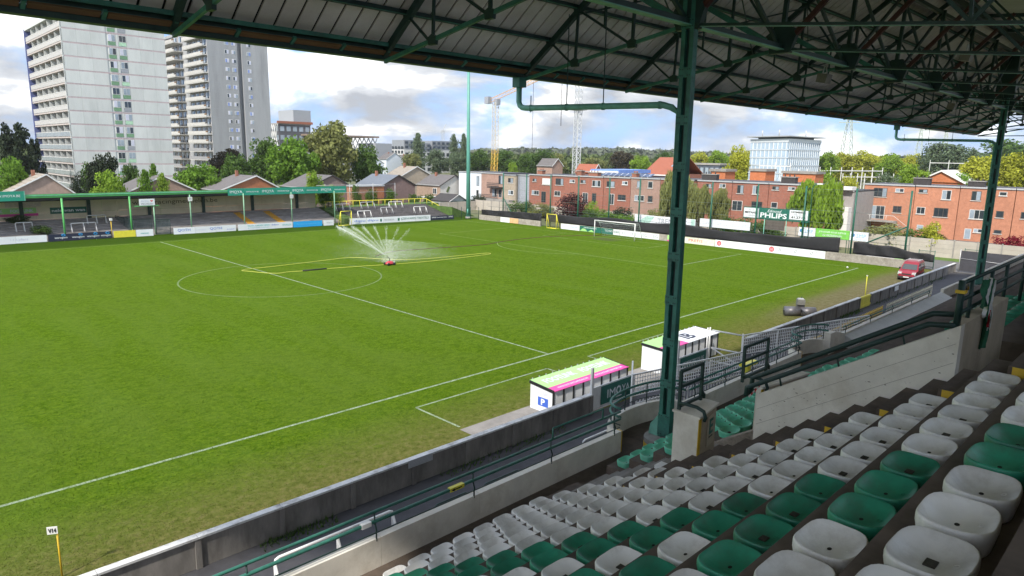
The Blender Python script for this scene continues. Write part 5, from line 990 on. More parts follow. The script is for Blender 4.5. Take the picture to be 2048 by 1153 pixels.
# open terrace to the right
ot = thing('open_terrace', 'open dark concrete terrace with rows of white crush barriers', 'terrace', (43, 77, 0)); dk = mat('dark_terrace', (0.115, 0.105, 0.105), 0.93, 0.3, 2.0, 0.3, stain=(0.06, 0.055, 0.055), stain_amt=0.6)
for k in range(12):
    y = 74.6+0.68*k-0.0; cube('terrace_step', 33.6+0.06*k, 53.8, y, y+0.68, 0, 0.32+0.16*k, dk, ot)
cube('grass_bank', 31.8, 57.5, 82.77, 86.0, 0, 2.15, mat('bank_grass', (0.07, 0.13, 0.025), 0.95, 0.4, 1.5), ot); MB().prism([(53.8, 0), (53.8, 2.0), (59.5, 0)], 'y', 74.0, 82.76).build('grass_bank', MATS['bank_grass'], ot)
cube('grass_strip', 31.8, 33.55, 76.0, 82.76, 0, 1.3, MATS['bank_grass'], ot, rx=0.15)
for i, (x0, x1, y, z) in enumerate([(32.9, 35.6, 80.6, 1.75), (34.6, 37.2, 76.3, 0.75), (38.2, 41.0, 81.0, 1.85), (40.2, 42.6, 77.6, 1.05), (44.0, 46.9, 80.6, 1.75), (47.2, 50.0, 77.2, 0.95)]): crush('crush_barrier', x0, x1, y, 1.15, f"{'dull grey' if i in (2, 3) else 'white'} crush barrier on the open terrace, {ORD[i+1]} counted from the left", galv if i in (2, 3) else white, 3, 0.5, z, 'crush barriers across the pitch', 0.055)
yr = thing('yellow_railing', 'yellow railing along the top and down the end of the open terrace', 'railing', (44, 82.7, 2)); tube('rail', [(31.9, 82.72, 3.22), (53.6, 82.72, 3.12), (54.0, 82.3, 3.1), (54.3, 75.6, 1.15)], 0.05, lemon, yr)
for k in range(16): x = 32.2+1.38*k; tube('rail_post', [(x, 82.72, 2.1), (x, 82.72, 3.2)], 0.045, lemon, yr, 6)
for k in range(5): f_ = k/4; tube('rail_post', [(54.03+0.27*f_, 82.1-6.4*f_, 2.05-1.9*f_), (54.03+0.27*f_, 82.1-6.4*f_, 3.05-1.85*f_)], 0.045, lemon, yr, 6)
tf = thing('net_frame', 'tall thin galvanised net frame behind the yellow railing', 'fence', (40, 84, 0))
for x in (33.2, 38.2, 43.2, 48.2): tube('frame_post', [(x, 84.5, 2.1), (x, 84.5, 6.2)], 0.04, galv, tf, 6)
for z in (4.6, 6.0): tube('frame_rail', [(31.5, 84.5, z), (48.2, 84.5, z)], 0.03, galv, tf, 6)
mt = thing('floodlight_mast', 'tall slim turquoise floodlight mast at the far corner', 'mast', (55.2, 71.0, 0)); tube('mast_shaft', [(55.2, 71, 0), (55.15, 70.97, 14), (55.05, 70.9, 32)], [0.42, 0.33, 0.2], mast_green, mt, 14); tube('mast_base', [(55.2, 71, 0), (55.2, 71, 0.35)], 0.55, concrete, mt, 14); tube('access_door', [(54.85, 70.75, 0.8), (54.85, 70.75, 1.8)], 0.11, mast_green, mt, 8)
wp_ = thing('corner_fence', 'dark green posts and wire at the far corner beside the mast', 'fence', (54, 69, 0))
for x, y in ((53.2, 70.6), (54.2, 69.2), (55.4, 68.3)): tube('fence_post', [(x, y, 0), (x, y, 2.3)], 0.05, dark_green, wp_, 6)
tube('fence_wire', [(53.2, 70.6, 1.1), (54.2, 69.2, 1.1), (55.4, 68.3, 1.1)], 0.02, dark_green, wp_, 5)
# ---------------------------------------------------------------- houses behind the far terrace
def brick(name, col): return mat(name, col, 0.9, 0.16, 2.5, 0.15, stain=tuple(c*0.72 for c in col), stain_amt=0.5, stain_scale=0.5)
slate = mat('slate_roof', (0.135, 0.125, 0.125), 0.8, 0.18, 3.0, stain=(0.09, 0.085, 0.08), stain_amt=0.5, stretch=(1, 1, 3)); slate_blue = mat('blue_slate', (0.15, 0.17, 0.205), 0.6, 0.12, 3.0); asb = mat('ribbed_roof', (0.30, 0.265, 0.225), 0.85, 0.15, 1.5)
def gable_house(x, y0, y1, hw, hr, ze, zr, rm, gm, label, verge, extra=None, ribs=0):
    """ridge along y, gable towards the pitch"""
    t = thing('gabled_house', label, 'house', (x, y0, 0), 'gabled houses behind the far terrace')
    MB().prism([(x-hw, 0), (x+hr, 0), (x+hr, ze), (x, zr-0.12), (x-hw, ze)], 'y', y0, y1).build('wall', gm, t)
    for s, w in ((-1, hw), (1, hr)):
        ex = x+s*(w+0.35); ez = ze-0.35*(zr-ze)/w; b = MB()
        vs = [(x, y0-0.25, zr), (ex, y0-0.25, ez), (ex, y1, ez), (x, y1, zr)]; b.add(vs+[(a, c, d-0.14) for a, c, d in vs], [(0, 1, 2, 3), (7, 6, 5, 4), (0, 4, 5, 1), (1, 5, 6, 2), (2, 6, 7, 3), (3, 7, 4, 0)])
        rf = b.build('roof', rm, t)
        for k in range(ribs):
            f_ = (k+.5)/ribs; bar('roof_rib', (x+(ex-x)*f_, y0-0.2, zr+(ez-zr)*f_+0.03), (x+(ex-x)*f_, y1, zr+(ez-zr)*f_+0.03), 0.08, 0.06, rm, rf)
        bar('verge_board', (x, y0-0.27, zr-0.02), (ex, y0-0.27, ez-0.02), 0.06, 0.20, verge, t)
    cm_ = brick('chimney_brick', (0.30, 0.13, 0.085))
    if int(x) % 3 != 1: cube('chimney', x-0.9, x-0.45, y1-3.0, y1-2.5, zr-0.8, zr+0.5+0.3*sin(x), cm_, t)
    cube('gutter', x-hw-0.42, x-hw-0.30, y0, y1, ze-0.2, ze-0.06, galv, t)
    return t
dkv = mat('dark_verge', (0.05, 0.045, 0.045), 0.7)
gable_house(-6.3, 97, 105, 6.2, 3.9, 4.6, 7.86, asb, brick('pinkish_render', (0.42, 0.31, 0.26)), 'pink rendered gabled house with ribbed roof at the far left', white, ribs=9)
gable_house(10.2, 97, 106, 5.2, 4.9, 5.1, 7.5, slate, brick('dull_pink_brick', (0.36, 0.25, 0.20)), 'gabled house with dark slate roof and white verge behind young trees', white)
gable_house(26.3, 97, 106.5, 6.6, 4.7, 4.9, 7.35, slate, brick('orange_brick', (0.42, 0.17, 0.085)), 'orange brick gabled house with grey roof and white verges', white)
gable_house(42.6, 98, 109, 5.5, 4.3, 4.95, 7.28, slate, brick('mauve_brick', (0.25, 0.19, 0.175)), 'mauve brick gabled house at the right end of the terrace roof', dkv)
t = gable_house(57.2, 96, 106, 4.2, 4.3, 5.1, 7.25, slate_blue, brick('purple_brick', (0.22, 0.15, 0.14)), 'purple brick gabled house with wide blue-grey roof', dkv)
cube('annex_wall', 45.8, 53.0, 95.3, 99, 0, 5.0, brick('annex_brick', (0.36, 0.19, 0.13)), t); cube('annex_roof', 45.6, 53.1, 95.1, 99.2, 5.0, 5.25, galv, t); cube('annex_patch', 50.0, 52.98, 95.26, 95.3, 2.6, 4.9, MATS['orange_brick'], t)
t = gable_house(75.4, 99, 108, 4.4, 4.2, 4.75, 6.98, slate, mat('white_render', (0.52, 0.50, 0.47), 0.85, 0.1, 1.0), 'white rendered gabled house beside the turquoise mast', dkv)
cube('side_wall', 70.9, 70.99, 99, 108, 0, 4.7, brick('tan_brick', (0.33, 0.24, 0.185)), t); w_ = cube('window', 70.84, 70.9, 100.2, 101.6, 2.6, 4.0, white, t); cube('pane', 70.82, 70.84, 100.3, 100.85, 2.7, 3.9, glass, w_); cube('pane', 70.82, 70.84, 100.95, 101.5, 2.7, 3.9, glass, w_); cube('lean_to', 62.5, 71, 97.5, 99.5, 2.0, 2.25, white, t)
cube('climbing_ivy', 73.0, 73.6, 98.93, 98.99, 3.0, 4.4, mat('ivy', (0.10, 0.13, 0.05), 0.9), t, ry=0.5)
sh = thing('garden_shed', 'small shed with dark roof beside the turquoise mast', 'shed', (65.3, 86, 0)); MB().prism([(63.0, 0), (67.6, 0), (67.6, 2.1), (65.35, 3.3), (63.0, 2.1)], 'y', 86, 92).build('wall', mat('shed_wall', (0.40, 0.42, 0.42), 0.8), sh); cube('shed_cladding', 62.9, 67.7, 85.9, 85.97, 0, 2.1, mat('shed_teal', (0.05, 0.13, 0.12), 0.8), sh)
for s in (-1, 1): bar('roof', (65.35+s*1.3, 85.7, 2.75), (65.35+s*1.3, 92, 2.75), 3.1, 0.1, mat('shed_roof', (0.05, 0.045, 0.045), 0.8), sh).rotation_euler = (s*-0.0, s*0.48, pi/2) if False else (0, 0, 0)
for o in [c for c in sh.children if c.name.startswith('roof')]: bpy.data.objects.remove(o)
for s in (-1, 1):
    vs = [(65.35, 85.7, 3.45), (65.35+s*2.6, 85.7, 2.05), (65.35+s*2.6, 92, 2.05), (65.35, 92, 3.45)]; MB().add(vs+[(a, b, c-0.1) for a, b, c in vs], [(0, 1, 2, 3), (7, 6, 5, 4), (0, 4, 5, 1), (1, 5, 6, 2), (2, 6, 7, 3), (3, 7, 4, 0)]).build('roof', mat('shed_roof', (0.05, 0.045, 0.045), 0.8), sh); bar('verge_board', (65.35, 85.68, 3.40), (65.35+s*2.6, 85.68, 2.0), 0.05, 0.12, white, sh)
# ---------------------------------------------------------------- flat roofed rows behind the goal
def row_house(X, y0, y1, z1, wm_, wins, label, depth=9, parapet=None, name='row_house', z0=-0.5, frame=None, sill=True):
    t = thing(name, label, 'house', (X, (y0+y1)/2, 0), 'row houses beyond the end wall'); cube('wall', X, X+depth, y1, y0, z0, z1, wm_, t)
    rf = cube('flat_roof', X-0.12, X+depth, y1-0.02, y0+0.02, z1, z1+0.22, parapet or mat('roof_edge_dark', (0.055, 0.055, 0.065), 0.7), t)
    cube('roof_edge_trim', X-0.15, X-0.12, y1, y0, z1+0.02, z1+0.24, galv, rf)
    fm = frame or mat('pale_frame', (0.55, 0.54, 0.52), 0.6)
    for i, (yc, zc, w, h) in enumerate(wins):
        mf = fm if i % 3 else mat('brown_frame', (0.12, 0.09, 0.07), 0.6)
        wd = cube('window', X-0.03, X+0.02, yc-w/2, yc+w/2, zc-h/2, zc+h/2, mf, t); np_ = 1 if w < 1.05 else (2 if w < 1.9 else 3); pw_ = (w-0.12)/np_
        for k in range(np_): cube('pane', X-0.045, X-0.03, yc-w/2+0.06+k*pw_+0.03, yc-w/2+0.06+(k+1)*pw_-0.03, zc-h/2+0.07, zc+h/2-0.07, glass if (i*3+k) % 4 else glass_pale, wd)
        if sill and h < 1.6: cube('sill', X-0.12, X, yc-w/2-0.08, yc+w/2+0.08, zc-h/2-0.10, zc-h/2-0.01, fm, wd)
    return t
orange_r = brick('red_orange_brick', (0.31, 0.125, 0.088)); salmon = brick('salmon_brick', (0.46, 0.205, 0.125)); pinkr = brick('pink_grey_brick', (0.36, 0.235, 0.19)); tanr = brick('stone_tan', (0.40, 0.335, 0.26)); whiter = mat('bluish_white_render', (0.66, 0.72, 0.80), 0.8, 0.05, 1.0)
row_house(76, 98.3, 88.9, 7.7, whiter, [(91.6, 5.9, 0.9, 2.2), (91.7, 3.0, 0.9, 1.8)], 'white rendered flat roofed house right of the mast')
t = row_house(74.5, 88.8, 81.6, 7.7, pinkr, [(82.5, 6.5, 1.34, 1.9), (84.4, 3.6, 1.5, 1.8), (82.6, 3.6, 1.1, 1.8)], 'brown brick house with black balcony beside the white house'); cube('balcony_slab', 73.2, 74.5, 81.8, 85.5, 4.72, 4.95, dkv, t)
for k in range(3): cube('balcony_rail', 73.2, 73.28, 81.8, 85.6, 5.05+0.32*k, 5.2+0.32*k, dkv, t); cube('terrace_rail', 72.9, 73.0, 81.8, 88.6, 2.55+0.3*k, 2.68+0.3*k, dkv, t)
cube('terrace_wall', 72.7, 74.5, 78, 88.6, 0, 2.4, concrete, t)
t = row_house(74.3, 81.5, 77.4, 7.5, tanr, [(79.2, 6.5, 1.6, 1.0), (79.1, 3.95, 1.6, 0.95)], 'tan stone faced flat roofed house with white windows', frame=white); row_house(74.6, 77.3, 73.3, 7.6, mat('diamond_slate', (0.30, 0.32, 0.36), 0.8, 0.25, 6.0), [], 'blank grey slate hung side wall between tan and orange houses')
t = row_house(73.2, 72.6, 66.2, 7.85, orange_r, [(71.1, 6.9, 1.12, 0.6), (67.85, 6.72, 2.17, 1.25), (70.8, 4.38, 2.07, 0.9), (68.5, 3.6, 1.27, 2.2)], 'first red-orange row house, with white roller blind'); cube('roller_blind', 73.12, 73.15, 66.85, 68.85, 6.15, 7.3, white, t)
row_house(73.21, 66.1, 59.6, 7.9, orange_r, [(64.3, 6.82, 2.08, 1.3), (61.0, 7.06, 1.32, 0.55), (64.8, 4.5, 1.6, 1.0)], 'second red-orange row house, behind the dark red shrub'); row_house(73.2, 59.5, 53.4, 7.95, orange_r, [(58.3, 7.07, 1.28, 0.6), (55.05, 6.84, 2.04, 1.15), (57.66, 4.0, 1.36, 2.0), (55.5, 4.0, 1.03, 2.0)], 'third red-orange row house, right of the grey crane mast')
row_house(73.21, 53.3, 47.25, 8.0, orange_r, [(51.7, 6.84, 1.88, 1.1), (48.5, 7.2, 1.22, 0.62), (51.4, 4.1, 1.26, 2.0), (49.06, 4.55, 1.77, 1.0)], 'fourth red-orange row house, with white kitchen windows', frame=white); row_house(73.2, 47.15, 41.0, 8.05, pinkr, [(45.4, 7.08, 0.92, 1.2), (43.0, 7.1, 1.04, 1.15), (45.2, 4.66, 2.1, 1.0), (42.9, 4.63, 1.02, 1.1)], 'pinkish grey row house left of the nearest column'); row_house(73.2, 40.9, 34.3, 8.05, orange_r, [(38, 7.0, 1.5, 1.1), (36, 4.4, 1.5, 1.1)], 'red-orange row house mostly hidden by the nearest column')
row_house(74.0, 34.2, 27.9, 8.05, orange_r, [(32.1, 7.4, 1.07, 0.58), (29.6, 7.5, 1.12, 0.64), (31.0, 4.4, 1.5, 1.3)], 'red-orange row house behind pale birches right of the column'); row_house(74.01, 27.8, 21.8, 8.05, orange_r, [(26.45, 7.08, 1.14, 1.35), (23.85, 7.09, 1.1, 1.35), (26.8, 4.44, 1.78, 1.6), (23.5, 4.8, 1.81, 1.0)], 'red-orange row house above the PHLIPS sign'); row_house(74.0, 21.7, 13.9, 8.05, orange_r, [(20.66, 7.52, 1.09, 0.56), (18.16, 7.56, 1.11, 0.5), (20.66, 4.9, 1.03, 0.9), (18.4, 4.9, 0.9, 0.9)], 'red-orange row house half covered by the willow')
gar = row_house(85, 17.4, 12.9, 7.0, mat('grey_shed', (0.34, 0.32, 0.31), 0.8, 0.1, 1.0), [], 'plain grey building between the orange and salmon rows'); cube('lower_wall', 83.5, 84.9, 13.0, 17.0, 0, 4.6, white, gar); cube('white_roof', 84, 86, 13.0, 17.3, 7.3, 7.8, white, gar)
row_house(94, 14.5, 6.9, 7.95, salmon, [(12.0, 6.78, 2.1, 1.45), (9.1, 7.25, 1.29, 0.6), (12.0, 3.5, 2.03, 2.2), (9.15, 4.16, 1.3, 1.1)], 'salmon brick three-storey house with outside stair', z0=-1); row_house(94.01, 6.8, 0.7, 7.98, salmon, [(5.7, 7.3, 1.25, 0.55), (2.4, 6.86, 1.3, 1.45), (5.7, 4.22, 1.26, 1.1), (2.86, 4.1, 2.0, 1.4), (5.5, 1.6, 0.94, 0.66), (3.4, 1.6, 0.91, 0.55)], 'middle salmon brick house behind the round yellow shrub', z0=-1)
row_house(94, 0.6, -6.4, 8.0, salmon, [(-1.55, 6.92, 1.26, 1.4), (-4.9, 7.4, 1.0, 0.58), (-1.96, 4.14, 2.0, 1.4), (-4.85, 4.36, 1.0, 1.0), (-1.1, 1.1, 0.9, 1.6), (-2.4, 1.7, 1.2, 0.57), (-4.9, 1.75, 1.0, 0.55)], 'salmon brick house crossed by the farther column', z0=-1); row_house(94.01, -6.5, -14, 8.0, salmon, [(-8, 4.4, 1.2, 1.0), (-8.5, 7.2, 1.2, 1.0), (-11, 4.4, 1.6, 1.2)], 'salmon brick house at the right edge', z0=-1)
st = thing('outside_stair', 'white landing and steps on the salmon house', 'stairs', (93, 11, 0)); cube('landing', 91.8, 93.95, 8.9, 15.0, 2.1, 2.3, concrete, st)
for k in range(7): cube('stair_tread', 91.8, 93.0, 8.5-0.4*k, 8.9-0.4*k, 2.0-0.28*k, 2.1-0.28*k, concrete, st)
for y in (15.0, 12.5, 10.0): tube('handrail_post', [(91.8, y, 2.3), (91.8, y, 3.2)], 0.03, white, st, 5)
tube('handrail', [(91.8, 15, 3.2), (91.8, 8.9, 3.2), (91.8, 6.0, 1.1)], 0.03, white, st, 5)
# clutter on the roofs
for k, (x, y, z, w, h, m) in enumerate([(75, 70.9, 8.05, 1.3, 0.75, MATS['chimney_brick']), (75, 60.5, 8.1, 1.2, 0.9, MATS['chimney_brick']), (75, 57.0, 8.15, 2.2, 0.6, MATS['chimney_brick']), (76, 33, 8.25, 2.6, 0.9, dkv), (76, 19.5, 8.25, 2.2, 0.9, dkv), (96, 6.5, 8.2, 2.4, 1.0, dkv), (96, -1.0, 8.2, 2.2, 0.8, dkv), (75, 47.5, 8.2, 1.0, 0.7, MATS['chimney_brick'])]):
    c = thing('roof_stack', ['red chimney stack on the first orange house', 'red chimney stack left of the grey crane mast', 'wide red stack right of the grey crane mast', 'black roof stack near the birches', 'black roof stack right of the PHLIPS sign', 'black roof stack on the salmon row, left one', 'black roof stack on the salmon row, right one', 'red chimney stack on the pinkish house'][k], 'chimney', (x, y, z), 'stacks on the flat roofs'); cube('stack', x-0.5, x+0.5, y-w/2, y+w/2, z, z+h, m, c); cube('stack_cap', x-0.6, x+0.6, y-w/2-0.1, y+w/2+0.1, z+h, z+h+0.12, concrete, c)
    for j in range(3): tube('flue', [(x, y-w/3+j*w/3, z+h+0.1), (x, y-w/3+j*w/3, z+h+0.45)], 0.1, m, c, 6)
sp_ = thing('solar_panels', 'row of tilted solar panels on the orange flat roofs', 'solar panels', (76, 52, 8.2))
for k in range(9): cube('panel', 75.2, 76.6, 55.6-1.25*k, 54.45-1.25*k, 8.6, 8.66, mat('solar_blue', (0.06, 0.10, 0.20), 0.2), sp_, ry=-0.35); bar('panel_leg', (76.5, 55-1.25*k, 8.2), (76.4, 55-1.25*k, 8.85), 0.06, 0.06, white, sp_); bar('panel_leg', (74.9, 55-1.25*k, 8.2), (76.3, 55-1.25*k, 8.85), 0.06, 0.06, white, sp_)
hh = thing('tiled_roof_house', 'house with a large red tiled roof left of the column', 'house', (104, 62, 0)); MB().prism([(98, 0), (110, 0), (110, 8.3), (98, 8.3)], 'y', 54.5, 61.5).build('wall', orange_r, hh)
for s in (-1, 1):
    vs = [(104, 54.2, 11.9), (104+s*6.6, 54.2, 8.2), (104+s*6.6, 61.8, 8.2), (104, 61.8, 11.9)]; rr_ = MB().add(vs+[(a, b, c-0.15) for a, b, c in vs], [(0, 1, 2, 3), (7, 6, 5, 4), (0, 4, 5, 1), (1, 5, 6, 2), (2, 6, 7, 3), (3, 7, 4, 0)]).build('roof', mat('red_tile', (0.30, 0.10, 0.06), 0.85, 0.2, 4.0), hh)
cube('gutter_line', 97.2, 97.4, 54.2, 61.8, 8.0, 8.25, white, hh); cube('skylight', 100.4, 101.4, 55.6, 56.5, 10.16, 10.24, glass_pale, hh, ry=-0.51)
# ---------------------------------------------------------------- tower blocks
def tower_one():
    t = thing('apartment_tower', 'nearer white apartment tower with pink bands, left edge', 'building', (18, 160, 0)); X0, X1, Y0, Y1, FH, NF = 8.0, 28.3, 144.5, 177.5, 2.76, 14
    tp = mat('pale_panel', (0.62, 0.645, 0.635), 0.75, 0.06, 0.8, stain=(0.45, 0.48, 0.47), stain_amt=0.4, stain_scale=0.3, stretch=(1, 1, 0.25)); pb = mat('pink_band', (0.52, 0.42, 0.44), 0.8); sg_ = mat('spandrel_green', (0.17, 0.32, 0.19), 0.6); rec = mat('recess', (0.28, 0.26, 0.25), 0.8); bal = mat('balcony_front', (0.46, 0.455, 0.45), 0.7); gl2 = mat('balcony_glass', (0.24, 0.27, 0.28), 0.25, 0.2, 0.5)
    zb = 0.2; zt = zb+FH*NF
    cube('core_wall', X0+1.5, X1, Y0+0.1, Y1, 0, zt, tp, t)
    # panels on the gable wall
    colx = [X0, 10.8, 13.5, 16.3, 20.35, 23.0, 25.7, X1]
    for k in range(NF):
        z = zb+FH*k
        for i in range(7):
            if i == 3: continue
            cube('wall_panel', colx[i]+0.008, colx[i+1]-0.008, Y0, Y0+0.1, z+0.143, z+FH-0.143, tp, t)
        cube('pink_band', X0, X1, Y0+0.015, Y0+0.1, z-0.14, z+0.14, pb, t)
        for i, xw in enumerate((16.75, 18.85)):
            cube('spandrel', xw, xw+1.45, Y0+0.02, Y0+0.1, z+0.35, z+1.1, [sg_, sg_, sg_, MATS['mint_print'], sg_, grey_print][(k*2+i*3) % 6], t)
            w = cube('window', xw, xw+1.45, Y0+0.0, Y0+0.1, z+1.1, z+2.55, white, t)
            for j in range(2): cube('pane', xw+0.08+0.68*j, xw+0.68+0.68*j, Y0-0.02, Y0-0.001, z+1.2, z+2.45, [glass, glass_pale, pale_lilac, glass, glass_pale][(k+i+j*2) % 5], w)
        cube('wall_panel', 18.3, 18.75, Y0, Y0+0.1, z+0.16, z+FH-0.16, tp, t)
        # balcony side
        cube('balcony_slab', X0, X0+1.5, Y0+0.1, Y1, z-0.15, z+0.15, mat('slab_pink', (0.46, 0.41, 0.39), 0.8), t); b_ = cube('balcony_front', X0, X0+0.12, Y0+0.2, Y1-0.1, z+0.25, z+1.15, bal if k > 5 else gl2, t)
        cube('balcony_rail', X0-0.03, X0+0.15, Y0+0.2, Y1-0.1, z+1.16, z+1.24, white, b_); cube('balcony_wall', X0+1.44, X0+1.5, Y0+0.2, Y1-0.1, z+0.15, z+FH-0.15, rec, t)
        for j in range(6):
            y = Y0+0.2+32.7*j/6; cube('divider', X0+0.13, X0+1.44, y, y+0.12, z+0.15, z+FH-0.15, tp, t)
            for q in range(2):
                w = cube('window', X0+1.36, X0+1.44, y+0.6+2.4*q, y+2.5+2.4*q, z+0.5, z+2.5, white, t); cube('pane', X0+1.33, X0+1.36, y+0.7+2.4*q, y+2.4+2.4*q, z+0.6, z+2.4, glass if (j+q+k) % 3 else glass_pale, w)
    cube('corner_pier', X0-0.02, X0+0.25, Y0, Y0+0.19, 0, zt, tp, t); cube('roof_slab', X0-0.1, X1+0.1, Y0-0.1, Y1+0.1, zt, zt+0.5, tp, t); cube('corner_pier', X0-0.2, X0+1.4, Y1+0.1, Y1+0.4, 0, zt+0.4, mat('blue_pier', (0.13, 0.16, 0.36), 0.7), t)
tower_one()
def tower_two():
    t = thing('apartment_tower', 'farther grey apartment tower with stacked balconies', 'building', (74, 230, 0)); X0, X1, Y0, Y1, FH, NF = 62.3, 84.3, 210.5, 249, 2.82, 18; gp = mat('grey_render', (0.35, 0.36, 0.375), 0.85, 0.08, 0.6, stain=(0.21, 0.215, 0.225), stain_amt=0.5, stain_scale=0.2, stretch=(1, 1, 0.15)); bal = mat('pale_balcony', (0.48, 0.47, 0.45), 0.75); zt = FH*NF
    cube('wall', X0+1.6, 73.6, Y0, Y1, 0, zt, gp, t); cube('wall', 75.2, X1, Y0, Y1, 0, zt, gp, t); cube('recess_wall', 73.6, 75.2, Y0+1.6, Y1, 0, zt, gp, t)
    for k in range(NF):
        z = FH*k
        cube('panel_joint', X0+1.6, 73.6, Y0-0.01, Y0-0.002, z-0.03, z+0.03, grey_print, t)
        for i, xw in enumerate((69.4, 71.7, 76.9)):
            w = cube('window', xw, xw+1.35, Y0-0.05, Y0-0.011, z+1.0, z+2.3, white, t)
            for j in range(2): cube('pane', xw+0.08+0.62*j, xw+0.65+0.62*j, Y0-0.07, Y0-0.05, z+1.1, z+2.2, [glass, pale_lilac, glass_pale, mat('blue_blind', (0.22, 0.30, 0.62), 0.6), pale_lilac][(k*2+i+j) % 5], w)
        for (ya, yb, dx) in ((Y0+0.3, 228, 0.0), (232, Y1, -1.4)):
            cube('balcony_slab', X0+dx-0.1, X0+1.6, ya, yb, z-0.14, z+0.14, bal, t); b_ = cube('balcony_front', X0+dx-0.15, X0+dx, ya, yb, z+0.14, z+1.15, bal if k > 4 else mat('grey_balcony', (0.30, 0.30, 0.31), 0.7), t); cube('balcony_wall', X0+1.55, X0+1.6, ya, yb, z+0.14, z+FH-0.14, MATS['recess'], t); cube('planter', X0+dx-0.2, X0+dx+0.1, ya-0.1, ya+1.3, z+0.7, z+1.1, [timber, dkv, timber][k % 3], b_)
            for j in range(4):
                y = ya+(yb-ya)*j/4; w = cube('window', X0+1.47, X0+1.55, y+0.5, y+3.4, z+0.3, z+2.4, white, t); cube('pane', X0+1.44, X0+1.47, y+0.6, y+1.9, z+0.4, z+2.3, glass, w); cube('pane', X0+1.44, X0+1.47, y+2.0, y+3.3, z+0.4, z+2.3, glass_pale, w)
    cube('end_pier', X0+1.4, X0+1.62, Y0-0.02, Y0+0.3, 0, zt, gp, t); cube('parapet', X0+1.2, X1, Y0-0.05, Y1, zt, zt+0.9, gp, t); cube('lift_house', 70, 80, 225, 240, zt+0.9, zt+4, gp, t)
tower_two()
# ---------------------------------------------------------------- distant buildings
def block(name, label, x0, x1, y0, y1, z1, wm_, nfl, ncx, ncy, cat='building', z0=0, wmat=None, wr=0.62, hr=0.55):
    t = thing(name, label, cat, ((x0+x1)/2, (y0+y1)/2, 0)); cube('wall', x0, x1, y0, y1, z0, z1, wm_, t); fh = z1/nfl; wmat = wmat or glass
    for k in range(nfl):
        for i in range(ncx):
            w = (x1-x0)/ncx; cube('window', x0+w*(i+.5-wr/2), x0+w*(i+.5+wr/2), y0-0.12, y0-0.02, fh*k+fh*0.25, fh*k+fh*(0.25+hr), wmat, t)
        for i in range(ncy):
            w = (y1-y0)/ncy; cube('window', x0-0.12, x0-0.02, y0+w*(i+.5-wr/2), y0+w*(i+.5+wr/2), fh*k+fh*0.25, fh*k+fh*(0.25+hr), wmat, t)
    cube('roof_slab', x0-0.3, x1+0.3, y0-0.3, y1+0.3, z1, z1+0.6, concrete, t); return t
lt = block('lattice_building', 'dark office block with white diamond lattice left of the pale tree', 123, 139, 283, 300, 24.0, mat('dark_cladding', (0.10, 0.10, 0.11), 0.6), 6, 5, 5, wmat=glass_pale)
for i in range(9):
    for s in (-1, 1): bar('lattice_bar', (122.4, 283+1.9*i, 12 if s > 0 else 24), (122.4, 283+1.9*(i+2), 24 if s > 0 else 12), 0.35, 0.35, white, lt)
cube('roof_storey', 131, 140, 284, 299, 24.6, 31, mat('zinc', (0.36, 0.38, 0.41), 0.6), lt); cube('roof_band', 122, 140, 282.3, 282.9, 24.5, 25.6, mat('rust_band', (0.32, 0.12, 0.07), 0.8), lt)
lb = thing('lattice_wing', 'low white truss building with flat canopy behind the trees', 'building', (155, 281, 0)); cube('wall', 136, 176, 281, 296, 0, 13.5, mat('pale_cladding', (0.45, 0.46, 0.48), 0.7), lb); cube('canopy', 134, 174, 277, 297, 19.2, 20.0, mat('canopy_brown', (0.25, 0.19, 0.15), 0.7), lb); cube('end_block', 171, 181, 276, 292, 0, 16.5, MATS['zinc'], lb)
for i in range(15):
    for s in (0, 1): bar('truss_bar', (136+2.6*i, 280.4, 13.5+5.5*s), (136+2.6*(i+1), 280.4, 19.0-5.5*s), 0.4, 0.4, white, lb)
ap = thing('apartment_block', 'grey and white apartment block with flat roofs in mid distance', 'building', (235, 322, 0)); gw = mat('soft_white', (0.55, 0.55, 0.55), 0.8); gz = mat('soft_grey', (0.26, 0.28, 0.31), 0.8)
for (x0, x1, z) in ((219, 231, 14.0), (231.1, 240, 12.5), (240.1, 258, 14.0)):
    cube('wall', x0, x1, 318, 332, 0, z, gw, ap); cube('top_storey', x0+0.5, x1-1.0, 318.5, 331, z, z+5.6, gz, ap)
    n = int((x1-x0)/3.2)
    for k in range(6):
        for i in range(n): w = (x1-x0)/n; cube('window', x0+w*(i+.2), x0+w*(i+.75), 317.85, 317.98, 1.2+3*k if k < 4 else z+0.7+2.6*(k-4), 3.2+3*k if k < 4 else z+2.2+2.6*(k-4), glass, ap)
        for i in range(4): cube('window', x0-0.12, x0-0.02, 319+3.2*i, 321+3.2*i, 1.2+2.6*k, 2.9+2.6*k, glass, ap)
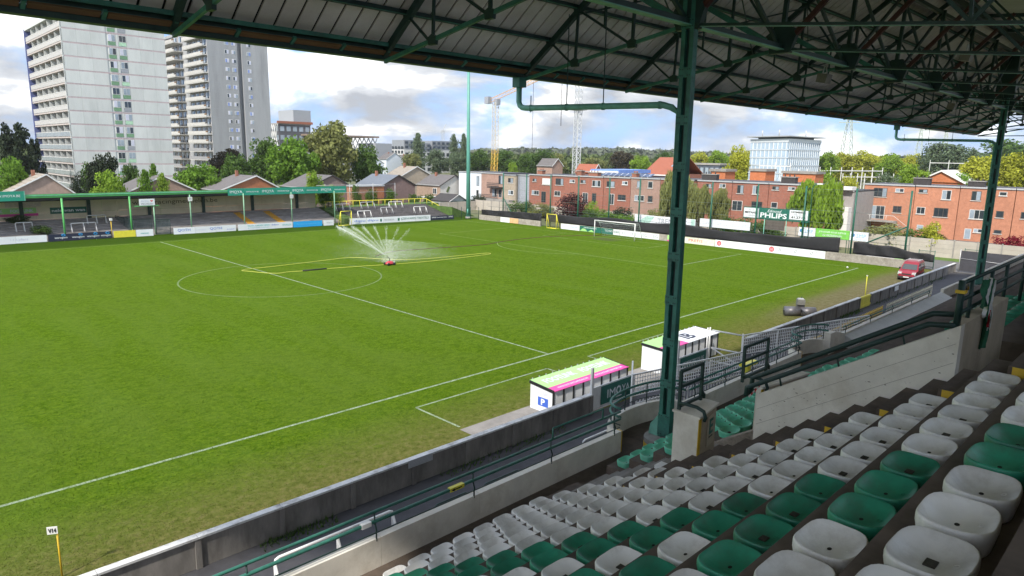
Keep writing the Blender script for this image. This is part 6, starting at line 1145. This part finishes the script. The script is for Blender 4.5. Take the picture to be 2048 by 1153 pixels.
# glass office tower at right
of = thing('office_tower', 'pale blue glass office building with thin overhanging roof', 'building', (284, 110, 0)); og = mat('office_glass', (0.42, 0.53, 0.64), 0.25, 0.12, 0.5); ow = mat('office_white', (0.66, 0.70, 0.74), 0.6)
A_ = Vector((269.5, 106.5)); B_ = Vector((279.0, 128.5)); C_ = Vector((299.0, 104.5)); D_ = B_+C_-A_
b = MB(); b.prism([tuple(A_), tuple(C_), tuple(D_), tuple(B_)], 'z', 0, 19.3); b.build('curtain_wall', og, of)
for k in range(6):
    z = 2.2+3.45*k; e = 0.35; q = [A_+(A_-D_).normalized()*e, C_+(C_-B_).normalized()*e, D_+(D_-A_).normalized()*e, B_+(B_-C_).normalized()*e]; MB().prism([tuple(p) for p in q], 'z', z-0.22, z+0.22 if k < 5 else z+1.3).build('floor_band', ow, of)
    if k < 5:
        for i in range(16):
            p = A_+(C_-A_)*(i+.5)/16; bar('fin', (p.x-0.1, p.y-0.35, z+0.3), (p.x-0.1, p.y-0.35, z+3.1), 0.45, 0.25, ow, of)
        for i in range(18):
            p = A_+(B_-A_)*(i+.5)/18; bar('fin', (p.x-0.3, p.y+0.1, z+0.3), (p.x-0.3, p.y+0.1, z+3.1), 0.18, 0.5, MATS['office_glass'] if i % 2 else ow, of)
q = [A_+(A_-D_).normalized()*2.2, C_+(C_-B_).normalized()*2.4, D_+(D_-A_).normalized()*2, B_+(B_-C_).normalized()*2]; MB().prism([tuple(p) for p in q], 'z', 21.6, 22.0).build('roof_canopy', galv, of)
b = MB(); ctr = (A_+D_)/2; b.prism([tuple(ctr+(p-ctr)*0.8) for p in (A_, C_, D_, B_)], 'z', 19.3, 21.6); b.build('roof_storey', mat('dark_roof_storey', (0.16, 0.18, 0.2), 0.6), of)
for p in (A_+(B_-A_)*0.7, A_+(B_-A_)*0.25, A_+(C_-A_)*0.5): tube('roof_mast', [(p.x, p.y, 21.9), (p.x, p.y, 24.6)], 0.25, galv, of, 6)
dkb = block('warehouse', 'long dark warehouse in front of the yellow-green woods', 200, 212, 100, 116, 9.4, mat('warehouse_dark', (0.07, 0.085, 0.11), 0.6), 2, 3, 8, wmat=glass_pale); 
for k, (x, y0, y1, z, l) in enumerate([(126, 57.5, 61.5, 8.7, 'bright orange brick building left of the tall birch'), (133, 50.6, 54.6, 8.9, 'bright orange brick building right of the tall birch'), (139, 41.0, 49.0, 8.5, 'long bright orange brick building below the office tower')]): block('orange_building', l, x, x+5, y0, y1, z, brick('bright_orange_brick', (0.50, 0.17, 0.075)), 2, 2, 3, wr=0.15, hr=0.2)
wh = thing('white_roof_hall', 'hall with white pitched roof and orange gable at right', 'building', (184, 25, 0)); cube('wall', 181, 198, 19.5, 30, 0, 6.8, MATS['bright_orange_brick'], wh)
for s in (-1, 1):
    vs = [(180, 24.8, 9.8), (180, 24.8+s*5.8, 6.7), (199, 24.8+s*5.8, 6.7), (199, 24.8, 9.8)]; MB().add(vs+[(a, b_, c-0.4) for a, b_, c in vs], [(0, 1, 2, 3), (7, 6, 5, 4), (0, 4, 5, 1), (1, 5, 6, 2), (2, 6, 7, 3), (3, 7, 4, 0)]).build('roof', white, wh)
MB().prism([(20.0, 6.6), (29.6, 6.6), (24.8, 9.3)], 'x', 180.6, 181).build('gable', MATS['bright_orange_brick'], wh)
for i, (x, y, hw, ze, zr, l) in enumerate([(145, 129, 2.6, 8.6, 10.9, 'distant brick villa with red gable among trees'), (130, 100, 1.7, 7.6, 9.6, 'distant small house with orange-red roof'), (77, 116, 6.5, 5.5, 8.6, 'low tan roofed house behind the white gable'), (168, 255, 5, 9, 12, 'pale terraced house far beyond the blue roof'), (182, 262, 5, 8, 11, 'grey terraced house far beyond the blue roof'), (120, 200, 4, 8, 10.5, 'bluish gabled house below the green tree')]):
    gable_house(x, y, y+7, hw, hw, ze, zr, [slate, mat('red_tile', (0.3, 0.1, 0.06)), asb, slate, slate, slate_blue][i], [pinkr, orange_r, tanr, whiter, pinkr, whiter][i], l, white)
bh = thing('blue_roof_hall', 'low hall with bright blue roof behind the solar panels', 'building', (84, 60, 0)); cube('wall', 82, 92, 56.5, 63.0, 0, 8.6, galv, bh); cube('roof', 81.5, 92.5, 56.2, 63.3, 8.6, 9.3, mat('blue_sheet', (0.16, 0.27, 0.62), 0.5), bh); cube('roof_edge', 81.3, 81.5, 56.2, 63.3, 8.55, 9.0, white, bh)
# cranes, pylons, switchyard
def lattice(name, t, p, q, w, m, step=2.0, th=0.16):
    p = Vector(p); q = Vector(q); d = (q-p); L_ = d.length; d.normalize(); U = Vector((0, 0, 1)) if abs(d.z) < 0.9 else Vector((1, 0, 0)); a = d.cross(U).normalized()*w/2; b_ = a.cross(d).normalized()*w/2; c = [a+b_, a-b_, -a-b_, -a+b_]; b = MB(); n = max(1, int(L_/step))
    for k in range(4): b.bar(p+c[k], q+c[k], th)
    for i in range(n):
        for k in range(4):
            A = p+d*(L_*i/n)+c[k]; B = p+d*(L_*(i+1)/n)+c[(k+1) % 4]; b.bar(A, B, th*0.7); b.bar(A, A-c[k]+c[(k+1) % 4], th*0.7)
    return b.build(name, m, t)
cry = mat('crane_yellow', (0.62, 0.38, 0.05), 0.6); crw = mat('crane_grey', (0.52, 0.54, 0.56), 0.6)
k = thing('tower_crane', 'yellow tower crane seen end-on left of the grey mast', 'crane', (178, 195.5, 0)); lattice('mast', k, (178, 195.5, 0), (180.5, 197.5, 14), 2.0, cry); lattice('mast', k, (180.4, 197.4, 14), (182, 199, 34), 2.0, mat('crane_cream', (0.62, 0.55, 0.42), 0.6)); lattice('jib', k, (180.3, 200.6, 34.8), (198, 182.5, 46.5), 1.5, mat('crane_orange', (0.60, 0.36, 0.15), 0.6), 1.6); cube('cab', 181, 183, 197, 199, 33, 35.5, grey_print, k); cube('counterweight', 178.5, 180.5, 200, 202.5, 33.5, 36.5, grey_print, k); bar('hoist_rope', (193, 187, 43), (193, 187, 14), 0.12, 0.12, dkv, k)
k = thing('grey_mast', 'grey lattice crane mast rising behind the orange houses', 'crane', (158, 132, 0)); lattice('mast', k, (157, 131, 0), (161.5, 134.6, 46), 1.9, crw, 2.0, 0.18); cube('platform', 157.5, 162.5, 131.5, 136, 27.5, 27.8, crw, k); bar('hoist_rope', (154, 136, 60), (154, 136, 22), 0.15, 0.15, dkv, k)
k = thing('distant_crane', 'small distant tower crane over the apartment block', 'crane', (356, 451, 0)); lattice('mast', k, (356, 451, 0), (356, 451, 32), 2.0, crw, 3); lattice('jib', k, (357, 450, 30.5), (330, 482, 32.5), 1.4, crw, 3); lattice('jib', k, (356, 451, 31), (364, 442, 31), 1.4, crw, 3); bar('top_post', (356, 451, 31), (358, 449, 37), 0.6, 0.6, crw, k)
def pylon(x, y, h, w, m, label, arms):
    t = thing('power_pylon', label, 'pylon', (x, y, 0), 'power pylons'); b = MB(); top = Vector((x, y, h))
    for sx in (-1, 1):
        for sy_ in (-1, 1): b.bar((x+sx*w/2, y+sy_*w/2, 0), (x+sx*0.5, y+sy_*0.5, h), 0.32)
    n = 9
    for i in range(n):
        a = i/n; c = (i+1)/n; wa = w/2*(1-a)+0.5*a; wc = w/2*(1-c)+0.5*c
        for (p, q) in (((-1, -1), (1, -1)), ((1, -1), (1, 1)), ((1, 1), (-1, 1)), ((-1, 1), (-1, -1))): b.bar((x+p[0]*wa, y+p[1]*wa, h*a), (x+q[0]*wc, y+q[1]*wc, h*c), 0.2); b.bar((x+q[0]*wa, y+q[1]*wa, h*a), (x+p[0]*wc, y+p[1]*wc, h*c), 0.2)
    b.build('lattice_mast', m, t)
    for (z, L_) in arms: bar('cross_arm', (x-L_*0.7, y+L_*0.7, z), (x+L_*0.7, y-L_*0.7, z), 0.5, 0.6, m, t); bar('arm_stay', (x-L_*0.7, y+L_*0.7, z), (x, y, z+3), 0.2, 0.2, m, t); bar('arm_stay', (x+L_*0.7, y-L_*0.7, z), (x, y, z+3), 0.2, 0.2, m, t)
pym = mat('pylon_grey', (0.42, 0.48, 0.42), 0.7); pylon(448, 147, 46, 9, pym, 'tall power pylon right of the glass office tower', ((36, 7), (42, 5))); pylon(740, 185, 46, 9, pym, 'farther power pylon above the round green trees', ((34, 18), (42, 18), (46, 12)))
pylon(768, 170, 46, 9, pym, 'power pylon standing beside the farther one', ((34, 16), (42, 16)))
def gantry(p, q, h, n, label):
    t = thing('switchyard_gantry', label, 'gantry', p+(0,), 'pale gantries of the switchyard'); P = Vector(p+(0,)); Q = Vector(q+(0,)); b = MB(); b.bar(P+Vector((0, 0, h)), Q+Vector((0, 0, h)), 0.2, 0.22); b.build('beam', white, t)
    for i in range(n): c = P+(Q-P)*i/(n-1); bar('leg', c, c+Vector((0, 0, h+1.0)), 0.16, 0.16, white, t); bar('insulator', c+Vector((0, 0, h*0.5)), c+Vector((0.5, -1.2, h*0.75)), 0.1, 0.1, concrete, t)
gantry((154, 62.5), (160, 56.5), 10.0, 3, 'pale gantry in front of the office tower'); gantry((165.7, 50.7), (189, 42), 9.0, 7, 'long pale gantry right of the office tower'); gantry((170, 46), (186, 38), 7.4, 8, 'lower pale gantry among yellow shrubs'); gantry((158, 58), (163, 53), 8.4, 4, 'short pale gantry above the orange building'); gantry((267.5, 50.5), (277.5, 40.5), 11.5, 3, 'square pale frame above the white roofed hall')
# ---------------------------------------------------------------- trees and shrubs
def leaf_mesh(kind, seed, n=5200):
    R = np.random.default_rng(seed); C = []; S = []
    if kind == 'round':
        m = 46; c = R.normal(size=(m, 3)); c /= np.linalg.norm(c, axis=1)[:, None]; c *= (R.random(m)**0.45)[:, None]; c = c*[0.36, 0.36, 0.37]+[0, 0, 0.60]; rad = 0.10+0.07*R.random(m)
    elif kind == 'poplar':
        m = 34; zz = np.linspace(0.12, 0.97, m); w = 0.5*np.sin(np.clip((zz-0.05)/0.95, 0, 1)**0.75*pi)**0.7; a = R.random(m)*6.3; c = np.c_[np.cos(a)*w*0.5*R.random(m), np.sin(a)*w*0.5*R.random(m), zz]; rad = w*0.62+0.03
    elif kind == 'conifer':
        m = 46; zz = 0.1+0.85*R.random(m); w = 0.46*(1-zz)**0.6+0.05; a = R.random(m)*6.3; rr_ = R.random(m)**0.5; c = np.c_[np.cos(a)*w*rr_, np.sin(a)*w*rr_, zz]; rad = 0.07+0.10*(1-zz)
    elif kind == 'willow':
        m = 60; a = R.random(m)*6.3; rr_ = R.random(m)**0.5*0.40; c = np.c_[np.cos(a)*rr_, np.sin(a)*rr_, 0.62+0.30*np.sqrt(np.maximum(0, 1-(rr_/0.45)**2))-0.42*R.random(m)]; rad = 0.07+0.05*R.random(m)
    else:  # bush
        m = 36; c = R.normal(size=(m, 3)); c /= np.linalg.norm(c, axis=1)[:, None]; c *= (R.random(m)**0.4)[:, None]; c = c*[0.40, 0.40, 0.42]+[0, 0, 0.46]; rad = 0.12+0.07*R.random(m)
    k = R.integers(0, m, n); d = R.normal(size=(n, 3)); d /= np.linalg.norm(d, axis=1)[:, None]; d *= (R.random(n)**0.36)[:, None]
    p = c[k]+d*rad[k][:, None]*([1, 1, 1.0] if kind != 'willow' else [0.85, 0.85, 1.5]); p[:, 2] = np.maximum(p[:, 2], 0.02)
    s = (0.013+0.014*R.random(n)) if kind != 'poplar' else (0.016+0.02*R.random(n)); nr = d+0.9*R.normal(size=(n, 3)); nr /= np.linalg.norm(nr, axis=1)[:, None]
    t1 = np.cross(nr, R.normal(size=(n, 3))); t1 /= np.linalg.norm(t1, axis=1)[:, None]; t2 = np.cross(nr, t1)
    if kind == 'willow': t1 = np.tile([0, 0, 1.0], (n, 1))+0.25*R.normal(size=(n, 3)); t1 /= np.linalg.norm(t1, axis=1)[:, None]; t2 = np.cross(nr, t1); t2 /= np.linalg.norm(t2, axis=1)[:, None]; t1 = t1*1.7; t2 = t2*0.75
    a = t1*s[:, None]*1.25; b = t2*s[:, None]*0.8
    V = np.stack([p-a, p-b*1.0, p+a, p+b], 1).reshape(-1, 3)
    me = bpy.data.meshes.new('crown_'+kind); me.vertices.add(4*n); me.vertices.foreach_set('co', V.ravel()); me.loops.add(4*n); me.loops.foreach_set('vertex_index', np.arange(4*n)); me.polygons.add(n); me.polygons.foreach_set('loop_start', np.arange(0, 4*n, 4)); me.polygons.foreach_set('loop_total', np.full(n, 4)); me.update(); me.validate()
    tb = MB(); hz_ = 0.75 if kind in ('poplar', 'conifer') else 0.55
    tb.tube([(0, 0, 0), (0.01, 0, 0.15), (-0.01, 0.01, 0.35), (0, 0, hz_)], [0.034, 0.026, 0.02, 0.006], 7)
    if kind in ('round', 'willow'):
        for j in range(6): q = c[R.integers(0, m)]; tb.tube([(0, 0, 0.22+0.04*j), (q[0]*0.5, q[1]*0.5, 0.3+0.45*(q[2]-0.3)), tuple(q)], [0.014, 0.009, 0.003], 5)
    return me, tb.mesh('trunk_'+kind, None)
CR = {'round': [leaf_mesh('round', s, 6500) for s in (1, 2, 3, 4)], 'poplar': [leaf_mesh('poplar', 5, 3000)], 'conifer': [leaf_mesh('conifer', s, 5200) for s in (6, 7)], 'willow': [leaf_mesh('willow', s, 8000) for s in (8, 9)], 'bush': [leaf_mesh('bush', s, 3600) for s in (10, 11, 12)]}
bark = mat('bark', (0.075, 0.058, 0.042), 0.95, 0.3, 3.0)
def leafm(nm, col, tr=0.35): return mat('leaf_'+nm, col, 0.75, 0.28, 0.5, trans=tr, isl=0.22, spec=0.25)
LM = {'dark': leafm('dark', (0.026, 0.040, 0.020), 0.15), 'mid': leafm('mid', (0.082, 0.150, 0.030)), 'fresh': leafm('fresh', (0.130, 0.245, 0.026)), 'bright': leafm('bright', (0.21, 0.33, 0.034)), 'olive': leafm('olive', (0.22, 0.24, 0.08)), 'yellow': leafm('yellow', (0.38, 0.40, 0.045)), 'red': leafm('red', (0.062, 0.016, 0.018), 0.2), 'brown': leafm('brown', (0.075, 0.062, 0.036)), 'grey': leafm('grey', (0.13, 0.18, 0.10)), 'crimson': leafm('crimson', (0.22, 0.012, 0.03), 0.2)}
CNT = [0]
def tree(kind, x, y, h, w, leaf, label, group='trees around the ground', z=0.0, name='tree'):
    CNT[0] += 1; cm, tm = CR[kind][CNT[0] % len(CR[kind])]
    t = thing(name, label, 'shrub' if name == 'shrub' else 'tree', (x, y, z), group); ang = CNT[0]*1.7
    sx = w/(0.86 if kind != 'poplar' else 0.62)
    for nm, me, m in (('crown', cm, LM[leaf]), ('trunk', tm, bark)):
        if nm == 'trunk' and name == 'shrub': nm = 'stem'
        o = obj(nm, me, t, (0, 0, 0), (0, 0, ang), (sx, sx, h) if nm == 'crown' else (h*0.8, h*0.8, h), local=True)
        if not me.materials: me.materials.append(m)
        o.material_slots[0].link = 'OBJECT'; o.material_slots[0].material = m
TREES = [
 ('conifer', -2.6, 140.3, 16.2, 9.3, 'dark', 'large dark conifer at the left edge below the tower'),
 ('conifer', 1.4, 145.6, 13.5, 4.7, 'dark', 'dark conifer beside the tower, right of the largest one'),
 ('round', -9.8, 104.2, 10.0, 5.8, 'fresh', 'green tree at the far left behind the terrace roof'),
 ('round', 6.2, 116.0, 11.5, 5.8, 'dark', 'dark spreading pine in front of the white tower'),
 ('bush', 2.1, 114.7, 7.7, 3.2, 'dark', 'dark round evergreen left of the pine'),
 ('round', 4.6, 118.3, 8.8, 3.7, 'mid', 'mid green tree between evergreen and pine'),
 ('round', 1.3, 95.6, 8.2, 5.6, 'bright', 'bright yellow-green young tree above the terrace roof'),
 ('poplar', 7.3, 96.8, 8.2, 2.0, 'fresh', 'narrow bright green tree right of the dark roof'),
 ('poplar', 10.2, 101.3, 9.0, 1.9, 'fresh', 'tallest narrow green tree beside the chimney'),
 ('poplar', 9.4, 94.7, 7.7, 1.8, 'bright', 'third narrow bright tree beside the chimney'),
 ('round', 11.6, 120.0, 8.7, 4.2, 'mid', 'green tree low before the white tower'),
 ('round', 20.4, 108.6, 9.8, 9.2, 'fresh', 'broad fresh green tree between the two towers'),
 ('round', 44.9, 153.8, 12.1, 9.3, 'brown', 'brownish tree at the foot of the grey tower'),
 ('round', 34.4, 123.7, 10.7, 7.0, 'mid', 'deep green tree below the brownish one'),
 ('round', 47.1, 135.1, 14.5, 10.6, 'mid', 'deep green tree right of the grey tower'),
 ('round', 47.5, 123.6, 15.9, 11.7, 'fresh', 'big bright green tree left of the olive one'),
 ('round', 57.8, 125.7, 18.9, 14.4, 'olive', 'tallest pale olive tree behind the terrace end'),
 ('round', 67.1, 123.4, 13.0, 9.2, 'mid', 'rounded dark green tree right of the olive one'),
 ('round', 33.8, 89.2, 8.2, 3.5, 'bright', 'small bright tree growing by the terrace roof end'),
 ('poplar', 181.0, 253.6, 20.8, 5.9, 'grey', 'tall poplar before the apartment block'),
 ('poplar', 213.3, 264.8, 21.4, 4.6, 'grey', 'left poplar of the pair beside the mast'),
 ('poplar', 218.3, 262.8, 21.8, 4.3, 'grey', 'right poplar of the pair beside the mast'),
 ('round', 180.7, 237.6, 13.7, 12.0, 'grey', 'greyish tree right of the tall poplar'),
 ('round', 189.1, 232.0, 13.1, 11.6, 'grey', 'broad grey tree below the pair of poplars'),
 ('round', 171.3, 246.4, 11.6, 10.1, 'olive', 'olive tree left of the tall poplar'),
 ('round', 202.5, 233.2, 13.6, 11.9, 'mid', 'green tree right of the mast'),
 ('round', 210.9, 222.0, 13.6, 15.3, 'mid', 'wide green tree right of the yellow crane'),
 ('round', 177.2, 182.6, 9.4, 4.6, 'bright', 'small bright tree within the skyline row'),
 ('round', 204.6, 202.0, 12.0, 8.4, 'mid', 'darker tree right of the small bright one'),
 ('round', 220.3, 207.2, 14.3, 16.1, 'mid', 'dense green tree in the middle of the skyline'),
 ('round', 244.3, 217.4, 12.6, 11.5, 'olive', 'olive tree left of the grey mast'),
 ('round', 289.9, 229.3, 11.8, 15.7, 'olive', 'olive tree right of the grey mast'),
 ('round', 285.2, 206.1, 14.8, 15.4, 'brown', 'brownish tree behind the solar panels'),
 ('round', 223.8, 151.4, 12.0, 10.4, 'bright', 'bright green tree left of the red roof'),
 ('round', 336.6, 212.6, 15.2, 12.2, 'mid', 'green tree showing above the red roof'),
 ('round', 270.4, 149.3, 15.5, 13.9, 'yellow', 'yellow-green tree right of the nearest column'),
 ('round', 273.1, 140.8, 15.4, 12.3, 'bright', 'bright green wood edge left of the birch'),
 ('round', 150.3, 67.3, 14.7, 7.4, 'yellow', 'tall bright birch left of the glass office tower'),
 ('round', 298.6, 138.6, 15.5, 9.9, 'yellow', 'yellow wood edge left of the office tower'),
 ('round', 313.8, 106.7, 16.7, 12.4, 'bright', 'bright tree right of the office tower'),
 ('round', 335.3, 106.5, 15.6, 12.0, 'yellow', 'yellow-green tree behind the tall pylon'),
 ('round', 336.7, 98.1, 16.0, 14.8, 'yellow', 'yellow-green tree right of the tall pylon'),
 ('round', 340.9, 87.9, 15.2, 15.1, 'bright', 'bright green tree far right of the pylon'),
 ('round', 359.4, 82.9, 16.4, 14.0, 'yellow', 'yellow tree left of the rounded grey ones'),
 ('round', 354.4, 67.5, 20.7, 22.0, 'grey', 'grey-green rounded tree behind the white roofed hall'),
 ('round', 352.0, 54.7, 17.7, 14.9, 'grey', 'grey-green tree under the roof corner'),
 ('round', 483.7, 69.6, 25.2, 39.6, 'mid', 'large darker tree behind the farther column'),
 ('round', 198.2, 19.8, 14.6, 13.2, 'yellow', 'big golden-green tree left of the farther column'),
 ('round', 199.2, 11.6, 14.4, 12.9, 'yellow', 'golden-green tree at the right edge'),
 ('round', 179.8, 31.3, 10.8, 8.4, 'bright', 'round bright green tree left of the white roofed hall'),
 ('bush', 170.2, 34.8, 9.9, 6.9, 'grey', 'grey bush beside the switchyard'),
 ('bush', 164.0, 42.1, 8.9, 5.6, 'yellow', 'yellow bush below the long gantry'),
 ('bush', 162.7, 47.9, 9.8, 6.7, 'bright', 'bright bush right of the orange building'),
 ('bush', 183.3, 20.5, 10.2, 6.6, 'fresh', 'green bush right of the white hall'),
 ('willow', 61.3, 9.3, 9.7, 7.1, 'bright', 'weeping willow with hanging branches beside the PHLIPS sign'),
 ('willow', 61.7, 30.5, 9.7, 5.3, 'olive', 'feathery willow left of the nearest column'),
 ('willow', 61.4, 26.1, 8.3, 3.4, 'olive', 'thin birch just right of the nearest column'),
 ('willow', 67.0, 26.0, 7.2, 3.2, 'olive', 'low thin tree farther right of the column'),
]
for a in TREES: tree(*a)
SHRUBS = [
 ('bush', 66.0, 54.5, 5.4, 7.0, 'red', 'large dark red shrub behind the second yellow goal'), ('bush', 66.0, 50.0, 4.6, 2.6, 'bright', 'yellow-green shrub right of the dark red one'), ('bush', 67.0, 68.5, 3.4, 5.2, 'mid', 'green garden shrub left of the dark red one'), ('bush', 67.5, 64.0, 2.9, 5.0, 'olive', 'low olive shrub below the first orange house'), ('bush', 66.2, 47.5, 3.2, 3.5, 'olive', 'olive garden shrub by the balustrade'), ('bush', 66.5, 44.0, 3.8, 4.2, 'dark', 'dark shrub below the fourth orange house'), ('bush', 61.0, 47.0, 3.2, 5.0, 'mid', 'hedge clump behind the black screen, left one'), ('bush', 61.2, 42.6, 3.2, 5.0, 'fresh', 'hedge clump behind the black screen, middle one'), ('bush', 61.0, 39.0, 3.0, 4.2, 'fresh', 'hedge clump behind the black screen, right one'), ('bush', 66.8, 37.5, 3.6, 4.4, 'olive', 'dry shrub below the pinkish house'), ('bush', 64.5, 33.0, 3.6, 5, 'olive', 'shrub above the TRENTELS board'), ('bush', 65, 22.0, 3.8, 6.0, 'mid', 'green shrub right of the column above the raised board'), ('bush', 66, 17.5, 3.4, 4.5, 'mid', 'dark hedge left of the PHLIPS sign'), ('bush', 72, 4.0, 3.8, 7, 'olive', 'rough olive bank of shrubs below the salmon stair'), ('bush', 74, -0.5, 3.4, 6, 'mid', 'green shrub below the salmon stair'), ('bush', 71.2, -2.3, 4.4, 3.4, 'yellow', 'round yellow-green shrub over the boundary wall'), ('bush', 72.0, -10.3, 3.6, 4.0, 'crimson', 'crimson shrub over the boundary wall at the right edge'),
 ('bush', 33.6, 84.3, 4.4, 3.4, 'fresh', 'green shrub behind the end of the covered terrace'), ('bush', 35.5, 86, 4.0, 4.0, 'bright', 'yellow-green shrub behind the yellow railing'), ('bush', 45.0, 93.5, 6.2, 2.4, 'mid', 'climbing green shrub on the orange annex, left'), ('bush', 48.8, 93.8, 5.2, 3.0, 'mid', 'climbing green shrub on the orange annex, middle'), ('bush', 52.6, 93.0, 4.8, 3.6, 'mid', 'green shrub at the purple gable foot'), ('bush', 58.5, 92, 3.8, 3.6, 'mid', 'low green shrub before the purple gable'), ('bush', 63.5, 93.5, 3.6, 3.4, 'mid', 'low green shrub by the shed'), ('bush', 71.5, 86.5, 3.2, 5.5, 'dark', 'dark hedge right of the turquoise mast'), ('bush', -12.4, 84.0, 1.2, 3.0, 'mid', 'weeds along the rear of the far terrace'), ('bush', -11.0, 79.0, 1.5, 2.4, 'mid', 'weed clump on the far terrace steps'), ('bush', 32.4, 80.0, 1.4, 2.4, 'mid', 'weed clump at the right end of the covered terrace'), ('bush', 32.8, 77.5, 1.3, 2.0, 'fresh', 'grassy clump beside the small yellow goal')]
for a in SHRUBS:
    zz = {'weeds along the rear of the far terrace': 1.9, 'weed clump on the far terrace steps': 0.6}.get(a[6], 2.0 if a[1] < 36 and a[2] > 84 else 0.0); tree(*a, group='shrubs and hedges', z=zz, name='shrub')
# far woods and low hills
RW = np.random.default_rng(5); V = []; F = []
def crown_pts(cx, cy, zc, w, h, n, s):
    d = RW.normal(size=(n, 3)); d /= np.linalg.norm(d, axis=1)[:, None]; p = d*[w/2, w/2, h/2]*(0.75+0.3*RW.random((n, 1)))+[cx, cy, zc]; nr = d+0.7*RW.normal(size=(n, 3)); nr /= np.linalg.norm(nr, axis=1)[:, None]; t1 = np.cross(nr, RW.normal(size=(n, 3))); t1 /= np.linalg.norm(t1, axis=1)[:, None]; t2 = np.cross(nr, t1); ss = s*(0.7+0.6*RW.random((n, 1))); return np.stack([p-t1*ss, p-t2*ss*.8, p+t1*ss, p+t2*ss*.8], 1).reshape(-1, 3)
def wood(name, label, leaf, items):
    V = np.concatenate([crown_pts(*i) for i in items]); n = len(V)//4; me = bpy.data.meshes.new(name); me.vertices.add(4*n); me.vertices.foreach_set('co', V.ravel()); me.loops.add(4*n); me.loops.foreach_set('vertex_index', np.arange(4*n)); me.polygons.add(n); me.polygons.foreach_set('loop_start', np.arange(0, 4*n, 4)); me.polygons.foreach_set('loop_total', np.full(n, 4)); me.update(); me.materials.append(leaf); tag(obj(name, me), label, 'wood', kind='stuff')
def polar(px_az, D): a = YAW+px_az; return (-30+D*sin(a), -27+D*cos(a))
near_, far_, yel_ = [], [], []
for k in range(120):
    a = -0.62+1.25*k/119; D = RW.uniform(430, 620); x, y = polar(a, D); h = RW.uniform(11, 15)
    (yel_ if a > 0.22 else near_).append((x, y, h*0.5, RW.uniform(14, 24), h, 260, 1.5))
for k in range(220):
    a = -0.66+1.32*k/219; D = RW.uniform(1100, 1900); x, y = polar(a, D); hill = 9+7*sin(5*a+1)+5*sin(13*a); far_.append((x, y, hill*0.3+5+0.004*(D-1100), RW.uniform(30, 55), 17+hill*0.5, 170, 5.0))
wood('middle_wood', 'belt of mixed green woodland in the middle distance', leafm('wood', (0.11, 0.15, 0.05)), near_); wood('sunlit_wood', 'belt of yellow-green woodland at the right skyline', LM['yellow'], yel_); wood('far_wood', 'far bluish wooded ridge along the horizon', leafm('far', (0.13, 0.155, 0.10), 0.2), far_)
tag(MB().grid(lambda a, b: (polar(-0.9+1.9*a, 1000+1500*b)[0], polar(-0.9+1.9*a, 1000+1500*b)[1], -2+16*b), 40, 4).build('hills', mat('hill_green', (0.075, 0.10, 0.07), 0.95)), kind='structure')
# pale air between the ground and the far woods
air = bpy.data.materials.new('haze_air'); air.use_nodes = True; air.node_tree.nodes.clear(); pv = air.node_tree.nodes.new('ShaderNodeVolumePrincipled'); pv.inputs['Color'].default_value = (0.92, 0.95, 1.0, 1); pv.inputs['Density'].default_value = 0.00011; pv.inputs['Anisotropy'].default_value = 0.2
ao = air.node_tree.nodes.new('ShaderNodeOutputMaterial'); air.node_tree.links.new(pv.outputs[0], ao.inputs['Volume'])
tag(MB().box(-2490, 3990, -1990, 3990, -3.0, 62.0).build('haze', air), kind='stuff')
